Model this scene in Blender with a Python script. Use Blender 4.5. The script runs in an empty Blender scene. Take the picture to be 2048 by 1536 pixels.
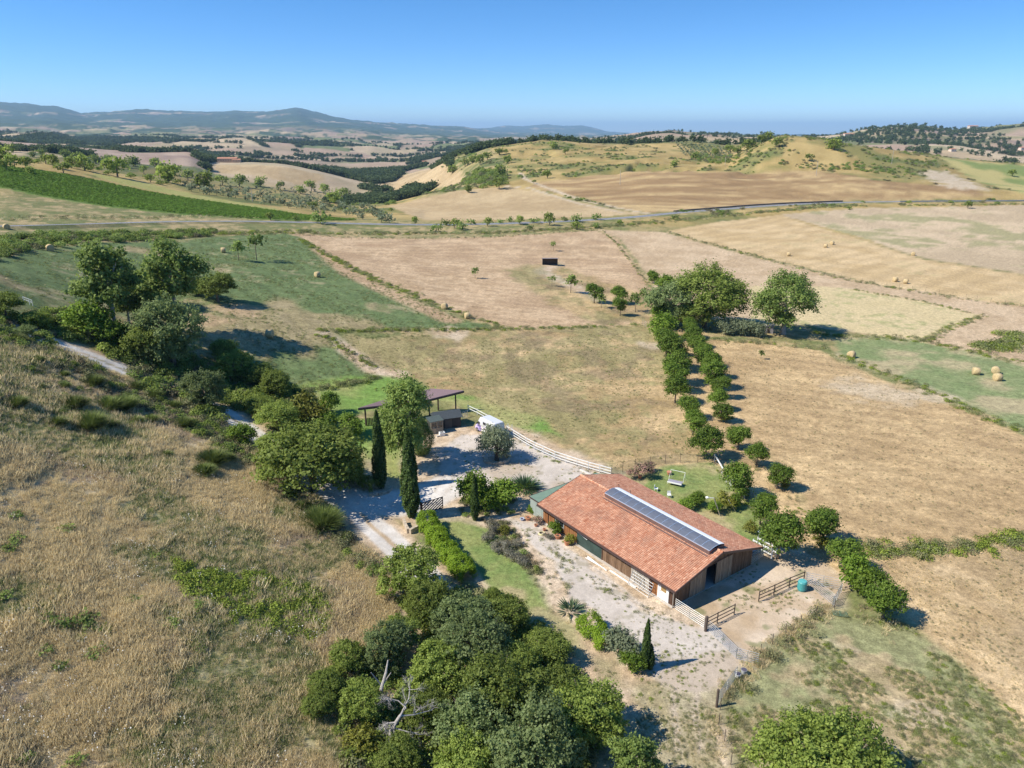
import bpy, math, random
import numpy as np
from mathutils import Vector, Matrix
rnd = random.Random(7)
rng = np.random.default_rng(11)
scene = bpy.context.scene
COL = scene.collection
# ------------------------------------------------------------------ camera
F, HV, H = 1450.0, 266.0, 48.0           # focal length and horizon line for a 2048 px wide frame, eye height
PT = math.atan((768 - HV) / F)
CP, SP = math.cos(PT), math.sin(PT)
cam = bpy.data.objects.new('camera', bpy.data.cameras.new('camera'))
COL.objects.link(cam)
cam.location = (0, 0, H)
cam.rotation_euler = (math.pi / 2 - PT, 0, 0)
cam.data.sensor_width = 36
cam.data.lens = 36 * F / 2048
cam.data.clip_start = 0.5
cam.data.clip_end = 200000
scene.camera = cam
# ------------------------------------------------------------------ sky, sun, exposure
SUN_EL = math.radians(46)
SUN_DIR = Vector((-0.966, -0.259, 0)) * math.cos(SUN_EL) + Vector((0, 0, math.sin(SUN_EL)))   # towards the sun
world = bpy.data.worlds.new('World'); scene.world = world; world.use_nodes = True
nt = world.node_tree; nt.nodes.clear()
wo = nt.nodes.new('ShaderNodeOutputWorld'); bg = nt.nodes.new('ShaderNodeBackground'); sk = nt.nodes.new('ShaderNodeTexSky')
sk.sky_type = 'NISHITA'; sk.sun_disc = False; sk.sun_elevation = SUN_EL
sk.sun_rotation = math.atan2(SUN_DIR.x, SUN_DIR.y)
sk.altitude = 1200; sk.air_density = 1.0; sk.dust_density = 0.0; sk.ozone_density = 5.0
tcw = nt.nodes.new('ShaderNodeTexCoord'); mpw = nt.nodes.new('ShaderNodeMapping'); mpw.inputs['Scale'].default_value = (1, 1, 1.8)
nrm_ = nt.nodes.new('ShaderNodeVectorMath'); nrm_.operation = 'NORMALIZE'; hsv = nt.nodes.new('ShaderNodeHueSaturation'); hsv.inputs['Saturation'].default_value = 1.24
nt.links.new(tcw.outputs['Generated'], mpw.inputs[0]); nt.links.new(mpw.outputs[0], nrm_.inputs[0]); nt.links.new(nrm_.outputs[0], sk.inputs[0])   # deep clear-summer sky: colour deepens quickly with height
nt.links.new(sk.outputs[0], hsv.inputs['Color']); nt.links.new(hsv.outputs[0], bg.inputs[0]); bg.inputs[1].default_value = 0.145
nt.links.new(bg.outputs[0], wo.inputs[0])
sl = bpy.data.lights.new('sun', 'SUN'); sl.energy = 5.0; sl.angle = math.radians(0.53); sl.color = (1, 0.94, 0.83)
so = bpy.data.objects.new('sun', sl); COL.objects.link(so); so.location = (0, 0, 100)
so.rotation_euler = SUN_DIR.to_track_quat('Z', 'Y').to_euler()
vs = scene.view_settings
vs.view_transform = 'Standard'; vs.look = 'None'; vs.gamma = 1; vs.exposure = 0.5; vs.use_curve_mapping = False
cy = scene.cycles
cy.max_bounces = 4; cy.diffuse_bounces = 2; cy.glossy_bounces = 2; cy.transmission_bounces = 3; cy.transparent_max_bounces = 6; cy.volume_bounces = 0
cy.use_denoising = True
cy.caustics_reflective = False; cy.caustics_refractive = False

# ------------------------------------------------------------------ noise
def _hash(ix, iy, seed):
    h = (ix.astype(np.int64) * 374761393 + iy.astype(np.int64) * 668265263 + seed * 1442695041) & 0xFFFFFFFF
    h = ((h ^ (h >> 13)) * 1274126177) & 0xFFFFFFFF
    h = h ^ (h >> 16)
    return (h & 0xFFFFFF) / float(0xFFFFFF)
def vnoise(x, y, seed=0):
    ix = np.floor(x); iy = np.floor(y); fx = x - ix; fy = y - iy
    fx = fx * fx * (3 - 2 * fx); fy = fy * fy * (3 - 2 * fy)
    a = _hash(ix, iy, seed); b = _hash(ix + 1, iy, seed); c = _hash(ix, iy + 1, seed); d = _hash(ix + 1, iy + 1, seed)
    return (a + (b - a) * fx) * (1 - fy) + (c + (d - c) * fx) * fy
def fbm(x, y, octv=4, seed=0):
    s = 0; a = 0.5; t = 0
    for o in range(octv):
        s = s + a * vnoise(x + 17.3 * o, y - 9.1 * o, seed + o); t += a; a *= 0.5
        x, y = (x * 0.8 - y * 0.6) * 2.03, (x * 0.6 + y * 0.8) * 2.03
    return s / t
def sst(a, b, x):
    t = np.clip((x - a) / (b - a), 0, 1); return t * t * (3 - 2 * t)
def worley(x, y, seed=0):
    """cell id in 0..1 and distance to the nearest cell border"""
    ix = np.floor(x); iy = np.floor(y)
    d1 = np.full(x.shape, 9.0); d2 = np.full(x.shape, 9.0); cid = np.zeros(x.shape)
    for dx in (-1, 0, 1):
        for dy in (-1, 0, 1):
            px = ix + dx + _hash(ix + dx, iy + dy, seed); py = iy + dy + _hash(ix + dx, iy + dy, seed + 5)
            d = np.hypot(px - x, py - y); m = d < d1
            d2 = np.where(m, d1, np.minimum(d2, d)); cid = np.where(m, _hash(ix + dx, iy + dy, seed + 9), cid); d1 = np.where(m, d, d1)
    return cid, d2 - d1

# ------------------------------------------------------------------ the shape of the land
# Profile lines across the valley, each read off as (picture column, picture row, height above the yard or distance).
SC = 48 / 42
CURVES = [
 ('h', [(-900,1700,12),(-400,1700,10),(0,1700,6),(500,1700,3),(800,1700,1.2),(1100,1700,.3),(2900,1700,0)]),
 ('h', [(-900,1300,16),(-400,1300,13),(0,1300,8),(400,1300,4.5),(700,1300,1.5),(900,1300,0.1),(2900,1300,0)]),
 ('h', [(-900,1000,22),(-400,1000,18),(0,1000,11),(400,1000,5.5),(650,1000,1),(800,1000,0),(2900,1000,0)]),
 ('h', [(-900,780,27),(-400,780,23),(0,780,14.5),(300,780,8),(500,780,3.5),(700,780,1.5),(1000,780,.4),(1400,780,0),(2900,780,-2)]),
 ('h', [(-900,650,29),(-400,650,26),(0,650,17),(300,650,11),(600,650,7),(900,650,3.5),(1200,650,1),(1500,650,0),(2900,650,-3)]),
 ('h', [(-900,540,31),(-400,540,29),(0,540,20),(300,540,13),(600,540,8.5),(900,540,4),(1200,540,1),(1500,540,0),(2900,540,-2)]),
 ('h', [(-900,460,30),(-400,458,25),(30,453,20),(300,444,15),(500,443,11),(700,447,7),(850,450,5),(1000,448,4),(1100,444,3.5),(1200,438,3.2),(1300,430,3.2),(1450,418,3.6),(1560,410,4),(1700,405,4),(1850,403.5,4),(2048,402.5,4),(2900,400,4)]),
 ('z', [(-900,400,230),(-400,398,235),(0,393,245),(300,405,300),(500,418,330),(700,434,372),(850,418,440),(1000,405,450),(1150,398,440),(1300,393,432),(1450,382,450),(1560,378,455),(1700,372,455),(1900,374,460),(2048,383,460),(2900,392,460)]),
 ('z', [(-900,300,380),(-400,300,380),(0,312,370),(100,325,375),(250,350,400),(400,372,440),(560,395,470),(700,412,520),(780,408,560),(850,394,510),(960,374,530),(1050,368,530),(1150,362,540),(1300,347,530),(1400,345,530),(1500,342,530),(1600,337,530),(1700,332,530),(1850,342,530),(2000,365,530),(2048,372,530),(2900,382,530)]),
 ('z', [(-900,318,600),(-400,318,600),(0,328,620),(250,372,650),(400,392,680),(560,412,700),(700,414,760),(780,406,800),(850,388,800),(960,345,640),(1020,322,700),(1090,302,780),(1200,305,750),(1300,303,720),(1400,312,700),(1450,312,670),(1500,292,640),(1530,277,625),(1560,263,620),(1620,267,612),(1700,283,610),(1800,297,620),(1900,311,640),(2048,327,660),(2900,345,660)]),
 ('z', [(-900,270,1100),(-400,275,1100),(0,286,1100),(100,287,1100),(240,300,1150),(380,306,1150),(424,327,1150),(500,327,1150),(560,330,1150),(663,352,1150),(720,372,1100),(790,378,1050),(850,350,1000),(919,313,950),(977,295,950),(1040,287,950),(1090,279,950),(1190,286,950),(1377,283,950),(1450,292,950),(1560,285,880),(1700,305,860),(1800,320,860),(2048,345,860),(2900,360,860)]),
 ('z', [(-900,285,1700),(0,292,1700),(240,310,1750),(380,318,1750),(450,325,1700),(600,335,1700),(700,345,1700),(800,342,1600),(900,330,1500),(1000,312,1400),(1300,300,1400),(1560,300,1300),(1700,300,1300),(1900,310,1350),(2048,318,1400),(2900,320,1400)]),
 ('z', [(-900,268,2600),(0,274,2600),(90,271,2600),(150,283,2600),(300,288,2600),(380,284,2600),(450,279,2700),(520,287,2700),(600,293,2700),(700,300,2700),(800,308,2700),(900,300,2600),(1000,292,2600),(1150,283,2600),(1250,272,2500),(1300,264,2400),(1340,262,2400),(1380,268,2400),(1450,273,2400),(1520,276,2400),(1600,275,2500),(1680,272,2600),(1730,262,2700),(1790,254,2700),(1850,255,2700),(1900,262,2600),(1960,260,2500),(2048,257,2500),(2900,255,2500)]),
 ('z', [(-900,268,4000),(0,270,4000),(300,272,4200),(600,276,4200),(800,287,4200),(1000,287,4200),(1200,284,4200),(1400,282,4200),(1900,276,4200),(2900,276,4200)]),
 ('z', [(-900,235,8000),(0,240,8000),(100,240,8000),(150,246,8000),(300,250,8000),(450,253,8000),(600,251,8000),(700,257,8500),(800,266,8500),(900,272,8500),(1000,276,8500),(1400,277,8500),(2900,272,8500)]),
 ('z', [(-900,200,14000),(-200,203,14000),(0,207,14000),(60,212,14000),(110,217,14000),(140,222,14000),(165,231,14000),(190,229,14500),(280,223,15000),(400,227,15000),(480,226,15000),(530,228,15000),(565,223,15000),(595,218.5,15000),(625,226,15000),(660,234,15000),(700,242,15000),(760,247,15000),(830,251,15500),(920,255,16000),(1000,264,16000),(1200,271,16000),(2900,271,16000)]),
 ('z', [(-900,262,24000),(0,262,24000),(900,262,24000),(980,257,24000),(1010,252,24000),(1050,253,24000),(1095,249.5,24000),(1130,253,24000),(1160,251,24000),(1190,257,24000),(1215,264,24000),(1300,269,24000),(1480,270,24000),(1800,270,24000),(2900,270,24000)]),
 ('z', [(-900,269,60000),(2900,269,60000)]),
]
def uv_world(u, v, z):
    a = (u - 1024) / F; b = (v - 768) / F
    return a * z, z * (CP - b * SP), H + z * (-SP - b * CP)
NT = 1241
TH = np.radians(np.linspace(-62, 62, NT)); DTH = TH[1] - TH[0]
def gsmooth(a, sig):
    if sig <= 0: return a
    n = int(sig * 3) + 1; k = np.exp(-0.5 * (np.arange(-n, n + 1) / sig) ** 2); k /= k.sum()
    return np.convolve(np.pad(a, n, mode='edge'), k, mode='valid')
RT, HT = [], []
for ci, (mode, pts) in enumerate(CURVES):
    th, rr, hh = [], [], []
    for u, v, val in pts:
        k = SP + (v - 768) / F * CP
        z = (H - val * SC) / k if mode == 'h' else val * SC
        x, y, w = uv_world(u, v, z)
        th.append(math.atan2(x, y)); rr.append(math.hypot(x, y)); hh.append(w)
    sg = 14 if ci < 6 else (5 if ci < 9 else 2.0)
    RT.append(gsmooth(np.interp(TH, th, rr), sg)); HT.append(gsmooth(np.interp(TH, th, hh), sg))
RT = np.array(RT); HT = np.array(HT)
for i in range(1, len(RT)): RT[i] = np.maximum(RT[i], RT[i - 1] * 1.04)
XT = np.log(RT)
SL = (HT[1:] - HT[:-1]) / (XT[1:] - XT[:-1])
MT = np.zeros_like(HT)
s0, s1 = SL[:-1], SL[1:]
MT[1:-1] = np.where(s0 * s1 > 0, 2 * s0 * s1 / (s0 + s1 + 1e-12 * np.sign(s0 + s1 + 1e-30)), 0)
MT[0] = SL[0] * .5; MT[-1] = 0
NC = len(RT)
def hgt(x, y):
    x = np.asarray(x, float); y = np.asarray(y, float)
    sh = x.shape; x = x.ravel(); y = y.ravel()
    r = np.hypot(x, y); th = np.clip(np.arctan2(x, y), TH[0], TH[-1] - 1e-9)
    t = (th - TH[0]) / DTH; i = np.minimum(t.astype(int), NT - 2); f = t - i
    lx = np.log(np.maximum(r, 1.0))
    X = XT[:, i] * (1 - f) + XT[:, i + 1] * f
    seg = np.clip((lx[None] > X).sum(0) - 1, 0, NC - 2); n = np.arange(len(x))
    A = HT[:, i] * (1 - f) + HT[:, i + 1] * f; M = MT[:, i] * (1 - f) + MT[:, i + 1] * f
    x0, x1 = X[seg, n], X[seg + 1, n]; w = x1 - x0; q = np.clip((lx - x0) / w, -0.0, 1)
    h0, h1, m0, m1 = A[seg, n], A[seg + 1, n], M[seg, n] * w, M[seg + 1, n] * w
    q2 = q * q; q3 = q2 * q
    h = (2*q3 - 3*q2 + 1) * h0 + (q3 - 2*q2 + q) * m0 + (-2*q3 + 3*q2) * h1 + (q3 - q2) * m1
    # small relief: hummocks near by, gullies and knolls far off
    wn = sst(45, 90, r) * 0 + 1
    yard = 1 - np.exp(-((x - 8) ** 2 + (y - 85) ** 2) / (2 * 26.0 ** 2))
    hillside = sst(4, 14, h)
    h = h + (fbm(x / 14, y / 14, 3, 3) - .5) * 0.5 * wn * yard + (fbm(x / 3.5, y / 3.5, 3, 8) - .5) * 0.55 * hillside * (1 - sst(110, 220, r))
    far = sst(420, 900, r)
    g = fbm(x / 260, y / 260, 4, 21) - .5
    h = h + far * np.minimum(r, 7000) * 0.009 * g * 1.6
    mid = sst(600, 730, r) * (1 - sst(1500, 2200, r)) * sst(200, -250, -x)
    rid = np.abs(fbm(x / 80, y / 80, 4, 33) - .5) * 2
    h = h - mid * (sst(.20, 0, rid) * 9.0 * sst(.40, .58, fbm(x / 150, y / 150, 2, 5)) - 1.2 * (fbm(x / 34, y / 34, 3, 37) - .5))
    return h.reshape(sh)
def hz(x, y): return float(hgt(np.array([x]), np.array([y]))[0])
_TS = None
def at(u, v, dz=0.0, tmax=40000):
    """where the line of sight through a point of the photograph (2048 px frame) meets the land, dz above the ground"""
    a = (u - 1024) / F; b = (v - 768) / F
    dy = CP - b * SP; dzz = -SP - b * CP
    t = 22 * np.exp(np.linspace(0, math.log(tmax / 22), 900))
    for _ in range(3):
        d = (H + dzz * t) - (hgt(a * t, dy * t) + dz)
        k = np.nonzero(d < 0)[0]
        if len(k) == 0: return None
        k = k[0]
        if k == 0: t0, t1 = t[0] * .5, t[0]
        else: t0, t1 = t[k - 1], t[k]
        t = np.linspace(t0, t1, 24)
    tt = (t0 + t1) / 2
    return Vector((a * tt, dy * tt, hz(a * tt, dy * tt)))
def depth(p): return p.y * CP - (p.z - H) * SP
def pxm(p): return F / depth(p)           # photograph pixels per metre there
def line(pts, step=None):
    """photograph polyline -> ground polyline"""
    return [p for p in (at(u, v) for u, v in pts) if p is not None]
def resample(pts, step):
    out = [Vector(pts[0])]
    for a, b in zip(pts[:-1], pts[1:]):
        L = (Vector(b) - Vector(a)).length; n = max(1, int(round(L / step)))
        for i in range(1, n + 1): out.append(Vector(a).lerp(Vector(b), i / n))
    return out

# ------------------------------------------------------------------ materials
def mat_nodes(name):
    m = bpy.data.materials.new(name); m.use_nodes = True
    nt = m.node_tree; return m, nt, nt.nodes['Principled BSDF']
MATS = {}
def simple(name, col, rough=0.7, metal=0.0, var=0.15, scale=4.0, bump=0.0, spec=0.4):
    if name in MATS: return MATS[name]
    m, nt, b = mat_nodes(name)
    tc = nt.nodes.new('ShaderNodeTexCoord'); n = nt.nodes.new('ShaderNodeTexNoise'); n.inputs['Scale'].default_value = scale; n.inputs['Detail'].default_value = 5
    mr = nt.nodes.new('ShaderNodeMapRange'); mr.inputs[1].default_value = .3; mr.inputs[2].default_value = .7
    mr.inputs[3].default_value = 1 - var; mr.inputs[4].default_value = 1 + var
    mul = nt.nodes.new('ShaderNodeVectorMath'); mul.operation = 'SCALE'; mul.inputs[0].default_value = col[:3]
    L = nt.links.new
    L(tc.outputs['Object'], n.inputs['Vector']); L(n.outputs[0], mr.inputs[0]); L(mr.outputs[0], mul.inputs['Scale']); L(mul.outputs[0], b.inputs['Base Color'])
    b.inputs['Roughness'].default_value = rough; b.inputs['Metallic'].default_value = metal; b.inputs['Specular IOR Level'].default_value = spec
    if bump:
        bp = nt.nodes.new('ShaderNodeBump'); bp.inputs['Strength'].default_value = bump; bp.inputs['Distance'].default_value = .03
        L(n.outputs[0], bp.inputs['Height']); L(bp.outputs[0], b.inputs['Normal'])
    MATS[name] = m; return m
def leafmat(name, c1, c2, trans=0.3, rough=0.6, objvar=0.25):
    m, nt, b = mat_nodes(name); L = nt.links.new
    at_ = nt.nodes.new('ShaderNodeAttribute'); at_.attribute_name = 'rnd'
    oi = nt.nodes.new('ShaderNodeObjectInfo')
    mix = nt.nodes.new('ShaderNodeMix'); mix.data_type = 'RGBA'; mix.inputs[6].default_value = (*c1, 1); mix.inputs[7].default_value = (*c2, 1)
    L(at_.outputs['Fac'], mix.inputs[0])
    mr = nt.nodes.new('ShaderNodeMapRange'); mr.inputs[3].default_value = 1 - objvar; mr.inputs[4].default_value = 1 + objvar; L(oi.outputs['Random'], mr.inputs[0])
    mul = nt.nodes.new('ShaderNodeVectorMath'); mul.operation = 'SCALE'; L(mix.outputs[2], mul.inputs[0]); L(mr.outputs[0], mul.inputs['Scale'])
    L(mul.outputs[0], b.inputs['Base Color']); b.inputs['Roughness'].default_value = rough; b.inputs['Specular IOR Level'].default_value = .25
    tr = nt.nodes.new('ShaderNodeBsdfTranslucent'); ms = nt.nodes.new('ShaderNodeMixShader'); ms.inputs[0].default_value = trans
    L(mul.outputs[0], tr.inputs[0]); L(b.outputs[0], ms.inputs[1]); L(tr.outputs[0], ms.inputs[2])
    L(ms.outputs[0], nt.nodes['Material Output'].inputs[0]); return m

# ------------------------------------------------------------------ object helpers
def tag(o, label=None, cat=None, group=None, kind=None):
    if label: o['label'] = label
    if cat: o['category'] = cat
    if group: o['group'] = group
    if kind: o['kind'] = kind
    return o
def mesh_np(name, verts, faces, attrs=None, smooth=False, mat=None):
    """faces: (n,3) or (n,4) array"""
    me = bpy.data.meshes.new(name); verts = np.asarray(verts, np.float32); faces = np.asarray(faces, np.int32)
    k = faces.shape[1]
    me.vertices.add(len(verts)); me.vertices.foreach_set('co', verts.ravel())
    me.loops.add(faces.size); me.loops.foreach_set('vertex_index', faces.ravel())
    me.polygons.add(len(faces)); me.polygons.foreach_set('loop_start', np.arange(len(faces), dtype=np.int32) * k)
    if smooth: me.polygons.foreach_set('use_smooth', np.ones(len(faces), bool))
    me.update(calc_edges=True)
    for an, (dom, typ, data) in (attrs or {}).items():
        a = me.attributes.new(an, typ, dom)
        a.data.foreach_set({'FLOAT': 'value', 'INT': 'value', 'FLOAT_COLOR': 'color', 'FLOAT_VECTOR': 'vector'}[typ], np.asarray(data).ravel())
    if mat: me.materials.append(mat)
    return me
def obj(name, me, parent=None, loc=None, rot=None):
    o = bpy.data.objects.new(name, me); COL.objects.link(o)
    if parent is not None: o.parent = parent
    if loc is not None: o.location = loc
    if rot is not None: o.rotation_euler = rot
    return o
class MB:
    """collects simple solids into one mesh"""
    def __init__(s): s.v = []; s.f = []; s.r = []
    def add(s, vs, fs, r=None):
        n = len(s.v); s.v += [tuple(p) for p in vs]; s.f += [tuple(i + n for i in f) for f in fs]
        s.r += [rnd.random() if r is None else r] * len(fs); return s
    def box(s, x0, x1, y0, y1, z0, z1, r=None):
        return s.add([(x0,y0,z0),(x1,y0,z0),(x1,y1,z0),(x0,y1,z0),(x0,y0,z1),(x1,y0,z1),(x1,y1,z1),(x0,y1,z1)],
                     [(0,3,2,1),(4,5,6,7),(0,1,5,4),(1,2,6,5),(2,3,7,6),(3,0,4,7)], r)
    def bar(s, a, b, w, h=None, r=None):
        a, b = Vector(a), Vector(b); d = b - a
        if d.length < 1e-6: return s
        h = w if h is None else h
        d.normalize(); up = Vector((0,0,1)) if abs(d.z) < .9 else Vector((1,0,0))
        sx = d.cross(up).normalized() * w / 2; sy = sx.cross(d).normalized() * h / 2
        vs = [p + i * sx + j * sy for p in (a, b) for i, j in ((-1,-1),(1,-1),(1,1),(-1,1))]
        return s.add(vs, [(0,1,2,3),(7,6,5,4),(0,4,5,1),(1,5,6,2),(2,6,7,3),(3,7,4,0)], r)
    def tube(s, pts, rad, n=6, r=None, cap=True):
        pts = [Vector(p) for p in pts]; rad = list(rad) if hasattr(rad, '__len__') else [rad] * len(pts)
        vs, fs = [], []; up = Vector((0.3,0.2,1)).normalized()
        for i, p in enumerate(pts):
            d = (pts[min(i + 1, len(pts) - 1)] - pts[max(i - 1, 0)]).normalized()
            u = d.cross(up if abs(d.dot(up)) < .95 else Vector((1,0,0))).normalized(); w = d.cross(u)
            vs += [p + rad[i] * (math.cos(k * 2 * math.pi / n) * u + math.sin(k * 2 * math.pi / n) * w) for k in range(n)]
        for i in range(len(pts) - 1):
            for k in range(n):
                a = i * n + k; b = i * n + (k + 1) % n; fs.append((a, b, b + n, a + n))
        if cap: fs.append(tuple(range(n - 1, -1, -1))); fs.append(tuple((len(pts) - 1) * n + k for k in range(n)))
        return s.add(vs, fs, r)
    def lathe(s, prof, c=(0,0,0), n=12, r=None):
        vs = [(c[0] + q * math.cos(k*2*math.pi/n), c[1] + q * math.sin(k*2*math.pi/n), c[2] + z) for q, z in prof for k in range(n)]
        fs = [(i*n+k, i*n+(k+1)%n, (i+1)*n+(k+1)%n, (i+1)*n+k) for i in range(len(prof)-1) for k in range(n)]
        fs.append(tuple(range(n-1,-1,-1))); fs.append(tuple((len(prof)-1)*n+k for k in range(n)))
        return s.add(vs, fs, r)
    def mesh(s, name, mat=None, smooth=False):
        me = bpy.data.meshes.new(name); me.from_pydata(s.v, [], s.f); me.update()
        a = me.attributes.new('rnd', 'FLOAT', 'FACE'); a.data.foreach_set('value', s.r)
        if smooth: me.polygons.foreach_set('use_smooth', [True] * len(me.polygons))
        if mat: me.materials.append(mat)
        return me
    def build(s, name, mat, parent=None, loc=None, rot=None, smooth=False): return obj(name, s.mesh(name, mat, smooth), parent, loc, rot)
def empty(name, loc=(0,0,0), rz=0.0, sc=1.0):
    o = bpy.data.objects.new(name, None); COL.objects.link(o); o.location = loc; o.rotation_euler = (0,0,rz); o.scale = (sc,)*3 if not hasattr(sc,'__len__') else sc
    o.empty_display_size = .3; return o
# ------------------------------------------------------------------ ground colours (albedo), field by field
def stripes(x, y, deg, per, seed=0):
    a = math.radians(deg); s = x * math.cos(a) + y * math.sin(a) + (fbm(x / 25, y / 25, 2, seed) - .5) * per * 1.2
    return np.sin(2 * math.pi * s / per)
def style(name, x, y):
    """-> rgb array"""
    def mix(a, b, t): return a + (b - a) * t[:, None]
    C = lambda *c: np.array(c)[None]
    n1 = fbm(x / 9, y / 9, 4, 40); n2 = fbm(x / 2.2, y / 2.2, 3, 41); n3 = fbm(x / 30, y / 30, 3, 42); n4 = fbm(x / 0.8, y / 0.8, 2, 43)
    if name == 'straw':
        c = mix(C(.37,.255,.15), C(.50,.36,.22), sst(.35, .65, n3 * .5 + n1 * .5)); c = mix(c, C(.33,.225,.125), .6 * sst(.52, .68, n2 * .5 + n3 * .5))
        return c * (1 + .09 * stripes(x, y, 82, 4.4)[:, None]) * (.86 + .28 * n4[:, None])
    if name == 'straw_grey':
        c = mix(C(.41,.315,.20), C(.50,.385,.25), sst(.35, .65, n3)); c = mix(c, C(.21,.22,.09), .65 * sst(.52, .62, n3 * .6 + n1 * .4))
        return c * (.88 + .24 * n4[:, None])
    if name == 'straw_gold':
        c = mix(C(.43,.31,.16), C(.52,.385,.215), sst(.3, .7, n1)); c = mix(c, C(.27,.25,.10), .4 * sst(.55, .66, n1 * .5 + n3 * .5) * sst(.3, .8, n2))
        return c * (1 + .07 * stripes(x, y, 130, 9)[:, None])
    if name == 'straw_pink':
        return mix(C(.40,.29,.175), C(.50,.375,.24), sst(.3, .7, n1 * .6 + n2 * .4)) * (.88 + .24 * n4[:, None])
    if name == 'straw_green':
        c = mix(C(.47,.38,.20), C(.54,.43,.25), n1); return mix(c, C(.24,.27,.10), .6 * sst(.5, .62, n1) * sst(.4, .7, n2))
    if name == 'tan':
        c = mix(C(.36,.25,.13), C(.52,.375,.20), sst(.32, .68, n1 * .45 + n2 * .55)); c = mix(c, C(.26,.175,.09), .65 * sst(.52, .7, n3 * .5 + n2 * .5))
        return c * (1 + .08 * stripes(x, y, 60, 4.8)[:, None]) * (.82 + .36 * n4[:, None])
    if name == 'tan_field':
        c = mix(C(.39,.275,.145), C(.53,.39,.22), sst(.35, .65, n1 * .5 + n2 * .5)); c = mix(c, C(.27,.20,.115), .6 * sst(.54, .68, n3))
        return c * (1 + .07 * stripes(x, y, 20, 5.2)[:, None]) * (.85 + .3 * n4[:, None])
    if name == 'paddock':
        c = mix(C(.33,.235,.115), C(.46,.33,.175), sst(.35, .65, n1)); gr = sst(.46, .62, n3 * .6 + n2 * .4)
        c = mix(c, C(.19,.19,.08), .6 * gr)
        c = mix(c, C(.20,.15,.09), .55 * sst(.55, .68, fbm(x / 6, y / 6, 4, 77))); return c * (.8 + .4 * n4[:, None]) * (1 + .06 * (stripes(x, y, 4, 4.6) * sst(.3, .6, n3))[:, None])
    if name == 'meadow':
        c = mix(C(.095,.138,.052), C(.155,.192,.08), n2); c = mix(c, C(.30,.235,.125), .85 * sst(.545, .67, n3 * .55 + n1 * .45))
        c = mix(c, C(.36,.29,.17), .5 * sst(.6, .7, n2 * .5 + n1 * .5))
        return c * (.75 + .5 * n4[:, None]) * (1 + .08 * stripes(x, y, 35, 5)[:, None])
    if name == 'meadow_pale':
        c = mix(C(.15,.20,.08), C(.24,.26,.12), n2); c = mix(c, C(.40,.32,.19), .8 * sst(.48, .6, n1 * .5 + n3 * .5)); return c * (.8 + .4 * n4[:, None])
    if name == 'rough':
        c = mix(C(.30,.24,.13), C(.43,.33,.20), sst(.35, .62, n1 * .5 + n2 * .5)); c = mix(c, C(.17,.20,.085), .75 * sst(.47, .60, n1 * .6 + n2 * .4))
        c = mix(c, C(.45,.37,.27), .45 * sst(.55, .66, fbm(x / 5, y / 5, 4, 91))); return c * (.72 + .56 * n4[:, None])
    if name == 'sand':
        c = mix(C(.47,.36,.245), C(.58,.47,.35), sst(.35, .65, n1)); c = mix(c, C(.38,.27,.16), .6 * sst(.5, .65, fbm(x / 4, y / 4, 3, 55)))
        return mix(c, C(.14,.17,.06), .6 * sst(.62, .70, n2 * .8 + n4 * .2))
    if name == 'gravel':
        c = mix(C(.46,.40,.335), C(.53,.465,.395), sst(.3, .7, n2)); c = mix(c, C(.38,.29,.195), .6 * sst(.50, .66, n1))
        return mix(c, C(.24,.21,.12), .4 * sst(.62, .70, fbm(x / 1.1, y / 1.1, 3, 66)))
    if name == 'lane':
        c = mix(C(.56,.51,.45), C(.66,.61,.55), sst(.3, .7, n2)); return c * (.92 + .16 * n4[:, None])
    if name == 'earth':
        c = mix(C(.42,.31,.20), C(.53,.42,.30), sst(.3, .7, n2)); return mix(c, C(.17,.18,.08), .5 * sst(.55, .65, n1))
    if name == 'lawn':
        c = mix(C(.13,.195,.055), C(.235,.25,.09), sst(.3, .7, n1 * .5 + n2 * .5)); return mix(c, C(.40,.31,.18), .65 * sst(.54, .66, fbm(x / 4.5, y / 4.5, 3, 71)))
    if name == 'lawn_bright':
        c = mix(C(.15,.24,.055), C(.25,.28,.09), sst(.3, .7, n1)); return mix(c, C(.33,.28,.13), .6 * sst(.5, .65, n3 * .5 + n1 * .5)) * (1 + .08 * stripes(x, y, 75, 2.6)[:, None])
    if name == 'tall':
        c = mix(C(.40,.31,.18), C(.54,.43,.26), sst(.35, .65, n1 * .6 + n2 * .4)); c = mix(c, C(.25,.25,.11), .7 * sst(.48, .62, fbm(x / 12, y / 12, 4, 81)))
        c = mix(c, C(.27,.20,.15), .5 * sst(.5, .62, fbm(x / 10, y / 10, 3, 85))); return c * (.7 + .6 * n4[:, None])
    if name == 'verge':
        c = mix(C(.20,.185,.08), C(.38,.29,.15), sst(.35, .65, n2)); return mix(c, C(.12,.15,.05), .7 * sst(.5, .6, n1))
    if name == 'scrub':
        return mix(C(.09,.115,.045), C(.21,.19,.09), sst(.35, .65, n2))
    if name == 'bare':
        return mix(C(.40,.31,.20), C(.52,.43,.31), n2)
    if name == 'vine':
        c = mix(C(.10,.17,.035), C(.15,.22,.05), n2); return c
    if name == 'vine_pale':
        return mix(C(.26,.27,.08), C(.36,.32,.12), n2)
    if name == 'plough':
        n = fbm(x / 60, y / 60, 3, 8); return mix(C(.27,.195,.15), C(.36,.27,.20), sst(.3, .7, n)) * (1 + .05 * np.sin(x / 5 + y / 9)[:, None])
    if name == 'hill_straw':
        n = fbm(x / 60, y / 14, 4, 12); c = mix(C(.27,.175,.085), C(.44,.315,.155), sst(.32, .68, n)); c = mix(c, C(.22,.14,.07), .5*sst(.5,.65,fbm(x/25,y/5,4,13))); return c * (1 + .08 * stripes(x, y, 85, 14)[:, None])
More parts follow.
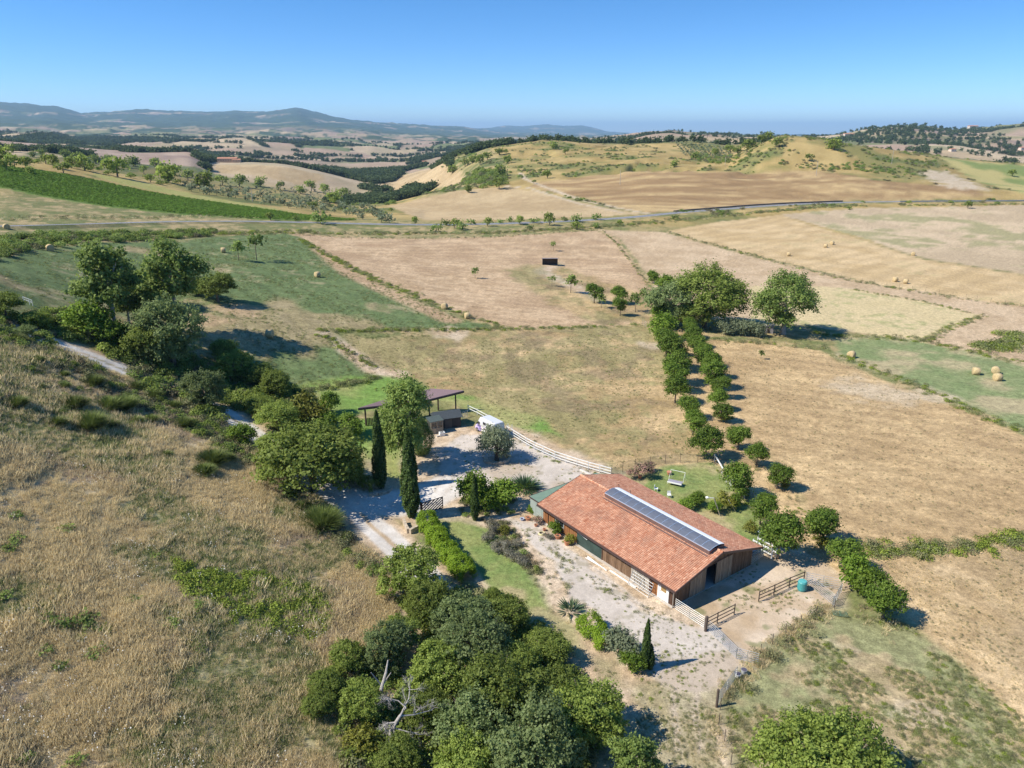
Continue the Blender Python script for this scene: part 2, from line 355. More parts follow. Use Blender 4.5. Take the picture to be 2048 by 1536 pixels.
    if name == 'hill_gold':
        n = fbm(x / 40, y / 40, 4, 14); c = mix(C(.29,.21,.08), C(.42,.31,.13), sst(.3,.7,n3*.5+n1*.5)); c = mix(c, C(.18,.175,.06), .8 * sst(.46, .60, n)); return mix(c, C(.10,.13,.045), .8 * sst(.56, .66, fbm(x / 13, y / 13, 3, 15) * .6 + n * .4))
    if name == 'far_gold':
        n = fbm(x / 70, y / 70, 3, 18); return mix(C(.36,.26,.14), C(.46,.345,.195), sst(.3,.7,n*.5+n1*.5)) * (.9+.2*n2[:, None])
    if name == 'hill_scrub':
        n = fbm(x / 22, y / 22, 4, 19); return mix(C(.11,.13,.045), C(.33,.26,.12), sst(.38, .66, n))
    if name == 'green_slope':
        n = fbm(x / 30, y / 30, 4, 19); return mix(C(.19,.23,.075), C(.40,.34,.14), sst(.4, .62, n))
    raise KeyError(name)
# (object name, style, feather m, edge jitter m, polygon in photograph pixels)
REG = [
 ('dry_hillside','tall',3,2.0,[(-1100,1750),(-1100,700),(-300,690),(0,668),(60,664),(110,684),(250,738),(440,822),(520,887),(640,980),(700,1060),(775,1130),(820,1200),(800,1300),(760,1400),(720,1750)]),
 ('hay_meadow','meadow',2,1.5,[(-900,560),(-200,535),(0,520),(60,497),(200,484),(380,478),(520,468),(575,466),(640,500),(700,545),(770,578),(850,612),(930,640),(985,655),(760,660),(645,661),(690,700),(725,725),(800,742),(780,762),(600,775),(480,765),(300,710),(100,660),(-300,650),(-900,650)]),
 ('stubble_field','straw',1.5,.6,[(580,466),(820,477),(1000,473),(1190,461),(1235,478),(1265,520),(1300,575),(1320,640),(1290,648),(1010,657),(930,632),(850,600),(770,565),(700,530),(640,495)]),
 ('stubble_field','straw_pink',1.5,.5,[(1195,460),(1330,465),(1500,512),(1750,570),(2300,640),(2300,790),(2150,760),(2030,740),(1950,705),(1845,685),(1640,655),(1560,640),(1450,640),(1330,610),(1310,575),(1275,520),(1240,478)]),
 ('pale_stubble_field','straw_green',1.5,.5,[(1500,572),(1600,570),(1720,580),(1850,604),(1965,632),(1845,684),(1760,672),(1640,652),(1560,650),(1500,640)]),
 ('golden_field','straw_gold',1.5,.5,[(1330,462),(1440,443),(1560,430),(1620,450),(1700,472),(1850,520),(2300,590),(2300,650),(1750,568),(1500,508)]),
 ('grey_stubble_field','straw_grey',3,1,[(1560,430),(1640,422),(1720,416),(1900,413),(2300,410),(2300,588),(1850,517),(1700,468),(1620,447)]),
 ('paddock','paddock',2,1,[(690,674),(1010,660),(1290,652),(1340,700),(1360,780),(1400,870),(1440,930),(1460,950),(1240,948),(1030,862),(930,818),(880,780),(800,745),(740,724)]),
 ('green_paddock','lawn_bright',2.5,1,[(560,770),(700,752),(800,745),(880,780),(960,800),(1060,830),(1120,870),(1040,866),(940,822),(850,800),(720,820),(640,850),(560,830)]),
 ('tan_field','tan',1.5,.8,[(1400,680),(1500,684),(1640,700),(1720,742),(1900,812),(2300,980),(2300,1060),(2048,1078),(1750,1100),(1690,1080),(1620,1010),(1560,930),(1480,850),(1440,760)]),
 ('green_field','meadow_pale',2,1,[(1670,712),(1676,676),(1740,672),(1846,684),(1950,705),(2048,727),(2300,790),(2300,975),(2048,865),(1900,800),(1800,758)]),
 ('tan_field','tan_field',2,1,[(1740,1112),(1900,1103),(2048,1085),(2400,1060),(2700,1500),(2300,1700),(2080,1500),(1980,1390),(1880,1290),(1800,1225),(1760,1160)]),
 ('rough_paddock','rough',2.5,1.2,[(1480,1345),(1560,1275),(1660,1225),(1800,1240),(1880,1290),(1980,1390),(2080,1500),(2300,1750),(1500,1750),(1455,1500),(1440,1400)]),
 ('orchard_ground','paddock',4,2,[(1010,540),(1100,520),(1200,560),(1300,590),(1320,645),(1200,648),(1130,620),(1050,575)]),
 ('garden_strip','tan',2,1,[(1330,660),(1400,660),(1440,760),(1480,850),(1560,930),(1640,1040),(1740,1110),(1720,1170),(1640,1150),(1560,1090),(1500,1000),(1420,920),(1380,850),(1340,740)]),
 ('yard_ground','earth',2,1.2,[(840,860),(990,850),(1080,870),(1260,950),(1420,925),(1530,1060),(1580,1100),(1700,1160),(1690,1215),(1620,1245),(1540,1295),(1480,1345),(1440,1400),(1440,1500),(1470,1750),(1150,1750),(1200,1500),(1150,1330),(1000,1200),(900,1120),(840,1060),(700,960),(760,900)]),
 ('lawn','lawn',1.5,1,[(870,1035),(930,1045),(985,1065),(1045,1130),(1105,1205),(1160,1260),(1180,1330),(1110,1290),(1000,1200),(950,1140),(905,1085)]),
 ('lawn','lawn',1.5,1,[(1235,955),(1330,935),(1420,925),(1470,980),(1530,1060),(1525,1100),(1480,1090),(1330,1000)]),
 ('lawn','lawn_bright',2,1,[(640,860),(760,830),(800,900),(810,960),(770,950),(720,900)]),
 ('pen_ground','sand',1.2,.7,[(1352,1215),(1440,1160),(1530,1115),(1640,1130),(1690,1180),(1670,1212),(1540,1290),(1480,1340),(1440,1300),(1415,1262)]),
 ('gravel_yard','gravel',1.0,1.1,[(820,1000),(860,955),(880,915),(900,885),(915,872),(990,862),(1045,882),(1120,915),(1190,950),(1150,962),(1110,975),(1080,985),(1020,965),(945,975),(905,998),(870,1018),(800,1040),(770,1010)]),
 ('gravel_track','gravel',1.0,1.3,[(1010,1030),(1060,1045),(1110,1085),(1180,1130),(1270,1195),(1350,1240),(1420,1270),(1500,1330),(1470,1370),(1440,1400),(1330,1380),(1290,1330),(1220,1250),(1130,1170),(1060,1100)]),
 ('vineyard_ground','vine',2,1,[(-900,325),(0,330),(200,362),(350,392),(560,423),(720,440),(600,441),(400,432),(200,412),(0,376),(-900,370)]),
 ('pale_vineyard_ground','vine_pale',3,2,[(180,345),(300,368),(440,398),(600,425),(500,415),(350,390),(220,362)]),
 ('stubble_field','far_gold',3,1.5,[(775,412),(850,393),(960,377),(1020,375),(1090,384),(1150,402),(1230,420),(1290,427),(1200,434),(1000,440),(850,441)]),
 ('hill_field','hill_straw',5,2,[(1060,372),(1090,362),(1200,350),(1300,337),(1400,345),(1530,343),(1640,342),(1760,362),(1900,372),(2010,392),(1800,401),(1600,406),(1450,417),(1300,426),(1230,415),(1150,392)]),
 ('scrubby_slope','hill_scrub',6,4,[(878,332),(930,306),(985,299),(1015,318),(1012,350),(1002,370),(930,376),(880,390),(845,396),(872,372),(925,352)]),
 ('green_slope','green_slope',6,3,[(1880,314),(2100,330),(2300,350),(2300,398),(2060,392),(1980,370)]),
 ('bare_slope','bare',9,7,[(1850,345),(1885,341),(1930,358),(1975,380),(1925,380),(1872,368)]),
 ('ploughed_field','plough',8,5,[(20,286),(100,289),(240,302),(370,308),(415,328),(400,338),(330,332),(200,318),(60,300)]),
 ('far_stubble_field','far_gold',6,4,[(430,330),(500,329),(560,332),(650,352),(640,365),(600,370),(500,350),(430,345)]),
 ('far_stubble_field','far_gold',6,4,[(760,368),(800,352),(860,338),(915,340),(930,352),(920,366),(830,378),(790,385)]),
]
def inpoly(px, py, poly):
    c = np.zeros(px.shape, bool); d = np.full(px.shape, 1e9); n = len(poly)
    for i in range(n):
        x0, y0 = poly[i]; x1, y1 = poly[(i + 1) % n]
        m = (y0 > py) != (y1 > py)
        if y0 != y1: c ^= m & (px < (x1 - x0) * (py - y0) / (y1 - y0) + x0)
        ex, ey = x1 - x0, y1 - y0; t = np.clip(((px - x0) * ex + (py - y0) * ey) / (ex * ex + ey * ey + 1e-9), 0, 1)
        d = np.minimum(d, np.hypot(px - x0 - t * ex, py - y0 - t * ey))
    return np.where(c, d, -d)
def dist_line(px, py, pts):
    d = np.full(px.shape, 1e9)
    for (x0, y0, *_), (x1, y1, *_) in zip(pts[:-1], pts[1:]):
        ex, ey = x1 - x0, y1 - y0; t = np.clip(((px - x0) * ex + (py - y0) * ey) / (ex * ex + ey * ey + 1e-9), 0, 1)
        d = np.minimum(d, np.hypot(px - x0 - t * ex, py - y0 - t * ey))
    return d
LANE_PX = [(20,650),(60,666),(110,688),(180,712),(250,741),(330,773),(395,803),(450,826),(500,860),(545,900),(600,948),(660,985),(715,1018),(755,1060),(795,1100),(850,1155),(880,1190),(930,1260),(980,1330)]
DRIVE_PX = [(690,1000),(770,1005),(840,1000),(890,975)]
TRACK_PX = [(1040,345),(1050,358),(1085,372),(1120,385),(1165,400),(1230,415),(1300,428)]
TRACK2_PX = [(1010,372),(1060,376),(1110,392),(1160,408),(1240,424)]
LANE, DRIVE, TRACK, TRACK2 = line(LANE_PX), line(DRIVE_PX), line(TRACK_PX), line(TRACK2_PX)
ROAD = line([(-500,462),(-300,460),(-100,457),(30,454),(150,450),(300,445),(500,443.5),(600,446),(700,449),(850,451),(950,450),(1050,447.5),(1150,443),(1250,437),(1320,430),(1400,423),(1500,415),(1600,409),(1700,405),(1850,403.5),(2048,402.5),(2300,402),(2600,401)])
# rows (distance) and columns (direction) of the land's grid: finer near the eye
rs = [3.0, 10.0]
r = 20.0
while r < 62000:
    rs.append(r)
    dv = r * r / (H * F) * 2.5 * (1 if r < 400 else .9)
    r += max(0.13, min(dv, r * 0.015))
rs = np.array(rs)
ths = np.concatenate([np.radians(np.linspace(-45, 45, 641)), np.radians(np.arange(48, 315, 3.0))])
NR, NTH = len(rs), len(ths)
GX = (rs[:, None] * np.sin(ths)[None]).ravel(); GY = (rs[:, None] * np.cos(ths)[None]).ravel()
GZ = hgt(GX, GY)
GR = np.hypot(GX, GY)
# curved horizon: the plain drops slowly out of sight
colr = np.zeros((NR * NTH, 3)); reg = np.zeros(NR * NTH, int)
m = GR < 1500
colr[m] = style('verge', GX[m], GY[m])
mh = (GR > 330) & (GR < 1500)
w = sst(330, 430, GR[mh])[:, None]
colr[mh] = colr[mh] * (1 - w) + style('hill_gold', GX[mh], GY[mh]) * w
# far country: a patchwork of fields, hedges and woods
mf = GR > 650
x, y = GX[mf], GY[mf]
wx = x + 120 * (fbm(x / 300, y / 300, 3, 50) - .5); wy = y + 120 * (fbm(x / 300, y / 300, 3, 51) - .5)
cid, ed = worley(wx / 240, wy / 240, 3)
pal = np.array([(.40,.285,.20),(.47,.36,.23),(.36,.255,.185),(.44,.33,.20),(.30,.22,.17),(.50,.39,.25),(.17,.19,.08),(.40,.29,.20),(.24,.23,.11)])
fc = .88 * pal[(cid * 8.999).astype(int)] * (.9 + .2 * fbm(x / 60, y / 60, 2, 52)[:, None])
wood = np.array((.055,.080,.038))
nw = fbm(x / 420, y / 420, 5, 53) + (fbm(x / 38, y / 38, 3, 59) - .5) * .11
wd = np.maximum(sst(.565, .59, nw), sst(.09, .05, ed) * sst(.40, .5, fbm(x / 180, y / 180, 3, 54)))
fc = fc * (.82 + .36 * fbm(x / 22, y / 22, 3, 58))[:, None]; _g = sst(.46, .60, fbm(x / 110, y / 110, 4, 64)) * (.25 + .45 * (x > .2 * y)); fc = fc * (1 - _g[:, None]) + np.array((.17,.18,.08)) * _g[:, None]
wd = np.maximum(wd, sst(6500, 10500, GR[mf]) * sst(.30, .40, fbm(x / 900, y / 900, 5, 57)))
wd = wd * (1 - .8 * (x > .05 * y) * (GR[mf] < 6000)); fc = fc * (1 - wd[:, None]) + wood * wd[:, None]
w = sst(900, 1200, GR[mf]) ; rt = x / np.maximum(y, 1)
w = w * (1 - sst(-.12, 0, rt) * (1 - sst(1000, 1200, GR[mf])))
w = w[:, None]
colr[mf] = np.where(GR[mf][:, None] < 1500, colr[mf] * (1 - w) + fc * w, fc)
FARWOOD = (nw, x, y)
REGN = ['countryside']
for name, st, fe, ji, pts in REG:
    poly = [(p.x, p.y) for p in (at(u, v) for u, v in pts) if p is not None]
    pa = np.array(poly); lo, hi = pa.min(0) - 12, pa.max(0) + 12
    b = np.nonzero((GX > lo[0]) & (GX < hi[0]) & (GY > lo[1]) & (GY < hi[1]))[0]
    if len(b) == 0: continue
    x, y = GX[b], GY[b]
    jx = (fbm(x / 5, y / 5, 4, 60) - .5) * 4 * ji; jy = (fbm(x / 5, y / 5, 4, 61) - .5) * 4 * ji
    sd = inpoly(x + jx, y + jy, poly); w = sst(-fe / 2, fe / 2, sd)
    k = w > 0.001
    colr[b[k]] = colr[b[k]] * (1 - w[k][:, None]) + style(st, x[k], y[k]) * w[k][:, None]
    REGN.append(name); reg[b[sd > 0]] = len(REGN) - 1
def paint_line(pts, st, half, fe, name=None, ji=.4):
    b = np.nonzero(GR < 900)[0]; x, y = GX[b], GY[b]
    pa = np.array([(p.x, p.y) for p in pts]); k = (x > pa[:,0].min()-10) & (x < pa[:,0].max()+10) & (y > pa[:,1].min()-10) & (y < pa[:,1].max()+10)
    b, x, y = b[k], x[k], y[k]
    d = dist_line(x + (fbm(x/3, y/3, 3, 62)-.5)*3*ji, y + (fbm(x/3, y/3, 3, 63)-.5)*3*ji, pts); w = sst(half + fe/2, half - fe/2, d); k = w > .001
    colr[b[k]] = colr[b[k]] * (1 - w[k][:, None]) + style(st, x[k], y[k]) * w[k][:, None]
    if name: REGN.append(name); reg[b[d < half]] = len(REGN) - 1
paint_line(line([(640,500),(700,548),(770,582),(850,618),(900,640)]), 'straw', 3.0, 3)
paint_line(line([(655,668),(700,705),(745,740),(800,750)]), 'earth', 1.8, 2)
paint_line(line([(1110,527),(1085,545),(1120,560),(1200,600)]), 'earth', 2.5, 5)
paint_line(LANE, 'earth', 3.0, 1.6, None, .6)
paint_line(LANE, 'lane', 1.9, .6, 'gravel_lane', .25)
for _o in (0,):
    paint_line(LANE, 'earth', .32, .35, None, .25)
paint_line(DRIVE, 'lane', 3.4, 1.0, 'gravel_lane', .5)
paint_line(TRACK, 'bare', 2.0, 2, 'farm_track')
paint_line(TRACK2, 'bare', 1.6, 2, 'farm_track')
paint_line(ROAD, 'verge', 6.5, 4, 'road_verge')
for u, v, rr_, st in [(1750,780,10,'bare'),(1860,790,6,'bare'),(900,665,6,'earth'),(470,620,7,'straw'),(420,640,6,'straw'),(1300,690,4,'bare')]:
    p = at(u, v); b = np.nonzero(np.hypot(GX - p.x, GY - p.y) < rr_ * 1.5)[0]; d = np.hypot(GX[b] - p.x, (GY[b] - p.y)) + (fbm(GX[b] / 3, GY[b] / 3, 3, 9) - .5) * rr_
    w = sst(rr_, rr_ * .4, d)[:, None] * .8; colr[b] = colr[b] * (1 - w) + style(st, GX[b], GY[b]) * w

for pts_ in ([(900,985),(955,948),(1020,945),(1110,945),(1170,950)], [(880,985),(905,925),(945,890),(1000,880)], [(1060,1060),(1140,1115),(1230,1180),(1330,1260),(1380,1330),(1370,1420),(1380,1500)]):
    C0 = line(pts_)
    for o_ in (-.85, .85):
        L_ = [Vector((p.x, p.y)) for p in C0]; Q = []
        for i_, p in enumerate(L_):
            d_ = (L_[min(i_ + 1, len(L_) - 1)] - L_[max(i_ - 1, 0)]).normalized(); Q.append(Vector((p.x - d_.y * o_, p.y + d_.x * o_, 0)))
        paint_line(Q, 'gravel', .2, .8, None, .3)
def ground_material():
    m, nt, b = mat_nodes('ground'); L = nt.links.new
    a = nt.nodes.new('ShaderNodeAttribute'); a.attribute_name = 'Col'
    tc = nt.nodes.new('ShaderNodeTexCoord')
    def noise(scale, det, lo, hi, rough=.6):
        n = nt.nodes.new('ShaderNodeTexNoise'); n.inputs['Scale'].default_value = scale; n.inputs['Detail'].default_value = det; n.inputs['Roughness'].default_value = rough
        L(tc.outputs['Object'], n.inputs['Vector']); mr = nt.nodes.new('ShaderNodeMapRange'); mr.inputs[1].default_value = .3; mr.inputs[2].default_value = .7; mr.inputs[3].default_value = lo; mr.inputs[4].default_value = hi
        L(n.outputs[0], mr.inputs[0]); return n, mr
    n1, m1 = noise(1.3, 6, .62, 1.38, .75); n2, m2 = noise(7.0, 3, .62, 1.38, .8)
    mu = nt.nodes.new('ShaderNodeMath'); mu.operation = 'MULTIPLY'; L(m1.outputs[0], mu.inputs[0]); L(m2.outputs[0], mu.inputs[1])
    sc = nt.nodes.new('ShaderNodeVectorMath'); sc.operation = 'SCALE'; L(a.outputs['Color'], sc.inputs[0]); mm = nt.nodes.new('ShaderNodeMix'); mm.inputs[2].default_value = 1.0; L(a.outputs['Alpha'], mm.inputs[0]); L(mu.outputs[0], mm.inputs[3]); L(mm.outputs[0], sc.inputs['Scale'])
    L(sc.outputs[0], b.inputs['Base Color']); b.inputs['Roughness'].default_value = .95; b.inputs['Specular IOR Level'].default_value = .1
    bp = nt.nodes.new('ShaderNodeBump'); bp.inputs['Strength'].default_value = .6; bp.inputs['Distance'].default_value = .12
    L(n1.outputs[0], bp.inputs['Height']); L(bp.outputs[0], b.inputs['Normal']); return m
GROUND = ground_material()
ii = np.arange(NR - 1)[:, None] * NTH + np.arange(NTH)[None]; jj = np.arange(NR - 1)[:, None] * NTH + (np.arange(NTH)[None] + 1) % NTH
faces = np.stack([ii, ii + NTH, jj + NTH, jj], -1).reshape(-1, 4)
fr = reg[faces[:, 0]]
fdist = np.repeat(np.arange(NR - 1), NTH); far_face = rs[fdist] > 2000
names = np.array(REGN); nm = names[fr]
nm = np.where((nm == 'countryside') & far_face, 'distant_hills', nm)
V = np.stack([GX, GY, GZ], -1)
AMP = np.ones((len(colr), 1))
for _n in ('gravel_lane', 'gravel_yard', 'gravel_track', 'pen_ground'): AMP[np.isin(reg, [i for i, q in enumerate(REGN) if q == _n])] = .34
RGBA = np.concatenate([np.clip(colr, 0.01, .9), AMP], 1)
for name in sorted(set(nm.tolist())):
    sel = faces[nm == name]; used, inv = np.unique(sel, return_inverse=True)
    me = mesh_np(name, V[used], inv.reshape(-1, 4), {'Col': ('POINT', 'FLOAT_COLOR', RGBA[used])}, True, GROUND)
    tag(obj(name, me), kind='structure')
# the asphalt road, laid just above the verge
def ribbon(pts, w, dz, step=3.0):
    pts = resample(pts, step); vs = []
    P = np.array([(p.x, p.y) for p in pts]); k = 5; Pp = np.pad(P, ((k, k), (0, 0)), mode='edge'); P = np.array([Pp[i:i + 2 * k + 1].mean(0) for i in range(len(P))])
    T = np.gradient(P, axis=0); T /= np.linalg.norm(T, axis=1)[:, None]; N = np.stack([-T[:, 1], T[:, 0]], 1)
    zc = hgt(P[:, 0], P[:, 1]); zc = np.convolve(np.pad(zc, 6, mode='edge'), np.ones(13) / 13, 'valid')
    return P, T, N, zc + dz
def ribbon_mesh(name, P, N, z, o0, o1, mat, dz=0.0):
    n = len(P); a = np.column_stack([P + N * o0, z + dz]); b = np.column_stack([P + N * o1, z + dz]); v = np.concatenate([a, b]); i = np.arange(n - 1)
    f = np.stack([i, i + 1, i + 1 + n, i + n], 1); return mesh_np(name, v, f, None, True, mat)
ASPH = simple('asphalt', (.20,.20,.21), .85, var=.15, scale=.6); WHITE = simple('white_paint', (.78,.78,.76), .6, var=.05)
RP, RTn, RN, RZ = ribbon(ROAD, 6, .35)
road = tag(obj('asphalt_road', ribbon_mesh('asphalt_road', RP, RN, RZ, -3.1, 3.1, ASPH)), kind='structure')
mk = obj('edge_marking', ribbon_mesh('edge_marking', RP, RN, RZ, -2.95, -2.75, WHITE, .03), road)
mk = obj('edge_marking', ribbon_mesh('edge_marking', RP, RN, RZ, 2.75, 2.95, WHITE, .03), road)
bk = ribbon_mesh('road_bank', RP, RN, RZ, -3.1, -6.0, GROUND)
# embankment sides
def bank(s):
    n = len(RP); a = np.column_stack([RP + RN * 3.1 * s, RZ - .01]); q = RP + RN * 6.0 * s; b = np.column_stack([q, hgt(q[:, 0], q[:, 1]) - .3]); v = np.concatenate([a, b]); i = np.arange(n - 1)
    f = np.stack([i, i + 1, i + 1 + n, i + n], 1); c = np.clip(style('verge', v[:, 0], v[:, 1]), 0, 1)
    return mesh_np('road_embankment', v, f, {'Col': ('POINT', 'FLOAT_COLOR', np.concatenate([c, np.ones((len(c), 1))], 1))}, True, GROUND)
for s in (-1, 1): tag(obj('road_embankment', bank(s)), kind='structure')
# ------------------------------------------------------------------ foliage
def leaves_mesh(name, P, Nrm, size, mat, seed, asp=1.0, rv=None, tri=False):
    """one small quad (or triangle) per leaf spray"""
    g = np.random.default_rng(seed); n = len(P)
    Nrm = Nrm + g.normal(0, .55, (n, 3)); Nrm /= np.linalg.norm(Nrm, axis=1)[:, None] + 1e-9
    t = np.cross(Nrm, g.normal(0, 1, (n, 3))); t /= np.linalg.norm(t, axis=1)[:, None] + 1e-9; b = np.cross(Nrm, t)
    s = (size * g.uniform(.6, 1.3, n))[:, None] if np.isscalar(size) else (size * g.uniform(.6, 1.3, n))[:, None]
    t = t * s * asp; b = b * s
    bend = Nrm * s * .25
    if tri:
        V = np.stack([P - t * .5, P + t * .5, P + b], 1); k = 3
    else:
        V = np.stack([P - t * .5 - bend, P - b * .5, P + t * .5 - bend, P + b * .5], 1); k = 4
    f = np.arange(n * k).reshape(n, k)
    rv = g.uniform(0, 1, n) if rv is None else np.clip(rv + g.normal(0, .18, n), 0, 1)
    return mesh_np(name, V.reshape(-1, 3), f, {'rnd': ('FACE', 'FLOAT', rv.astype(np.float32))}, False, mat)
def sph(g, n):
    v = g.normal(0, 1, (n, 3)); return v / np.linalg.norm(v, axis=1)[:, None]
def crown_pts(seed, nl=9, twigs=420, per=14, e=.9, lobe=.46, tw=.085, flat=.25, fill=.15, gaps=0.0):
    """leaf positions of a broadleaf crown of radius 1 centred on the origin, height 2e"""
    g = np.random.default_rng(seed)
    cs = sph(g, nl) * (1 - lobe) * np.array([1, 1, e]); cs[:, 2] = np.where(cs[:, 2] < -flat, -flat * g.uniform(.3, 1, nl), cs[:, 2]); cs = np.vstack([cs, [[0, 0, .12 * e]]])
    rl = np.append(lobe * g.uniform(.58, 1.18, nl), .60)
    w = rl ** 2; li = g.choice(nl + 1, twigs, p=w / w.sum())
    d = sph(g, twigs); d[:, 2] = np.where(d[:, 2] < -.35, -d[:, 2] * .6, d[:, 2]); d /= np.linalg.norm(d, axis=1)[:, None]
    rr = np.where(g.random(twigs) < fill, g.uniform(.3, .9, twigs), g.uniform(.74, 1.14, twigs)); rr = np.where(g.random(twigs) < .14, g.uniform(1.12, 1.42, twigs), rr)
    tp = cs[li] + d * (rl[li] * rr)[:, None] * np.array([1, 1, min(1, e * 1.05)])
    # drop twigs buried inside other lobes
    dist = np.min([np.linalg.norm((tp - c) / r, axis=1) for c, r in zip(cs, rl)], axis=0); keep = (dist > .74) | (g.random(twigs) < .25)
    tp, d = tp[keep], d[keep]; n = len(tp)
    k = g.integers(int(per * .5), int(per * 1.5), n); idx = np.repeat(np.arange(n), k)
    P = tp[idx] + g.normal(0, tw, (len(idx), 3)) * np.array([1, 1, .75]) * g.uniform(.55, 1.5, n)[idx][:, None] + d[idx] * (g.normal(0, tw * 1.1, len(idx)))[:, None]
    N = d[idx] * .8 + np.array([0, 0, .35]); rv = g.uniform(.15, .85, n)[idx]
    return P, N, rv
M_OAK = leafmat('oak_leaves', (.145,.205,.034), (.345,.415,.095), .48); M_OAKG = leafmat('grey_green_leaves', (.150,.210,.070), (.325,.395,.160), .48)
M_BRIGHT = leafmat('bright_leaves', (.110,.190,.020), (.240,.340,.045), .42); M_LIME = leafmat('lime_leaves', (.085,.155,.018), (.220,.310,.048), .42)
M_POP = leafmat('poplar_leaves', (.140,.215,.045), (.310,.390,.105), .46); M_OLIVE = leafmat('olive_leaves', (.165,.205,.110), (.350,.390,.240), .45)
M_CYP = leafmat('cypress_leaves', (.040,.080,.016), (.115,.175,.042), .25); M_BROOM = leafmat('broom_stems', (.09,.135,.028), (.20,.24,.065), .3)
M_HEDGE = leafmat('hedge_leaves', (.17,.29,.018), (.34,.47,.045), .45, objvar=.05); M_DRY = leafmat('dry_stems', (.20,.145,.08), (.50,.39,.22), .25, .8, .2)
M_DRYG = leafmat('weed_leaves', (.14,.16,.065), (.30,.28,.14), .25, .8); M_VINE = leafmat('vine_leaves', (.12,.22,.025), (.24,.36,.06), .42); M_YEL = leafmat('yellow_green_leaves', (.13,.15,.02), (.30,.29,.05))
M_GREY = leafmat('grey_sage_leaves', (.22,.21,.15), (.38,.36,.27), .4); M_PINK = leafmat('pink_flower_heads', (.12,.15,.05), (.55,.30,.27), .2)
BARK = simple('bark', (.16,.125,.10), .9, var=.35, scale=6, bump=.5); BARKL = simple('pale_bark', (.37,.34,.31), .85, var=.3, scale=5, bump=.4); BARKO = simple('lichen_bark', (.36,.24,.12), .9, var=.4, scale=4)
def trunk_mesh(name, h0, e, seed, r=.06, nl=6, mat=BARK, spread=.6, lean=.06, reach=.55):
    """tapered trunk from z=0 up into a crown of radius 1 whose middle stands at z=h0, with limbs"""
    g = random.Random(seed); m = MB()
    top = Vector((g.uniform(-lean, lean), g.uniform(-lean, lean), h0 + e * .25)); f = h0 - e * .35
    fork = Vector((top.x * .5, top.y * .5, max(f, h0 * .3)))
    m.tube([(0, 0, -.15), (0, 0, fork.z * .3), fork, top], [r * 1.5, r * 1.05, r * .85, r * .35], 7)
    for i in range(nl):
        a = i * 2.4 + g.uniform(-.4, .4); s = fork.lerp(top, g.uniform(0, .7)); q = g.uniform(.4, reach) ; zz = h0 + e * g.uniform(-.1, .6)
        en = Vector((math.cos(a) * q, math.sin(a) * q, zz)); mid = s.lerp(en, .5) + Vector((0, 0, -.05))
        m.tube([s, mid, en], [r * .5, r * .32, r * .12], 5)
        for j in range(2):
            aa = a + g.uniform(-.9, .9); e2 = en.lerp(mid, .3) + Vector((math.cos(aa) * .25, math.sin(aa) * .25, g.uniform(.05, .25))); m.tube([mid.lerp(en, .3), e2], [r * .22, r * .07], 4)
    return m.mesh(name, mat, True)
PROTO = {}
def proto(kind, parts, h0, origin='crown'):
    PROTO[kind] = (parts, h0)
def broad(kind, seed, mat, h0, e, leaf, **kw):
    tk = {k: kw.pop(k) for k in ('r', 'nl_t', 'bark') if k in kw}
    variants = []
    for s in range(kw.pop('variants', 2)):
        P, N, rv = crown_pts(seed + s * 31, e=e, **kw)
        P = P + np.array([0, 0, h0])
        variants.append([('crown', leaves_mesh('crown_' + kind, P, N, leaf, mat, seed + s, rv=rv)),
                         ('trunk', trunk_mesh('trunk_' + kind, h0, e, seed + s, tk.get('r', .06), tk.get('nl_t', 6), tk.get('bark', BARK)))])
    PROTO[kind] = (variants, h0)
# near broadleaf kinds: radius 3-5 m
broad('oak', 100, M_OAK, .82, .80, .056, nl=17, twigs=800, per=28, tw=.046, lobe=.36, flat=.5, fill=.15, variants=3)
broad('oak_pale', 150, M_OAKG, .80, .80, .052, nl=17, twigs=800, per=28, tw=.045, lobe=.36, flat=.5, fill=.15, variants=2)
broad('ash', 200, M_POP, 1.25, 1.0, .08, nl=14, twigs=520, per=22, tw=.06, lobe=.32, fill=.3, variants=2, bark=BARKL)
broad('round', 300, M_LIME, 1.22, 1.0, .085, nl=11, twigs=560, per=18, tw=.075, lobe=.46, flat=.7, fill=.2, variants=3, r=.05)
broad('olive', 340, M_OLIVE, .78, .95, .07, nl=13, twigs=760, per=14, tw=.085, lobe=.38, flat=.75, variants=2, r=.11, bark=simple('olive_bark', (.13,.10,.08), .9, var=.35, scale=8, bump=.5))
broad('bush', 400, M_BRIGHT, .8, .95, .11, nl=8, twigs=360, per=14, tw=.09, lobe=.48, flat=.9, variants=2, r=.03)
broad('greybush', 440, M_OLIVE, .75, .85, .11, nl=8, twigs=330, per=14, tw=.1, lobe=.45, flat=.8, variants=1, r=.03)
broad('sage', 460, M_GREY, .5, .6, .10, nl=9, twigs=260, per=14, tw=.10, lobe=.40, flat=.5, variants=1, r=.02)
broad('grove', 480, M_OAK, .92, .92, .048, nl=17, twigs=1200, per=20, tw=.05, lobe=.33, flat=.9, variants=1)
broad('white_poplar', 500, M_POP, 1.05, 1.0, .055, nl=16, twigs=1150, per=17, tw=.055, lobe=.36, flat=.75, variants=1, bark=BARKL, r=.075)
broad('big_poplar', 520, M_POP, 1.75, 1.75, .075, nl=22, twigs=1150, per=18, tw=.065, lobe=.40, flat=1.5, variants=1, bark=BARKL)
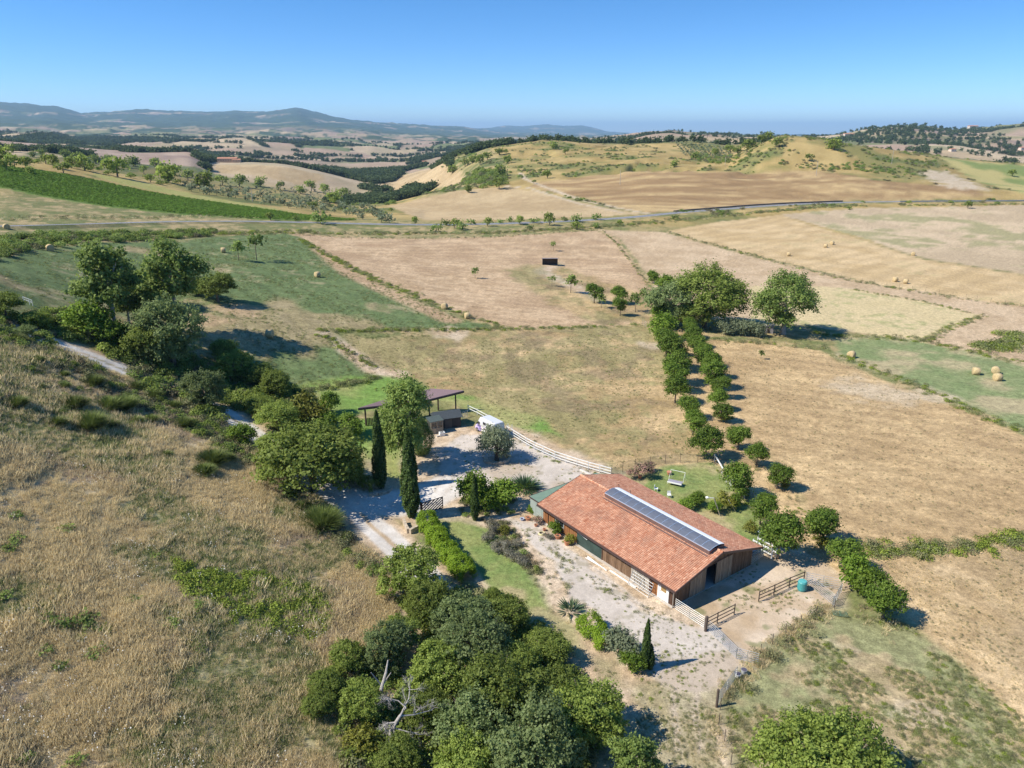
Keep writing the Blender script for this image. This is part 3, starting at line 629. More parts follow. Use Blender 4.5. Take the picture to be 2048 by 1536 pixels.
# light kinds for far trees
broad('far', 600, M_OAK, .78, .80, .22, nl=8, twigs=95, per=7, tw=.11, lobe=.48, flat=.7, variants=3, nl_t=3)
broad('far_olive', 640, M_OLIVE, .72, .8, .32, nl=5, twigs=30, per=6, tw=.14, lobe=.5, variants=2, nl_t=2)
broad('far_bush', 660, M_POP, .6, .75, .27, nl=6, twigs=50, per=6, tw=.13, lobe=.48, flat=.8, variants=2, nl_t=2)
broad('sapling', 680, M_POP, 1.5, 1.1, .24, nl=5, twigs=60, per=8, tw=.13, lobe=.5, variants=2, nl_t=3, r=.04)
broad('flowering', 690, M_PINK, .75, .8, .12, nl=7, twigs=220, per=12, tw=.1, lobe=.45, flat=.8, variants=1, r=.03)
broad('yellow_bush', 695, M_YEL, .8, .9, .13, nl=6, twigs=200, per=12, tw=.1, lobe=.45, flat=.8, variants=1, r=.03)
def upright(kind, seed, mat, hr, leaf, n, prof, per=9, tw=.07, variants=1, bark=BARK, tr=.12):
    """columnar crown: hr = height / radius, prof(t) = relative radius at height t"""
    vs = []
    for s in range(variants):
        g = np.random.default_rng(seed + s); t = g.uniform(0, 1, n) ** .9; a = g.uniform(0, 2 * math.pi, n)
        R = np.array([prof(q) for q in t]) * (1 + .14 * np.sin(a * 3 + t * 9) + .10 * np.sin(a * 7 - t * 31)) * np.where(g.random(n) < .15, g.uniform(.3, .9, n), g.uniform(.9, 1.06, n))
        tp = np.stack([R * np.cos(a), R * np.sin(a), t * hr * .97 + .03 * hr], 1)
        idx = np.repeat(np.arange(n), per); P = tp[idx] + g.normal(0, tw, (len(idx), 3)) * np.array([1, 1, 2.0])
        N = np.stack([np.cos(a), np.sin(a), .5 + 0 * a], 1)[idx]; rv = g.uniform(.1, .9, n)[idx]
        m = MB(); m.tube([(0, 0, -.2), (0, 0, hr * .5), (0, 0, hr * .9)], [tr * 1.3, tr * .8, tr * .2], 7)
        vs.append([('crown', leaves_mesh('crown_' + kind, P, N, leaf, mat, seed + s, asp=.55, rv=rv)), ('trunk', m.mesh('trunk_' + kind, bark, True))])
    PROTO[kind] = (vs, None)
cyp = lambda t: max(.06, (math.sin(min(1, t * 3.2 + .25) * math.pi / 2)) * (1 - t ** 2.2) ** .75)
upright('cypress', 710, M_CYP, 9.5, .20, 2600, cyp, 9, .06)
upright('young_cypress', 720, M_CYP, 7, .24, 1100, cyp, 8, .07)
upright('tall_poplar', 730, M_POP, 4.1, .085, 1500, lambda t: max(.08, math.sin(min(1, t * 2.6 + .2) * math.pi / 2) * (1 - t ** 3) ** .6), 14, .07, 1, BARKL)
def spiky(kind, seed, mat, n, h, wdt, spread, asp=.05):
    g = np.random.default_rng(seed); a = g.uniform(0, 2 * math.pi, n); q = np.sqrt(g.random(n)); tilt = q * spread + g.normal(0, .08, n)
    base = np.stack([np.cos(a) * q * .35, np.sin(a) * q * .35, np.full(n, -.05)], 1); L = h * g.uniform(.75, 1.1, n)
    tip = base + np.stack([np.cos(a) * np.sin(tilt), np.sin(a) * np.sin(tilt), np.cos(tilt)], 1) * L[:, None]
    mid = (base + tip) / 2 + np.stack([np.cos(a), np.sin(a), 0 * a], 1) * -.04 + np.array([0, 0, .06])
    sd = np.stack([-np.sin(a + g.normal(0, .8, n)), np.cos(a), 0 * a], 1) * wdt / 2
    V = np.stack([base - sd * .6, mid - sd, tip, mid + sd], 1)
    return mesh_np(kind, V.reshape(-1, 3), np.arange(n * 4).reshape(n, 4), {'rnd': ('FACE', 'FLOAT', np.clip(g.normal(.5, .25, n), 0, 1).astype(np.float32))}, False, mat)
PROTO['broom'] = ([[('crown', spiky('broom', 800, M_BROOM, 1500, 1.15, .028, 1.15))], [('crown', spiky('broom', 801, M_BROOM, 1200, 1.0, .03, 1.3))]], None)
PROTO['yucca'] = ([[('crown', spiky('yucca', 810, leafmat('agave_leaves', (.06,.10,.045), (.13,.18,.09)), 70, 1.15, .13, 1.35))]], None)
PROTO['palm'] = ([[('crown', spiky('palm', 820, leafmat('palm_leaves', (.04,.085,.035), (.10,.16,.07)), 420, 1.3, .06, 1.5))]], None)
NTREE = [0]
def plant(kind, name, loc, R, label, cat='tree', group=None, sz=1.0, seed=None, single=False):
    i = NTREE[0]; NTREE[0] += 1
    vs, _ = PROTO[kind]; v = vs[(i if seed is None else seed) % len(vs)]
    rz = (i * 2.399 + .5) % 6.283
    if single or len(v) == 1:
        o = obj(name, v[0][1]); o.location = loc; o.rotation_euler = (0, 0, rz); o.scale = (R, R, R * sz); tag(o, label, cat, group); return o
    _v = random.Random(i); fx, fy = _v.uniform(.88, 1.12), _v.uniform(.88, 1.12); e = empty(name, loc, rz, (R * fx, R * fy, R * sz * _v.uniform(.94, 1.06))); tag(e, label, cat, group)
    for nm, me in v: obj(nm, me, e)
    return e
def put(kind, name, u, v, rpx, label, cat='tree', group=None, sz=1.0, seed=None, single=False, maxr=9.5):
    """plant so that the crown's middle shows at (u, v) with a half width of rpx in the photograph"""
    h0 = PROTO[kind][1]; R = 2.0; p = None
    for _ in range(6):
        q = at(u, v, (h0 if h0 else .5) * R * sz)
        if q is None: break
        p = q; R = .5 * R + .5 * min(maxr, 1.18 * rpx / pxm(p))
    if p is None: return None
    return plant(kind, name, p, R, label, cat, group, sz, seed, single)
def put_upright(kind, name, u, vbase, vtop, rpx, label, cat='tree', group=None):
    p = at(u, vbase); k = pxm(p); R = rpx / k
    hpx = vbase - vtop; hr = {'cypress': 9.5, 'young_cypress': 7, 'tall_poplar': 4.1}[kind]
    lo, hi = 0.5, 40.0
    for _ in range(30):
        h = (lo + hi) / 2; dep = p.y * CP - (p.z + h - H) * SP; vv = 768 + F * (-(p.y) * SP - (p.z + h - H) * CP) / dep
        if vbase and vv > vtop: lo = h
        else: hi = h
    return plant(kind, name, p, R, label, cat, group, sz=h / (R * hr))
def hedge(name, pts, w, h, mat, label, leaf=.11, dens=90, seed=0, cat='hedge', group=None, n_per=10):
    pts = resample(pts, .4); g = np.random.default_rng(seed); P = []; N = []; rv = []
    P0 = pts[0]
    cum = 0
    for a, b in zip(pts[:-1], pts[1:]):
        L = (b - a).length; n = g.poisson(dens * 2.6 * L * (w + 2 * h) / n_per)
        t = (b - a).normalized(); s = np.array([-t.y, t.x, 0])
        for _ in range(n):
            q = a.lerp(b, g.random()); ww = w / 2 * (1 + .22 * math.sin(cum * 1.7) + .15 * math.sin(cum * 4.1 + 1)); hh = h * (1 + .10 * math.sin(cum * 1.1 + 2) + .07 * math.sin(cum * 3.3))
            ang = g.uniform(0, math.pi); cx_, cz = math.cos(ang), math.sin(ang); k = g.uniform(.85, 1.05)
            cx_ = math.copysign(abs(cx_) ** .55, cx_); cz = cz ** .55
            c = np.array([q.x, q.y, q.z]) + s * cx_ * ww * k + np.array([0, 0, cz * hh * k])
            m = n_per; P.append(c + g.normal(0, .11, (m, 3))); N.append(np.tile(s * cx_ + np.array([0, 0, cz]), (m, 1))); rv.append(np.full(m, g.uniform(.1, .9)))
        cum += L
    P = np.concatenate(P) - np.array(P0); me = leaves_mesh(name, P, np.concatenate(N), leaf, mat, seed, rv=np.concatenate(rv))
    return tag(obj(name, me, None, P0), label, cat, group)
# ------------------------------------------------------------------ trees and shrubs, one by one
T = put
# wood in the foreground
GW = 'oaks of the small wood below the barn'
for k, u, v, r, lb in [
 ('oak',820,1146,52,'dark oak standing apart over the end of the white lane, above the wood'),
 ('oak',860,1212,46,'small oak just below the lone oak by the lane end'),
 ('oak_pale',918,1236,52,'grey-green oak in the upper wood under the clipped hedge end'),
 ('oak',1012,1232,40,'oak at the top right of the wood beside the mown strip'),
 ('oak',985,1192,17,'small round oak bush at the lower end of the clipped hedge'),
 ('oak_pale',955,1290,62,'broad bluish oak in the middle of the upper wood'),
 ('oak',882,1340,52,'dark oak on the left flank of the wood behind the dead tree'),
 ('oak',1042,1330,42,'oak with open gaps in the centre of the wood'),
 ('oak',1096,1290,36,'oak on the right edge of the wood casting shade on the dirt track'),
 ('oak',1000,1385,74,'large mid green oak at the heart of the wood'),
 ('oak',1108,1385,52,'dark green oak behind the rightmost crown of the wood'),
 ('oak_pale',940,1455,66,'grey-tinged oak left of the pale crown at the bottom'),
 ('oak',1182,1425,64,'rightmost big oak of the wood, its shade falling on the track'),
 ('oak',1140,1450,52,'deep green oak between the pale crown and the rightmost oak'),
 ('oak_pale',1078,1500,88,'pale grey-green oak crown lowest in the wood'),
 ('oak',930,1530,62,'oak cut by the bottom edge left of the pale crown'),
 ('ash',1268,1522,46,'bright green young oak low beside the dirt track')]:
    T(k, 'oak_tree', u, v, r, lb, 'tree', GW)
for k, u, v, r, lb in [
 ('oak',692,1320,32,'small leaning oak on the grass slope left of the dead tree'),
 ('oak_pale',765,1296,50,'oak with a bare pale trunk behind the dead tree'),
 ('oak',800,1270,36,'little dark oak at the top left corner of the wood'),
 ('oak',652,1372,28,'low dark oak branch clump far out on the dry slope'),
 ('oak',722,1404,42,'half-bare oak growing over the dead tree branches'),
 ('yellow_bush',728,1478,30,'yellow-green bush under the dead tree'),
 ('oak',640,1410,26,'dark shrubby oak on the slope left of the dead tree'),
 ('oak',850,1420,40,'shaded oak directly right of the dead tree'),
 ('oak',800,1520,40,'dark oak at the bottom edge beneath the dead tree')]:
    T(k, 'oak_tree', u, v, r, lb, 'tree', 'oaks around the dead tree')
for u, v, r, lb in [(1612,1512,88,'left half of the leafy oak pair in the bottom right paddock'),(1705,1530,82,'right half of the leafy oak pair in the bottom right paddock'),(1632,1462,36,'topmost small oak of the clump in the bottom right paddock')]:
    T('oak', 'oak_tree', u, v, r, lb, 'tree', 'oaks in the bottom right paddock')
# along the lane
for k, n, u, v, r, sz, lb in [
 ('oak','oak_tree',622,918,92,.8,'wide spreading oak overhanging the bend of the white lane'),
 ('oak','oak_tree',560,900,45,.9,'smaller oak merged with the wide oak on its lane side'),
 ('oak','oak_tree',690,935,40,.9,'oak bough reaching over the shaded lane towards the cypresses'),
 ('oak_pale','oak_tree',408,780,42,1.0,'grey-green oak rising beside the gap in the lane'),
 ('oak_pale','oak_tree',338,668,60,1.15,'largest dense oak above the upper lane'),
 ('oak','oak_tree',300,690,42,1,'dark oak against the left foot of the largest oak'),
 ('ash','acacia_tree',215,575,58,1.15,'airy leaning acacia with a visible bent trunk'),
 ('ash','acacia_tree',345,572,52,1.2,'light green acacia top rising behind the largest oak'),
 ('oak','oak_tree',292,572,38,1,'dark round crown between the two airy acacias'),
 ('ash','acacia_tree',252,612,32,.9,'half-hidden acacia crown below the leaning one'),
 ('oak','oak_tree',432,574,37,.85,'round dark fig-like tree alone in the meadow with a long shadow'),
 ('oak','oak_tree',395,572,22,.9,'small crown tucked against the round meadow tree'),
 ('oak','oak_tree',6,608,34,.9,'dark tree cut by the left edge of the picture'),
 ('bush','young_tree',178,642,40,.9,'bushy green tree under the leaning acacia'),
 ('bush','young_tree',225,668,30,1,'green thicket tree at the foot of the acacia trunk'),
 ('oak','oak_tree',72,640,24,.8,'dark thicket oak at the top end of the lane'),
 ('oak_pale','oak_tree',50,662,18,.8,'silvery bush oak where the lane disappears'),
 ('oak','oak_tree',470,732,34,.9,'dark oak in the row below the meadow, first from the largest oak'),
 ('oak','oak_tree',520,748,30,.9,'dark oak in the row below the meadow, second from the largest oak'),
 ('oak','oak_tree',552,768,28,1,'shaded oak at the lower end of the row below the meadow'),
 ('oak','oak_tree',450,700,26,1,'low dark crown hidden behind the row below the meadow'),
 ('oak','oak_tree',553,832,38,.8,'dark round shrub tree between lane and yellow-green conifer'),
 ('oak','oak_tree',520,812,26,.8,'small dark tree on the far lane bank above the bend'),
 ('yellow_bush','thuja_bush',612,822,32,1.1,'golden green thuja beside the dark shrubs over the lane'),
 ('bush','spruce_bush',484,868,22,1.0,'small blue-green conifer on the near lane bank'),
 ('tall','',0,0,0,0,'')]:
    if k != 'tall': T(k, n, u, v, r, lb, 'tree', 'trees along the white lane', sz)
for u, v, r, lb in [(662,810,20,'dark juniper clump left of the shelter'),(700,850,24,'low green shrub on the lawn left of the first tall cypress'),(650,850,20,'fern-green shrub below the golden thuja'),(830,800,14,'small fruit bush behind the poplar')]:
    T('bush', 'garden_shrub', u, v, r, lb, 'shrub', 'shrubs by the shelter')
# yard
put_upright('cypress','cypress_tree',762,976,826,14,'taller dark cypress behind the entrance wall, left of the poplar','tree','slim cypresses at the entrance')
put_upright('cypress','cypress_tree',823,1034,868,17,'tall cypress in front of the wooden gate','tree','slim cypresses at the entrance')
put_upright('young_cypress','cypress_tree',950,1040,948,9,'slender young cypress standing before the laurel bushes','tree','slim cypresses at the entrance')
put_upright('young_cypress','cypress_tree',1290,1338,1244,9,'thin cypress at the end of the lower shrub bed','tree','slim cypresses at the entrance')
put_upright('young_cypress','cypress_tree',1300,1338,1292,8,'short cypress shoot right beside the thin cypress','tree','slim cypresses at the entrance')
T('big_poplar','poplar_tree',807,842,45,'tall light green poplar in front of the shelter','tree',None,1.12)
put_upright('tall_poplar','poplar_tree',843,908,838,24,'shaded lower poplar growth on the right of the tall poplar')
T('olive','olive_tree',993,890,34,'gnarled olive tree in the round stone bed of the yard','tree',None,1.05)
T('bush','laurel_bush',940,985,30,'taller glossy laurel behind the young cypress','shrub','laurels at the yard entrance',1.25)
T('bush','laurel_bush',1003,990,30,'broader laurel to the right of the young cypress','shrub','laurels at the yard entrance',.95)
T('bush','laurel_bush',975,1000,22,'shaded laurel between the two big laurels','shrub','laurels at the yard entrance',.95)
p = at(1050,976); plant('palm','dwarf_palm',p,1.9,'spiky dwarf palm at the edge of the yard gravel','palm',None,.9)
p = at(1141,1222); plant('yucca','agave_plant',p,1.35,'blue-green agave above the lower shrub bed','plant')
p = at(1010,1068); plant('yellow_bush','garden_shrub',p,.8,'bright yellow-green bush at the top of the sage row','shrub','sage row shrubs')
for i,(u,v,r) in enumerate([(985,1052,16),(975,1075,14),(1003,1092,17),(1022,1108,15),(1045,1122,13),(1035,1085,10)]):
    T('sage','sage_bush',u,v,r,['grey sage bush next to the cypress shadow','grey sage bush second down the row by the gravel','widest grey sage bush of the row','grey sage bush fourth down the row','last low grey sage bush of the row','small grey sage bush on the gravel side of the row'][i],'shrub','sage row shrubs')
T('greybush','olive_bush',1244,1290,31,'round grey-green olive bush in the lower shrub bed','shrub',None,1.0)
T('bush','box_bush',1266,1322,24,'bright box bush at the foot of the thin cypress','shrub')
# avenue
LW = ['first','second','third','fourth','fifth','sixth','seventh','eighth','ninth','tenth','eleventh','twelfth','thirteenth','fourteenth','fifteenth']
AVL = [(1562,1068,34),(1524,1016,26),(1481,958,26),(1414,880,27),(1388,842,21),(1382,810,19),(1352,776,19),(1351,754,22),(1356,732,22),(1345,702,22),(1334,682,20),(1326,655,24),(1322,630,20)]
for i,(u,v,r) in enumerate(AVL):
    T('bush' if i > 10 else 'round','maple_tree',u,v,r*1.14*rnd.uniform(.86,1.1),f'{LW[i]} round tree counting from the barn in the left row of the avenue','tree','round trees of the avenue',1.0)
AVR = [(1649,1050,30),(1557,948,20),(1516,908,18),(1479,872,19),(1444,822,18),(1437,795,19),(1441,770,19),(1428,747,21),(1422,728,20),(1404,707,19),(1398,690,19),(1385,672,18),(1378,655,16)]
for i,(u,v,r) in enumerate(AVR):
    T('round','maple_tree',u,v,r*1.10*rnd.uniform(.82,1.1),f'{LW[i]} round tree counting from the barn in the right row of the avenue','tree','round trees of the avenue',1.0)
for i,(u,v,r,k) in enumerate([(1701,1104,29,'round'),(1714,1150,32,'bush'),(1738,1178,30,'bush'),(1773,1196,34,'round')]):
    T(k,'maple_tree',u,v,r,['topmost tree of the four at the pen corner','second tree of the four at the pen corner, leafy to the ground','third tree of the four at the pen corner, leaning over the rails','lowest and roundest tree of the four at the pen corner'][i],'tree','four trees at the pen corner')
for i,(u,v,r) in enumerate([(1645,1085,14),(1450,835,9),(1500,1055,12),(1490,985,9),(1570,970,8)]):
    T('yellow_bush','basal_shoots',u,v,r,['yellow-green shoots under the nearest right avenue tree','yellow-green shoots under the fifth right avenue tree','yellow-green shoots beside the second left avenue tree','yellow-green shoots beside the third left avenue tree','yellow-green shoots beside the second right avenue tree'][i],'shrub','shoots at the feet of the avenue trees')
# grove
T('grove','holm_oak',1414,592,64,'broad dense dark holm oak, biggest crown of the grove','tree',None,.95)
T('oak_pale','willow_tree',1345,612,46,'grey-green willow on the left of the dark holm oak','tree',None,1.0)
T('oak','holm_oak',1385,632,36,'dark lower crown in front of the holm oak','tree',None,.8)
T('white_poplar','white_poplar',1574,603,57,'lone white poplar with a forked pale trunk','tree',None,.95)
for i,(u,v,r) in enumerate([(1462,655,17),(1483,656,17),(1503,658,16),(1520,662,14)]):
    T('greybush','silver_bush',u,v,r,['leftmost silvery bush of the clump before the holm oak','second silvery bush from the left before the holm oak','third silvery bush, next to the one by the hut','silvery bush touching the garden hut'][i],'shrub','silvery bushes by the hut')
T('bush','thicket_bush',1306,554,13,'dark bush at the top of the thin fence','shrub'); T('bush','thicket_bush',1330,570,17,'bright bush between the thin fence and the willow','shrub')
# orchard and meadow saplings
for i,(u,v,r) in enumerate([(1107,491,6),(950,544,7),(1104,560,7),(1142,565,12),(1189,584,16),(1203,600,9),(1239,586,15),(1241,612,14),(1272,603,12),(1287,589,9),(1303,601,7)]):
    T('sapling' if r < 13 else 'round','walnut_tree',u,v,r,['tiny sapling above the field shelter','lone sapling left in the open stubble','smallest tree of the young orchard','slim tree of the orchard, second from the shelter','broad leafy tree in the middle of the orchard','spindly tree under the broad orchard tree','tall round tree of the orchard','bushy tree just below the tall round one','spreading tree near the avenue gate','small spreading tree above the avenue gate','last orchard tree before the avenue'][i],'tree','young walnut trees of the orchard',1.0)
T('sapling','mulberry_tree',475,498,13,'left small tree of the pair in the meadow'); T('sapling','mulberry_tree',510,490,17,'right small tree of the pair in the meadow, wider crown')
T('sapling','bramble_bush',1523,708,6,'stunted sapling alone in the tan field near the hut','shrub')
# garden behind the barn
for i,(u,v,r,k) in enumerate([(1287,941,17,'flowering'),(1264,949,12,'flowering'),(1447,1003,18,'yellow_bush'),(1392,1000,14,'bush'),(1372,1008,13,'bush'),(1468,1003,13,'bush'),(1430,1015,12,'bush'),(1300,935,12,'flowering')]):
    T(k,'garden_bush',u,v,r,['largest pink hydrangea bush by the garden fence','smaller pink hydrangea nearest the roof','yellowing bush under the parasol pole','round fruit bush behind the skylight','low fruit bush nearest the barn roof','leafy bush between the two leaning poles','dark bush filling the bed below the yellowing one','rear hydrangea touching the green netting'][i],'shrub','garden bushes behind the barn',1.0)
for i,(u,v,r,k) in enumerate([(1110,1057,13,'bush'),(1140,1078,10,'yellow_bush'),(1063,1018,9,'bush'),(1072,1040,9,'flowering'),(1096,1072,8,'sage')]):
    T(k,'potted_shrub',u,v,r,['tall leafy shrub in a pot against the barn front','small rust-leaved shrub next to the green sliding door','climbing plant at the corner of the annex','low flowers along the annex wall','grey herb clump in front of the tall potted shrub'][i],'shrub','plants along the barn front',1.0)
# broom and scrub on the dry hillside
BR = [(30,793,20),(112,831,18),(180,826,30),(222,838,16),(146,792,24),(215,790,26),(248,792,24),(75,765,12),(73,712,13),(125,740,12),(128,765,10),(270,830,14),(305,780,16),(405,925,22),(425,900,26),(330,900,14),(640,1018,36),(600,1000,20),(300,830,14),(270,760,18),(100,690,10),(30,665,16),(185,750,20),(345,800,14),(365,835,18),(455,905,14)]
BL = ['dark round broom at the left edge of the slope','small broom below its big neighbour on the slope','largest dark broom on the upper slope','broom touching the right of the largest one','bright broom in the row nearest the top','wide broom in the middle of the upper slope','broom right of the wide one','small broom high on the slope','dark broom just under the silvery bush','round broom beside the lane end','broom low between two others','broom on the bank above the dry grass','broom halfway to the lane','bright green broom in the pair by the lane','darker broom in the pair by the lane','low broom left of the pair by the lane','olive-green broom under the spreading oak','broom at the left foot of the spreading oak','small broom on the lane bank','broom below the silvery lane stretch','tiny broom at the head of the lane','broom at the far left top of the slope','broom behind the bright top row','brown-green broom on the lane bank','broom beside the visible lane gap','broom nearest the small conifer']
for (u,v,r),lb in zip(BR,BL): T('broom','broom_shrub',u,v+r*.5,r,lb,'shrub','broom shrubs on the dry hillside',.95)
SC_ = [(35,1080,14,'a'),(32,1030,12,'b'),(130,1060,14,'c'),(265,1200,13,'d'),(390,1215,16,'e'),(190,1305,18,'f'),(130,1245,20,'g'),(85,1238,18,'h'),(180,1240,22,'i'),(90,1300,14,'j'),(15,1100,14,'k'),(120,1330,12,'l'),(340,1250,16,'m'),(400,1300,10,'n'),(45,1515,16,'o'),(150,1520,14,'p'),(200,1255,14,'q'),(310,1110,9,'r'),(10,1195,14,'s')]
for i,(u,v,r,_) in enumerate(SC_):
    T('far_bush','bramble_bush',u,v,r,f'low green bramble patch on the dry slope, {LW[i] if i < 15 else ["sixteenth","seventeenth","eighteenth","nineteenth"][i-15]} of those read from the left',group='bramble patches on the dry slope',cat='shrub',sz=.7)
def ordn(k): return str(k) + ('th' if 10 < k % 100 < 14 else {1:'st',2:'nd',3:'rd'}.get(k % 10, 'th'))
def byu(L): return sorted(L)
# roadside
for i,(u,v,r) in enumerate(byu([(830,441,8),(893,446,8),(909,447,10),(925,452,11),(943,444,8),(872,455,11),(975,444,9),(1001,443,6),(1018,439,7),(1039,441,9),(1070,441,9),(1099,439,13),(1129,438,7),(1153,438,10),(1154,451,9),(1193,434,9),(640,435,17),(540,432,9),(1350,434,7),(1937,409,8),(590,436,8),(1700,416,5),(1190,452,7),(1060,456,7),(1240,446,6)])):
    T('far_bush' if i % 3 else 'far','roadside_bush',u,v,r,f'bushy shrub on the verge of the asphalt road, {ordn(i+1)} from the left','shrub','bushes along the asphalt road')
# right hill
HO_ = [(1669,287,14),(1620,315,8),(1536,272,10),(1571,258,5),(1391,311,8),(1461,299,10),(1495,292,13),(1350,326,8),(1475,303,9),(1430,305,8),(1016,318,9),(998,304,9),(1012,303,5),(1001,340,13),(1068,363,4),(2026,346,7),(1107,290,9),(1131,303,6),(1095,348,9),(936,377,9),(998,366,13),(960,320,10),(945,318,9),(975,312,8),(930,325,9),(905,338,9),(1524,279,9),(1553,285,10)]
HO = sorted(HO_)
for i,(u,v,r) in enumerate(HO_):
    T('far','hill_oak',u,v,r,{0:'largest lone oak on the sunny side of the golden hill',1:'smaller lone oak below the largest on the golden hill',2:'dark oak leaning at the left shoulder of the hilltop',3:'wind-bent tree right on the hilltop',7:'round oak at the left of the olive terraces',15:'lone oak on the green slope at the right edge',13:'oak standing at the end of the farm track'}.get(i,f'oak on the golden hill beyond the road, {ordn(HO.index((u,v,r))+1)} from the left'),'tree','oaks on the golden hill')
# upper left
VO_ = [(6,306,17),(27,322,14),(50,325,12),(66,310,9),(82,308,9),(105,322,13),(130,308,10),(154,313,10),(167,326,16),(190,318,10),(212,318,9),(232,334,21),(265,321,13),(287,341,11),(311,328,11),(332,344,22),(350,340,12),(375,352,13),(407,358,20),(444,362,14),(478,362,16),(520,362,12),(622,372,15),(648,378,10),(670,393,15),(625,411,10),(690,388,12),(60,340,9),(125,335,12),(300,356,9),(600,378,10),(560,372,9),(12,330,13),(22,298,12),(90,318,10),(140,324,12),(180,332,9),(252,326,10)]
VO = sorted(VO_)
for i,(u,v,r) in enumerate(VO_):
    T('far','field_oak',u,v,r,{11:'tallest oak standing by itself over the vineyard',12:'round oak behind the tallest vineyard oak',0:'large dark oak at the far left edge'}.get(i,f'oak in the scattered line above the vineyard, {ordn(VO.index((u,v,r))+1)} from the left'),'tree','oaks above the vineyard')
# olive groves: countable rows
n = 0
for row in range(13):
    for c in range(24):
        t = c / 23; v = 372 + row * 5.2 + t * 14 + t * row * .3; u = 370 + t * 330 + row * 7 + rnd.uniform(-2, 2)
        if v > 388 + (u - 380) * .085 + 18 and row < 12 and False: continue
        if rnd.random() < .22 or v > 377 + (u - 380) * .16 + 8: continue
        p = at(u, v + rnd.uniform(-1, 1))
        if p is None: continue
        plant('far_olive','olive_tree',p,rnd.uniform(1.9,3.0),'grey-green olive tree in the grove beyond the vineyard','tree','olive grove beyond the vineyard'); n += 1
for row in range(7):
    for c in range(11):
        u = 1353 + c * 9.4 + row * 3; v = 288 + row * 4.0 + c * .9
        if u > 1462 or v > 318: continue
        p = at(u, v)
        if p and depth(p) < 1500: plant('far_olive','olive_tree',p,2.1,'small olive tree on the terraces of the golden hill','tree','olive terraces on the golden hill')
# ------------------------------------------------------------------ the barn
def wood(name, col, per=0.0): return simple(name, col, .85, var=.28, scale=3.5)
def plankmat(name, c1, c2):
    m, nt, b = mat_nodes(name); L = nt.links.new
    a = nt.nodes.new('ShaderNodeAttribute'); a.attribute_name = 'rnd'; mix = nt.nodes.new('ShaderNodeMix'); mix.data_type = 'RGBA'; mix.inputs[6].default_value = (*c1, 1); mix.inputs[7].default_value = (*c2, 1)
    tc = nt.nodes.new('ShaderNodeTexCoord'); mp = nt.nodes.new('ShaderNodeMapping'); mp.inputs['Scale'].default_value = (9, 9, .8); n = nt.nodes.new('ShaderNodeTexNoise'); n.inputs['Scale'].default_value = 1.5; n.inputs['Detail'].default_value = 5
    L(tc.outputs['Object'], mp.inputs[0]); L(mp.outputs[0], n.inputs['Vector']); mr = nt.nodes.new('ShaderNodeMapRange'); mr.inputs[1].default_value = .3; mr.inputs[2].default_value = .7; mr.inputs[3].default_value = .65; mr.inputs[4].default_value = 1.3
    L(n.outputs[0], mr.inputs[0]); sc = nt.nodes.new('ShaderNodeVectorMath'); sc.operation = 'SCALE'; L(a.outputs['Fac'], mix.inputs[0]); L(mix.outputs[2], sc.inputs[0]); L(mr.outputs[0], sc.inputs['Scale']); L(sc.outputs[0], b.inputs['Base Color'])
    b.inputs['Roughness'].default_value = .8; b.inputs['Specular IOR Level'].default_value = .2; return m
PL_BROWN = plankmat('brown_boards', (.14,.085,.05), (.25,.16,.10)); PL_ORANGE = plankmat('orange_boards', (.24,.10,.04), (.36,.17,.075)); PL_DARK = plankmat('dark_boards', (.07,.04,.028), (.14,.075,.05))
PL_GREY = plankmat('weathered_boards', (.33,.29,.24), (.44,.39,.33)); PL_TAN = plankmat('tan_boards', (.27,.20,.13), (.38,.29,.20))
def tilemat():
    m, nt, b = mat_nodes('roof_tile'); L = nt.links.new
    a = nt.nodes.new('ShaderNodeAttribute'); a.attribute_name = 'rnd'; mix = nt.nodes.new('ShaderNodeMix'); mix.data_type = 'RGBA'; mix.inputs[6].default_value = (.46,.185,.10,1); mix.inputs[7].default_value = (.80,.47,.30,1)
    L(a.outputs['Fac'], mix.inputs[0]); tc = nt.nodes.new('ShaderNodeTexCoord'); cur = mix.outputs[2]
    for sc_, lo, hi, c_, amt in ((.45, .48, .66, (.30,.17,.12,1), .45), (2.2, .58, .68, (.40,.36,.27,1), .3), (9, .3, .7, (.36,.15,.09,1), .35)):     # soot, lichen, grain
        n = nt.nodes.new('ShaderNodeTexNoise'); n.inputs['Scale'].default_value = sc_; n.inputs['Detail'].default_value = 6; L(tc.outputs['Object'], n.inputs['Vector'])
        mr = nt.nodes.new('ShaderNodeMapRange'); mr.inputs[1].default_value = lo; mr.inputs[2].default_value = hi; mr.inputs[4].default_value = amt; L(n.outputs[0], mr.inputs[0])
        mx = nt.nodes.new('ShaderNodeMix'); mx.data_type = 'RGBA'; mx.inputs[7].default_value = c_; L(mr.outputs[0], mx.inputs[0]); L(cur, mx.inputs[6]); cur = mx.outputs[2]
    L(cur, b.inputs['Base Color']); b.inputs['Roughness'].default_value = .8; b.inputs['Specular IOR Level'].default_value = .25; return m
TILE = tilemat(); 
FASC = simple('brown_metal', (.10,.065,.06), .45, .3, var=.08); STEEL = simple('galvanised', (.55,.57,.58), .42, .85, var=.12); GREENM = simple('green_metal', (.17,.24,.17), .6, 0, var=.12, scale=1.2); GREYG = simple('grey_green_panel', (.30,.35,.32), .6, var=.08)
DKGREEN = simple('dark_green_panel', (.035,.062,.055), .7, var=.25, scale=1.2); CONC = simple('concrete', (.48,.43,.37), .9, var=.15); TERRA = simple('terracotta', (.50,.22,.12), .8, var=.2)
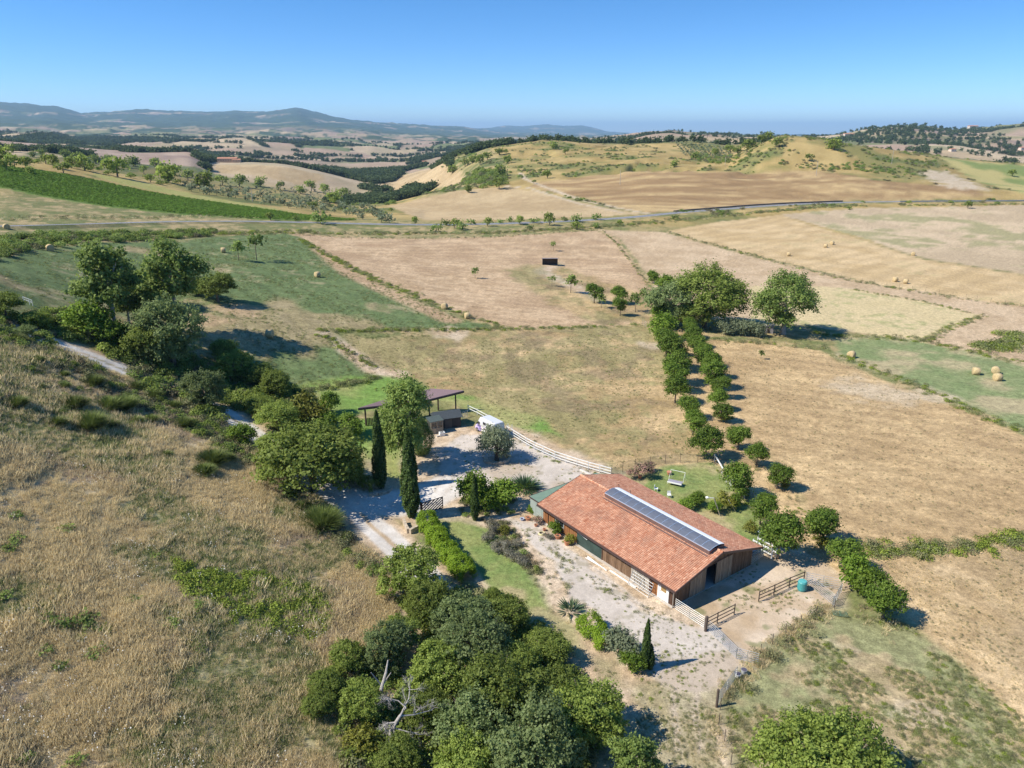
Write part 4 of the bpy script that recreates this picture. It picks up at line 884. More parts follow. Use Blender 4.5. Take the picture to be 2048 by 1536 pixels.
DARK = simple('dark_inside', (.03,.025,.02), .9); WHITEP = simple('white_plastic', (.80,.80,.78), .5, var=.04); STONE = simple('pale_stone', (.46,.38,.28), .9, var=.3, scale=3, bump=.4); GLASS = simple('dark_glass', (.02,.025,.03), .12, var=0, spec=.8)
BX, BY, BA, BL, BW = 16.14, 78.31, -0.9413, 23.5, 14.7
HE, HR = 2.62, 4.63
ZB = hz(BX, BY)
barn = empty('barn', (BX, BY, ZB), BA); tag(barn, 'long low barn with terracotta tile roof, ridge skylight and timber walls', 'barn')
def bloc(x, y, z=0.0):
    c, s = math.cos(BA), math.sin(BA); return Vector((BX + c * x - s * y, BY + s * x + c * y, ZB + z))
def planks(name, axis, fixed, a, b, z0, z1, pitch, mat, kind=None, out=-1, parent=barn, thick=.035, ztop=None, label=None):
    """a run of upright boards; axis 'x' runs along x at y=fixed"""
    m = MB(); n = max(1, int(round(abs(b - a) / pitch))); p = (b - a) / n
    for i in range(n):
        u0, u1 = a + i * p + .012, a + (i + 1) * p - .012; t = thick * (1 + .35 * rnd.random())
        zt0 = z1 if ztop is None else min(ztop(u0), ztop(u1))
        lo, hi = sorted((fixed, fixed + out * t))
        if axis == 'x': m.box(u0, u1, lo, hi, z0, zt0)
        else: m.box(lo, hi, u0, u1, z0, zt0)
    o = m.build(name, mat, parent)
    if label: o['label'] = label
    o['kind'] = 'stuff'
    return o
yf = -BW / 2 + .7; yb = BW / 2 - .7; xn = BL / 2 - .8; xf = -BL / 2 + .4
slope = (HR - HE) / (BW / 2)
undr = lambda y: HR - abs(y) * slope - .22
# floor, inner shell (dark inside behind the open doorway)
MB().box(xf, xn + .1, yf - .1, yb + .1, -.4, .12).build('floor_slab', CONC, barn)
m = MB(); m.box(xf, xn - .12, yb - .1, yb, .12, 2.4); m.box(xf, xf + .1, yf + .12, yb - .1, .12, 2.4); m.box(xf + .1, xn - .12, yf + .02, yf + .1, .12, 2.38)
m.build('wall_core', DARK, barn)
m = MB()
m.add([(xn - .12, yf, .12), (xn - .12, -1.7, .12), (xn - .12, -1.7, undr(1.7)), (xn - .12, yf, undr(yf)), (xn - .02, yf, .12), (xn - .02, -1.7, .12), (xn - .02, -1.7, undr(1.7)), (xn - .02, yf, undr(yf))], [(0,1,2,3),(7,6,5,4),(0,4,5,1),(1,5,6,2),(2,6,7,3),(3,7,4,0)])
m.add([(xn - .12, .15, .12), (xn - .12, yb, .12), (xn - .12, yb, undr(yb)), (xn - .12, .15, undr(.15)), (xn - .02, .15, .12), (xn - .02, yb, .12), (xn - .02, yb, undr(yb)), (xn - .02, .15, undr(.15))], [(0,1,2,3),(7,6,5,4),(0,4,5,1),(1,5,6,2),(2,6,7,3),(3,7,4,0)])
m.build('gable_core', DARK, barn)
# long front wall, from the near corner to the far one
planks('wall_boarding', 'x', yf, 10.35, xn, .1, 2.35, .18, PL_DARK, label='dark red-brown boards beside the white door')
d = MB().box(8.95, 10.15, yf - .06, yf, .1, 2.2).build('door', WHITEP, barn); d['label'] = 'white half-glazed door'
MB().box(9.22, 9.95, yf - .085, yf - .062, 1.15, 2.05).build('door_window', simple('curtained_glass', (.34,.22,.09), .3, var=.2), d)
MB().box(9.08, 9.14, yf - .12, yf - .06, 1.0, 1.12).build('handle', STEEL, d)
for a_, b_ in ((8.75, 8.93), (10.17, 10.33)): MB().box(a_, b_, yf - .09, yf, .1, 2.36).build('door_frame', WHITEP, barn)
planks('wall_boarding', 'x', yf, 7.9, 8.72, .1, 2.35, .2, PL_ORANGE, label='orange-brown boards left of the white door')
MB().box(7.55, 7.86, yf - .16, yf, .05, 2.4).build('corner_post', PL_DARK, barn)
planks('sliding_door', 'x', yf - .10, 4.75, 7.75, .15, 2.3, .22, PL_GREY, label='weathered grey sliding door behind the leaning gate')
planks('wall_boarding', 'x', yf, -.1, 4.72, .1, 2.35, .16, PL_BROWN, label='brown board wall in the middle of the front')
MB().box(-4.62, -.16, yf - .09, yf - .01, .12, 2.3).build('sliding_door', DKGREEN, barn)['label'] = 'dark green sliding door with a pale bar across'
MB().bar((-4.5, yf - .12, 1.75), (-2.7, yf - .12, 1.55), .07, .05).build('door_bar', WHITEP, barn)
MB().box(-.15, -.02, yf - .1, yf, .1, 2.35).build('post', PL_DARK, barn)
planks('wall_boarding', 'x', yf, -7.1, -4.66, .1, 2.35, .16, PL_ORANGE, label='bright orange boards next to the green door')
w = MB().box(-8.9, -7.15, yf - .05, yf, .95, 2.2).build('window', simple('grey_window_frame', (.35,.37,.36), .6), barn)
for a_ in (-8.8, -8.0): MB().box(a_, a_ + .72, yf - .058, yf - .052, 1.03, 2.12).build('pane', GLASS, w)
planks('wall_boarding', 'x', yf, -8.95, -7.12, .1, .94, .16, PL_BROWN)
planks('wall_boarding', 'x', yf, xf, -8.98, .1, 2.35, .16, PL_ORANGE, label='orange boards at the annex corner')
m = MB(); m.box(-11.5, 11.1, yf - .35, yf - .12, -.2, .08); m.build('plinth', CONC, barn)
# gable end
gy = [(yf, -4.2, PL_BROWN, 'narrow brown boards on the gable corner'), (2.8, yb, PL_BROWN, 'brown board wall on the right of the gable')]
for a_, b_, mt, lb in gy: planks('wall_boarding', 'y', xn, a_, b_, .1, 0, .17, mt, out=1, ztop=lambda q: undr(q), label=lb)
planks('sliding_door', 'y', xn + .07, -4.2, -1.62, .15, 2.95, .24, PL_TAN, out=1, label='left half of the tall tan sliding door')
planks('sliding_door', 'y', xn + .07, .1, 2.82, .15, 2.98, .24, PL_TAN, out=1, label='right half of the tall tan sliding door')
planks('gable_boarding', 'y', xn, -4.2, 2.8, 2.98, 0, .17, PL_BROWN, out=1, ztop=lambda q: undr(q))
MB().box(xn + .045, xn + .1, -4.4, 3.0, 2.99, 3.1).build('door_rail', FASC, barn)
# tall back wall and far gable
planks('wall_boarding', 'x', yb, xf, xn, .1, 2.35, .3, PL_BROWN, out=1)
planks('wall_boarding', 'y', xf, yf, yb, .1, 0, .3, PL_BROWN, out=-1, ztop=lambda q: undr(q))
# roof: slab, tiles laid in courses, ridge, verge boards, gutters
def roofslab(s):
    m = MB(); x0, x1 = -BL / 2, BL / 2; y1 = s * BW / 2
    t = .14; vs = [(x0, 0, HR - t), (x1, 0, HR - t), (x1, y1, HE - t), (x0, y1, HE - t), (x0, 0, HR - .03), (x1, 0, HR - .03), (x1, y1, HE - .03), (x0, y1, HE - .03)]
    m.add(vs, [(0,1,2,3),(7,6,5,4),(0,4,5,1),(1,5,6,2),(2,6,7,3),(3,7,4,0)]); return m.build('roof', simple('roof_deck', (.20,.10,.07), .9), barn)
roofs = {s: roofslab(s) for s in (-1, 1)}
def tiles(s):
    """curved clay tiles, overlapping down the slope"""
    Ls = math.hypot(BW / 2, HR - HE); nrow = int(Ls / .36); ncol = int(BL / .235); dy, dz = s * (BW / 2) / Ls, -(HR - HE) / Ls
    nrm = Vector((0, s * (HR - HE) / Ls, (BW / 2) / Ls)); V, Fc, R = [], [], []; pc = BL / ncol; pr = Ls / nrow
    arc = [(-.5, 0.0), (-.34, .052), (0, .078), (.34, .052), (.5, 0.0)]
    for i in range(nrow):
        for j in range(ncol):
            x = -BL / 2 + (j + .5) * pc; d0 = i * pr - .02; d1 = (i + 1) * pr + .03; h0, h1 = -.02, .03 + .012 * rnd.random(); jit = rnd.uniform(-.012, .012); n0 = len(V)
            for d_, hh in ((max(d0, 0), h0), (d1, h1)):
                for ax, ah in arc:
                    q = ah + hh; V.append((x + ax * pc * .98 + jit, dy * d_ + nrm.y * q, HR + dz * d_ + nrm.z * q))
            k = [(n0 + a, n0 + a + 1, n0 + a + 6, n0 + a + 5) for a in range(4)]
            c = min(1, max(0, rnd.gauss(.42, .20))); Fc += k; R += [c] * 4
    m = MB(); m.v = V; m.f = Fc; m.r = R
    o = m.build('roof_tiles', TILE, roofs[s]); o['kind'] = 'stuff'
for s in (-1, 1): tiles(s)
m = MB()
for i in range(60):
    x0 = -BL / 2 + i * BL / 60; 
    m.tube([(x0, 0, HR + .015), (x0 + BL / 60 + .03, 0, HR + .045)], [.13, .15], 8, cap=False)
o = m.build('ridge_tiles', TILE, barn); o['kind'] = 'stuff'
for x in (-BL / 2, BL / 2):
    sg = 1 if x > 0 else -1
    for s in (-1, 1): MB().bar((x + sg * .03, 0, HR - .07), (x + sg * .03, s * (BW / 2 + .02), HE - .07), .06, .26).build('verge_board', FASC, barn)
for s in (-1, 1): MB().box(-BL / 2, BL / 2 + .05, min(s * (BW / 2 + .02), s * (BW / 2 + .16)), max(s * (BW / 2 + .02), s * (BW / 2 + .16)), HE - .22, HE - .04).build('gutter', FASC, barn)
MB().tube([(xn + .15, -BW/2 - .05, HE - .15), (xn + .12, yf - .2, HE - .5), (xn + .12, yf - .2, .1)], .05, 6).build('downpipe', STEEL, barn)
MB().tube([(-11.0, -BW/2 - .05, HE - .15), (-11.0, -BW/2 + .15, HE - .45), (-10.2, yf - .1, HE - .5), (-10.2, yf - .1, .1)], .05, 6).build('downpipe', FASC, barn)
# skylight along the ridge
sky_ = empty('skylight', (0, 0, 0)); sky_.parent = barn
X0, X1, yw = -5.75, 10.9, 1.25
zs = HR + .12; m = MB()
m.box(X0, X1, -yw, -yw + .06, HR - .45, zs + .10); m.box(X0, X1, yw - .06, yw, HR - .45, zs + .10)
m.box(X0, X0 + .06, -yw + .06, yw - .06, HR - .4, zs + .10); m.box(X1 - .06, X1, -yw + .06, yw - .06, HR - .4, zs + .10)
m.box(X0, X1, -yw - .35, -yw - .005, HR - .38, HR - .33 + .02)
m.build('curb', simple('brown_sheet', (.17,.11,.10), .5, .2, var=.15, scale=1.5), sky_)
def arcpt(t): y = -yw + 2 * yw * t; return y, zs + .12 + .34 * math.sin(math.pi * (.08 + .84 * t)) - .08
poly = simple('polycarbonate', (.13,.14,.165), .25, var=.12, scale=2.5, spec=.7); ALU = simple('aluminium', (.75,.76,.78), .35, .6, var=.05)
NP = 14; px_ = (X1 - X0) / NP
for i in range(NP):
    vs, fs = [], []; a_, b_ = X0 + i * px_ + .03, X0 + (i + 1) * px_ - .03; K = 8
    for k in range(K + 1):
        y, z = arcpt(k / K * .66)
        vs += [(a_, y, z), (b_, y, z), (b_, y, z - .03), (a_, y, z - .03)]
    for k in range(K):
        q = 4 * k; fs += [(q, q + 1, q + 5, q + 4), (q + 3, q + 7, q + 6, q + 2), (q, q + 4, q + 7, q + 3), (q + 1, q + 2, q + 6, q + 5)]
    fs += [(0, 3, 2, 1), (4 * K, 4 * K + 1, 4 * K + 2, 4 * K + 3)]
    MB().add(vs, fs).build('pane', poly, sky_)
for i in range(NP + 1):
    x = X0 + i * px_; MB().tube([(x, arcpt(k / 7 * .66)[0], arcpt(k / 7 * .66)[1] + .015) for k in range(8)], .035, 4).build('rib', ALU, sky_)
vs, fs = [], []
for k in range(5):
    y, z = arcpt(.665 + k / 4 * .335); vs += [(X0, y, z + .02), (X1, y, z + .02), (X1, y, z - .02), (X0, y, z - .02)]
for k in range(4): q = 4 * k; fs += [(q, q + 1, q + 5, q + 4), (q + 3, q + 7, q + 6, q + 2), (q, q + 4, q + 7, q + 3), (q + 1, q + 2, q + 6, q + 5)]
fs += [(0, 3, 2, 1), (16, 17, 18, 19)]
MB().add(vs, fs).build('white_strip', simple('skylight_white', (.82,.83,.84), .35, var=.03), sky_)  # plain white band along the rear part of the skylight arc
MB().box(X0, X1, -yw - .05, -yw + .08, zs + .1, zs + .15).build('edge_trim', ALU, sky_)
for x in (X0 + .25, X0 + 2.3): MB().tube([(x, .95, zs + .35), (x, .95, zs + .75), (x, .75, zs + .78)], .035, 6).build('bracket', DARK, sky_)
# annex with the green sheet roof
ax = empty('annex'); ax.parent = barn; ax['label'] = 'green-roofed metal annex on the far gable'
a0, a1, ya, yb2 = -14.2, -BL / 2 + .35, -6.6, 5.3
m = MB().add([(a0 - .1, ya - .15, 2.42), (a1, ya - .15, 2.5), (a1, yb2, 2.5), (a0 - .1, yb2, 2.42), (a0 - .1, ya - .15, 2.47), (a1, ya - .15, 2.55), (a1, yb2, 2.55), (a0 - .1, yb2, 2.47)], [(0,3,2,1),(4,5,6,7),(0,1,5,4),(1,2,6,5),(2,3,7,6),(3,0,4,7)])
m.build('roof', GREENM, ax)
MB().box(a0 - .14, a0 - .10, ya - .2, yb2, 2.36, 2.50).build('gutter', FASC, ax); MB().box(a0 - .1, a1, ya - .2, ya - .155, 2.36, 2.50).build('gutter', FASC, ax)
for i in range(3): 
    w_ = (a1 + .95 - a0) / 3; MB().box(a0 + i * w_ + .02, a0 + (i + 1) * w_ - .02, ya - .03, ya + .03, 0, 2.36).build('wall_panel', GREYG, ax)
MB().box(a0, a0 + .05, ya + .06, yb2, 0, 2.36).build('wall_panel', GREYG, ax)
m = MB()
for i in range(24): y = ya + .3 + i * .49; m.box(a0 - .08, a1 - .02, y, y + .03, 2.48 + .02, 2.53) if False else None
# ------------------------------------------------------------------ fences, gates, van, shelter, garden things
def gp(u, v): return at(u, v)
def setz(p, dz=0.0): return Vector((p.x, p.y, hz(p.x, p.y) + dz))
def local(o, p): return o.matrix_world.inverted() @ p if False else Vector((p.x - o.location.x, p.y - o.location.y, p.z - o.location.z))
def rail_fence(name, pts, nposts, rails, ph, label, mat, postw=.10, railw=.05, railh=.12, cat='fence', group=None, capm=None):
    pts = [setz(p) for p in resample([Vector((p.x, p.y, 0)) for p in pts], 0.5)]
    e = empty(name, pts[0]); tag(e, label, cat, group); n = len(pts); idx = [round(i * (n - 1) / nposts) for i in range(nposts + 1)]
    P = [pts[i] - pts[0] for i in idx]
    for p in P: MB().box(p.x - postw/2, p.x + postw/2, p.y - postw/2, p.y + postw/2, p.z - .3, p.z + ph).build('post', mat, e)
    for h in rails:
        for a, b in zip(P[:-1], P[1:]):
            d = (b - a).normalized() * .0; MB().bar(a + Vector((0,0,h)) , b + Vector((0,0,h)), railw, railh).build('rail', mat, e)
    return e
WPAINT = simple('white_rail', (.74,.74,.72), .6, var=.08)
rail_fence('rail_fence', [gp(1013,866), gp(1060,895), gp(1110,918), gp(1165,936), gp(1222,952)], 11, (.35, .8, 1.25), 1.3, 'white three-rail fence between the yard and the paddock', WPAINT)
rail_fence('rail_fence', [gp(936,822), gp(958,832), gp(990,850)], 3, (.55, 1.05), 1.2, 'short white fence behind the van', WPAINT)
rail_fence('rail_fence', [gp(48,605), gp(66,612)], 2, (.6, 1.0), 1.1, 'short pale rail at the left of the green meadow', WPAINT, .08)
DKW = simple('dark_fence_wood', (.10,.075,.06), .85, var=.25)
rail_fence('rail_fence', [gp(1410,1259), gp(1440,1243), gp(1468,1229)], 2, (.35, .8, 1.25), 1.35, 'short dark three-rail fence beside the galvanised gate', DKW, .09, .05, .09, group='dark rail fences in front of the gable')
rail_fence('rail_fence', [gp(1517,1203), gp(1541,1193), gp(1566,1180), gp(1607,1163)], 3, (.35, .8, 1.25), 1.35, 'longer dark three-rail fence left of the blue tank', DKW, .09, .05, .09, group='dark rail fences in front of the gable')
p = gp(1411,1262); tag(MB().lathe([(.16,-.2),(.16,1.75),(.10,1.8)], n=10).build('timber_post', DKW, None, p), 'thick dark timber post where the galvanised gate ends', 'post')
def metal_gate(a, b, h, label, n=6, lean=Vector((0,0,0)), z0=.15, mat=STEEL, parent_name='field_gate', group=None, flat=None):
    """tube gate from ground point a to b"""
    a, b = setz(a), setz(b); e = empty(parent_name, a); tag(e, label, 'gate', group); d = b - a
    up = Vector((0, 0, 1)) if flat is None else flat.normalized()
    if flat is not None: d.z = 0
    for i in range(n):
        q = up * (z0 + (h - z0) * i / (n - 1)) + (Vector((0,0,.12)) if flat is not None else Vector((0,0,0))); MB().tube([q, q + d], .021, 6).build('rail', mat, e)
    for t in (0.0, .5, 1.0):
        o_ = Vector((0,0,.12)) if flat is not None else Vector((0,0,0)); MB().tube([d * t + up * (z0 - .05) + o_, d * t + up * h + o_], .032, 6).build('upright', mat, e)
    return e
metal_gate(gp(1350,1219), gp(1408,1257), 1.35, 'long galvanised tube gate from the barn corner to the timber post')
metal_gate(gp(1413,1259), gp(1445,1290), 1.3, 'galvanised hurdle continuing below the timber post', group='galvanised hurdles round the pen')
metal_gate(gp(1445,1290), gp(1472,1318), 1.3, 'galvanised hurdle in the middle of the curved run', group='galvanised hurdles round the pen')
metal_gate(gp(1472,1318), gp(1515,1330), 1.3, 'last galvanised hurdle of the curved run by the dry weeds', group='galvanised hurdles round the pen')
metal_gate(gp(1434,1412), gp(1472,1358), 1.4, 'galvanised field gate with a dark hinge post at the bottom of the pen')
p = gp(1433,1414); tag(MB().lathe([(.12,-.2),(.12,1.9),(.08,1.95)], n=8).build('timber_post', DKW, None, p), 'dark hinge post at the lower end of the pen gate', 'post')
metal_gate(gp(1610,1166), gp(1680,1181), 1.4, 'pale tube gate at the back of the pen corner', group='tube gates at the pen corner')
metal_gate(gp(1612,1167), gp(1668,1213), 1.4, 'pale tube gate swung diagonally across the pen corner', group='tube gates at the pen corner')
metal_gate(gp(1664,1216), gp(1682,1186), 1.3, 'short tube hurdle closing the pen corner by the trees', group='tube gates at the pen corner')
metal_gate(gp(1664,1222), gp(1692,1226), .9, 'green metal grid lying in the grass at the pen corner', 8, z0=.0, mat=simple('green_tube', (.10,.17,.11), .6), flat=Vector((-.2,-.9,.05)))
# galvanised gate leaning on the grey sliding door
e = empty('field_gate', bloc(5.2, yf - 1.0, 0), BA); tag(e, 'galvanised gate leaning against the weathered sliding door', 'gate')
for i in range(6): t = i / 5; MB().tube([(0, t * .75, .1 + t * 1.35), (3.1, t * .75, .1 + t * 1.35)], .022, 6).build('rail', STEEL, e)
for x in (0, 1.55, 3.1): MB().tube([(x, -.02, .05), (x, .76, 1.48)], .032, 6).build('upright', STEEL, e)
# white poles on the ground by the wall
for i, (x, dy, L, lb) in enumerate([(-1.7, .9, 3.6, 'white plastic pole lying nearest the barn front'), (-1.5, 1.1, 3.3, 'middle white plastic pole on the ground by the barn'), (-1.6, 1.3, 3.0, 'outermost white plastic pole on the ground by the barn')]):
    q = bloc(x, yf - dy, 0); o = MB().tube([(0,0,.1), (L, .25 * (i - 1), .1)], .05, 6).build('plastic_pole', WHITEP, None, q, (0,0,BA)); tag(o, lb, 'pole', 'white poles lying by the barn')
q = bloc(2.0, yf - .8, 0); tag(MB().box(0, 4.2, 0, .12, 0, .12).build('white_beam', WHITEP, None, q, (0,0,BA)), 'long white beam lying along the brown board wall', 'beam')
# pots in front of the barn
for i, (x, dy, r, h, lb) in enumerate([(-7.0, 1.15, .36, .5, 'big terracotta pot under the tall leafy shrub'), (-5.2, 1.15, .38, .6, 'dark terracotta pot by the green sliding door'), (-12.9, 1.3, .36, .45, 'round terracotta pot at the annex corner'), (-9.5, 1.3, .22, .3, 'small clay pot by the annex end'), (-13.3, 2.0, .28, .3, 'pale blue pot on the ground by the annex'), (-11.0, 1.5, .22, .3, 'pinkish pot among the annex flowers'), (-8.4, 1.9, .20, .26, 'little clay pot beside the hose coil')]):
    q = setz(bloc(x, yf - dy)); mt = TERRA if i != 4 else simple('blue_glaze', (.40,.46,.60), .4)
    e = empty('flower_pot', q); tag(e, lb, 'pot', 'pots along the barn front')
    MB().lathe([(r*.65, 0), (r, h*.85), (r*1.1, h*.87), (r*1.1, h), (r*.92, h), (r*.9, h*.9)], n=14).build('pot_body', mt, e, smooth=False)
    MB().lathe([(r*.9, h*.86), (r*.5, h*.92)], n=12).build('soil', simple('soil', (.09,.06,.04), .95), e)
q = setz(bloc(-9.0, yf - 2.1)); m = MB()
for k in range(4): m.tube([(.42*math.cos(a)*(1-.05*k), .42*math.sin(a)*(1-.05*k), .05+.05*k) for a in np.linspace(0, 6.283, 17)], .035, 5, cap=False)
tag(m.build('hose_coil', simple('yellow_hose', (.62,.55,.30), .5), None, q), 'coiled pale yellow hose on the ground before the tall potted shrub', 'hose')
# wooden entrance gate with slanted slats
GA, GB = gp(845,1030), gp(877,1020)
ge = empty('entrance_gate', GA); ge.rotation_euler = (0, 0, math.atan2(GB.y - GA.y, GB.x - GA.x)); tag(ge, 'brown wooden driveway gate with slanted slats, standing open', 'gate')
GL = 3.1; GH = 1.75; BRG = simple('gate_brown', (.055,.033,.036), .6, var=.12)
for x in (0, GL): MB().box(x - .05, x + .05, -.04, .04, .1, GH + .05).build('stile', BRG, ge)
for z in (.14, GH): MB().box(.05, GL - .05, -.03, .03, z - .05, z + .05).build('rail', BRG, ge)
for k in range(9):
    c = -GH - .6 + k * (GL + GH + .6) / 9.0      # slats rise to the right at 35 degrees
    s_ = .62; x0 = max(.05, c); z0 = .19 + (x0 - c) * s_; x1 = GL - .05; z1 = .19 + (x1 - c) * s_
    if z1 > GH - .05: x1 = c + (GH - .05 - .19) / s_; z1 = GH - .05
    if x1 > x0 + .12: MB().bar((x0, 0, z0), (x1, 0, z1), .03, .17).build('slat', BRG, ge)
tag(MB().box(-.12,.12,-.12,.12,-.3,2.1).build('gate_post', BRG, None, gp(843,1033)), 'brown post carrying the wooden driveway gate', 'post')
# stone walls at the entrance
def stone_wall(name, pts, h, label, th=.35):
    pts = resample([Vector((p.x,p.y,0)) for p in pts], .55); e = empty(name, setz(pts[0])); tag(e, label, 'wall'); z0 = setz(pts[0]).z
    for r_ in range(max(1, int(h / .25))):
        off = .27 * (r_ % 2)
        for a, b in zip(pts[:-1], pts[1:]):
            d = b - a; q0 = a + d * (.02); q1 = a + d * .97; zz = hz(a.x, a.y) - z0 + r_ * .25 - .06
            w = th * (1 + rnd.uniform(-.08, .08)); A = Vector((q0.x - pts[0].x, q0.y - pts[0].y, zz + .12)); Bq = Vector((q1.x - pts[0].x, q1.y - pts[0].y, zz + .12))
            MB().bar(A, Bq, w, .235).build('stone', STONE, e)
    return e
def sharebl(e): pass
stone_wall('stone_wall', [gp(808,1046), gp(812,1058), gp(817,1067)], .75, 'low pale stone wall end beneath the front cypress')
stone_wall('stone_wall', [gp(820,1068), gp(836,1060)], .75, 'shaded return of the low wall by the hedge')
stone_wall('stone_wall', [gp(738,992), gp(757,992), gp(776,986), gp(783,978)], .6, 'curved stone bed wall at the foot of the rear cypress')
oc = gp(992,918); ring = [Vector((oc.x + 2.1*math.cos(a), oc.y + 2.1*math.sin(a), 0)) for a in np.linspace(-2.6, .6, 9)]
stone_wall('stone_wall', ring, .5, 'curved stone edging round the olive tree')
for (u, v, w, lb) in [(862,938,.35,'cluster of pale rocks on the yard edge by the poplar'),]: pass
# concrete kerb by the fence
a_, b_ = gp(1160,940), gp(1196,958); q = setz(a_); tag(MB().bar((0,0,.06), (b_ - a_) + Vector((0,0,.06)), .22, .2).build('concrete_kerb', simple('pale_concrete', (.62,.58,.52), .9), None, q), 'pale concrete beam lying along the white fence', 'beam')
# van
def rbox(m, x0, x1, prof): pass
VM = simple('van_white', (.60,.61,.63), .3, var=.02, spec=.5)
def vanmat():
    m, nt, b = mat_nodes('van_wrap'); L = nt.links.new; tc = nt.nodes.new('ShaderNodeTexCoord'); vo = nt.nodes.new('ShaderNodeTexVoronoi'); vo.inputs['Scale'].default_value = 2.6
    n = nt.nodes.new('ShaderNodeTexNoise'); n.inputs['Scale'].default_value = 1.4; n.inputs['Detail'].default_value = 4; cr = nt.nodes.new('ShaderNodeValToRGB')
    L(tc.outputs['Object'], n.inputs['Vector']); L(n.outputs[0], cr.inputs[0]); el = cr.color_ramp.elements; el[0].position = .36; el[0].color = (.11,.09,.20,1); el[1].position = .66; el[1].color = (.80,.80,.84,1)
    for p_, c_ in ((.45,(.36,.30,.62,1)), (.50,(.55,.50,.80,1)), (.54,(.66,.42,.30,1)), (.585,(.78,.74,.70,1))): e_ = el.new(p_); e_.color = c_
    L(cr.outputs[0], b.inputs['Base Color']); b.inputs['Roughness'].default_value = .35; return m
VW = vanmat()
vp = gp(988, 872); vq = gp(1014, 886)
va, vb = gp(970,866), gp(1003,884); vang = math.atan2(va.y - vb.y, va.x - vb.x)
vc = (va + vb) / 2; van = empty('horse_van', setz(Vector((vc.x - .75, vc.y + 1.7, 0))), vang); tag(van, 'white high-roof horse van with a purple printed side, parked by the fence', 'van')
def hull(sections):
    """loft of cross-sections (x, half width bottom, half width top, z0, z1, top rounding)"""
    m = MB(); vs = []; K = 10
    for x, wb, wt, z0, z1 in sections:
        h = z1 - z0
        vs += [(x, -wb, z0), (x, -wb * 1.02, z0 + h * .3), (x, -(wb + wt) / 2, z0 + h * .62), (x, -wt, z1 - .18 * h), (x, -wt * .8, z1), (x, wt * .8, z1), (x, wt, z1 - .18 * h), (x, (wb + wt) / 2, z0 + h * .62), (x, wb * 1.02, z0 + h * .3), (x, wb, z0)]
    fs = []
    for i in range(len(sections) - 1):
        for k in range(K): a = i * K + k; b = i * K + (k + 1) % K; fs.append((a, b, b + K, a + K))
    fs.append(tuple(range(K - 1, -1, -1))); fs.append(tuple((len(sections) - 1) * K + k for k in range(K)))
    return m.add(vs, fs)
hull([(-2.9,1.02,1.0,.35,1.42),(1.9,1.02,1.0,.35,1.42)]).build('lower_body', VW, van)
hull([(-2.95,1.05,1.02,1.425,2.75),(-2.85,1.07,1.02,1.425,2.85),(.9,1.07,1.02,1.425,2.85),(1.35,1.06,.98,1.425,2.7),(1.75,1.0,.85,1.425,2.25)]).build('box_body', VM, van)
hull([(1.9,1.0,.92,.35,1.45),(2.4,.98,.85,.35,1.2),(2.75,.92,.75,.38,.98),(2.9,.8,.65,.45,.8)]).build('bonnet', VW, van)
m = MB().add([(1.76,-.88,1.46),(1.76,.88,1.46),(1.40,.80,2.18),(1.40,-.80,2.18),(2.28,-.80,1.30),(2.28,.80,1.30),(1.78,.74,2.08),(1.78,-.74,2.08)], [(0,1,2,3),(4,7,6,5),(0,3,7,4),(1,5,6,2),(3,2,6,7),(0,4,5,1)]); m.build('windscreen', GLASS, van)
for s in (-1, 1):
    for x in (-2.0, -.6): MB().box(x, x + .75, s * 1.08 if s > 0 else -1.12, 1.12 if s > 0 else -1.08, 1.85, 2.3).build('window', GLASS, van)
    MB().box(1.05, 1.65, s*1.05 if s>0 else -1.09, 1.09 if s>0 else -1.05, 1.5, 1.98).build('side_window', GLASS, van)
    MB().box(1.78, 1.88, s*1.06 if s>0 else -1.25, 1.25 if s>0 else -1.06, 1.45, 1.7).build('mirror', DARK, van)
    MB().box(2.74, 2.86, s*.55 if s>0 else -.75, .75 if s>0 else -.55, .68, .84).build('headlight', simple('lamp_glass', (.75,.78,.8), .1), van)
    for x in (-1.9, 1.95):
        w = MB().tube([(x, s * .82, .36), (x, s * 1.06, .36)], .36, 16).build('wheel', simple('rubber', (.03,.03,.03), .9), van); MB().tube([(x, s * 1.06, .36), (x, s * 1.075, .36)], .2, 12).build('hubcap', STEEL, w)
MB().box(-2.99, -2.951, -.95, .95, .45, 2.6).build('rear_door', simple('van_rear', (.48,.58,.62), .45, var=.05), van)
MB().box(-3.1, -2.95, -.95, .95, .35, .5).build('bumper', DARK, van)
# dark shrub / machine shade behind the van: water tap posts
for i, (u, v, lb) in enumerate([(1016,866,'left white post beside the van rear'),(1024,868,'right white post beside the van rear')]):
    tag(MB().box(-.05,.05,-.05,.05,-.2,1.7).build('white_post', WPAINT, None, gp(u, v)), lb, 'post', 'posts behind the van')
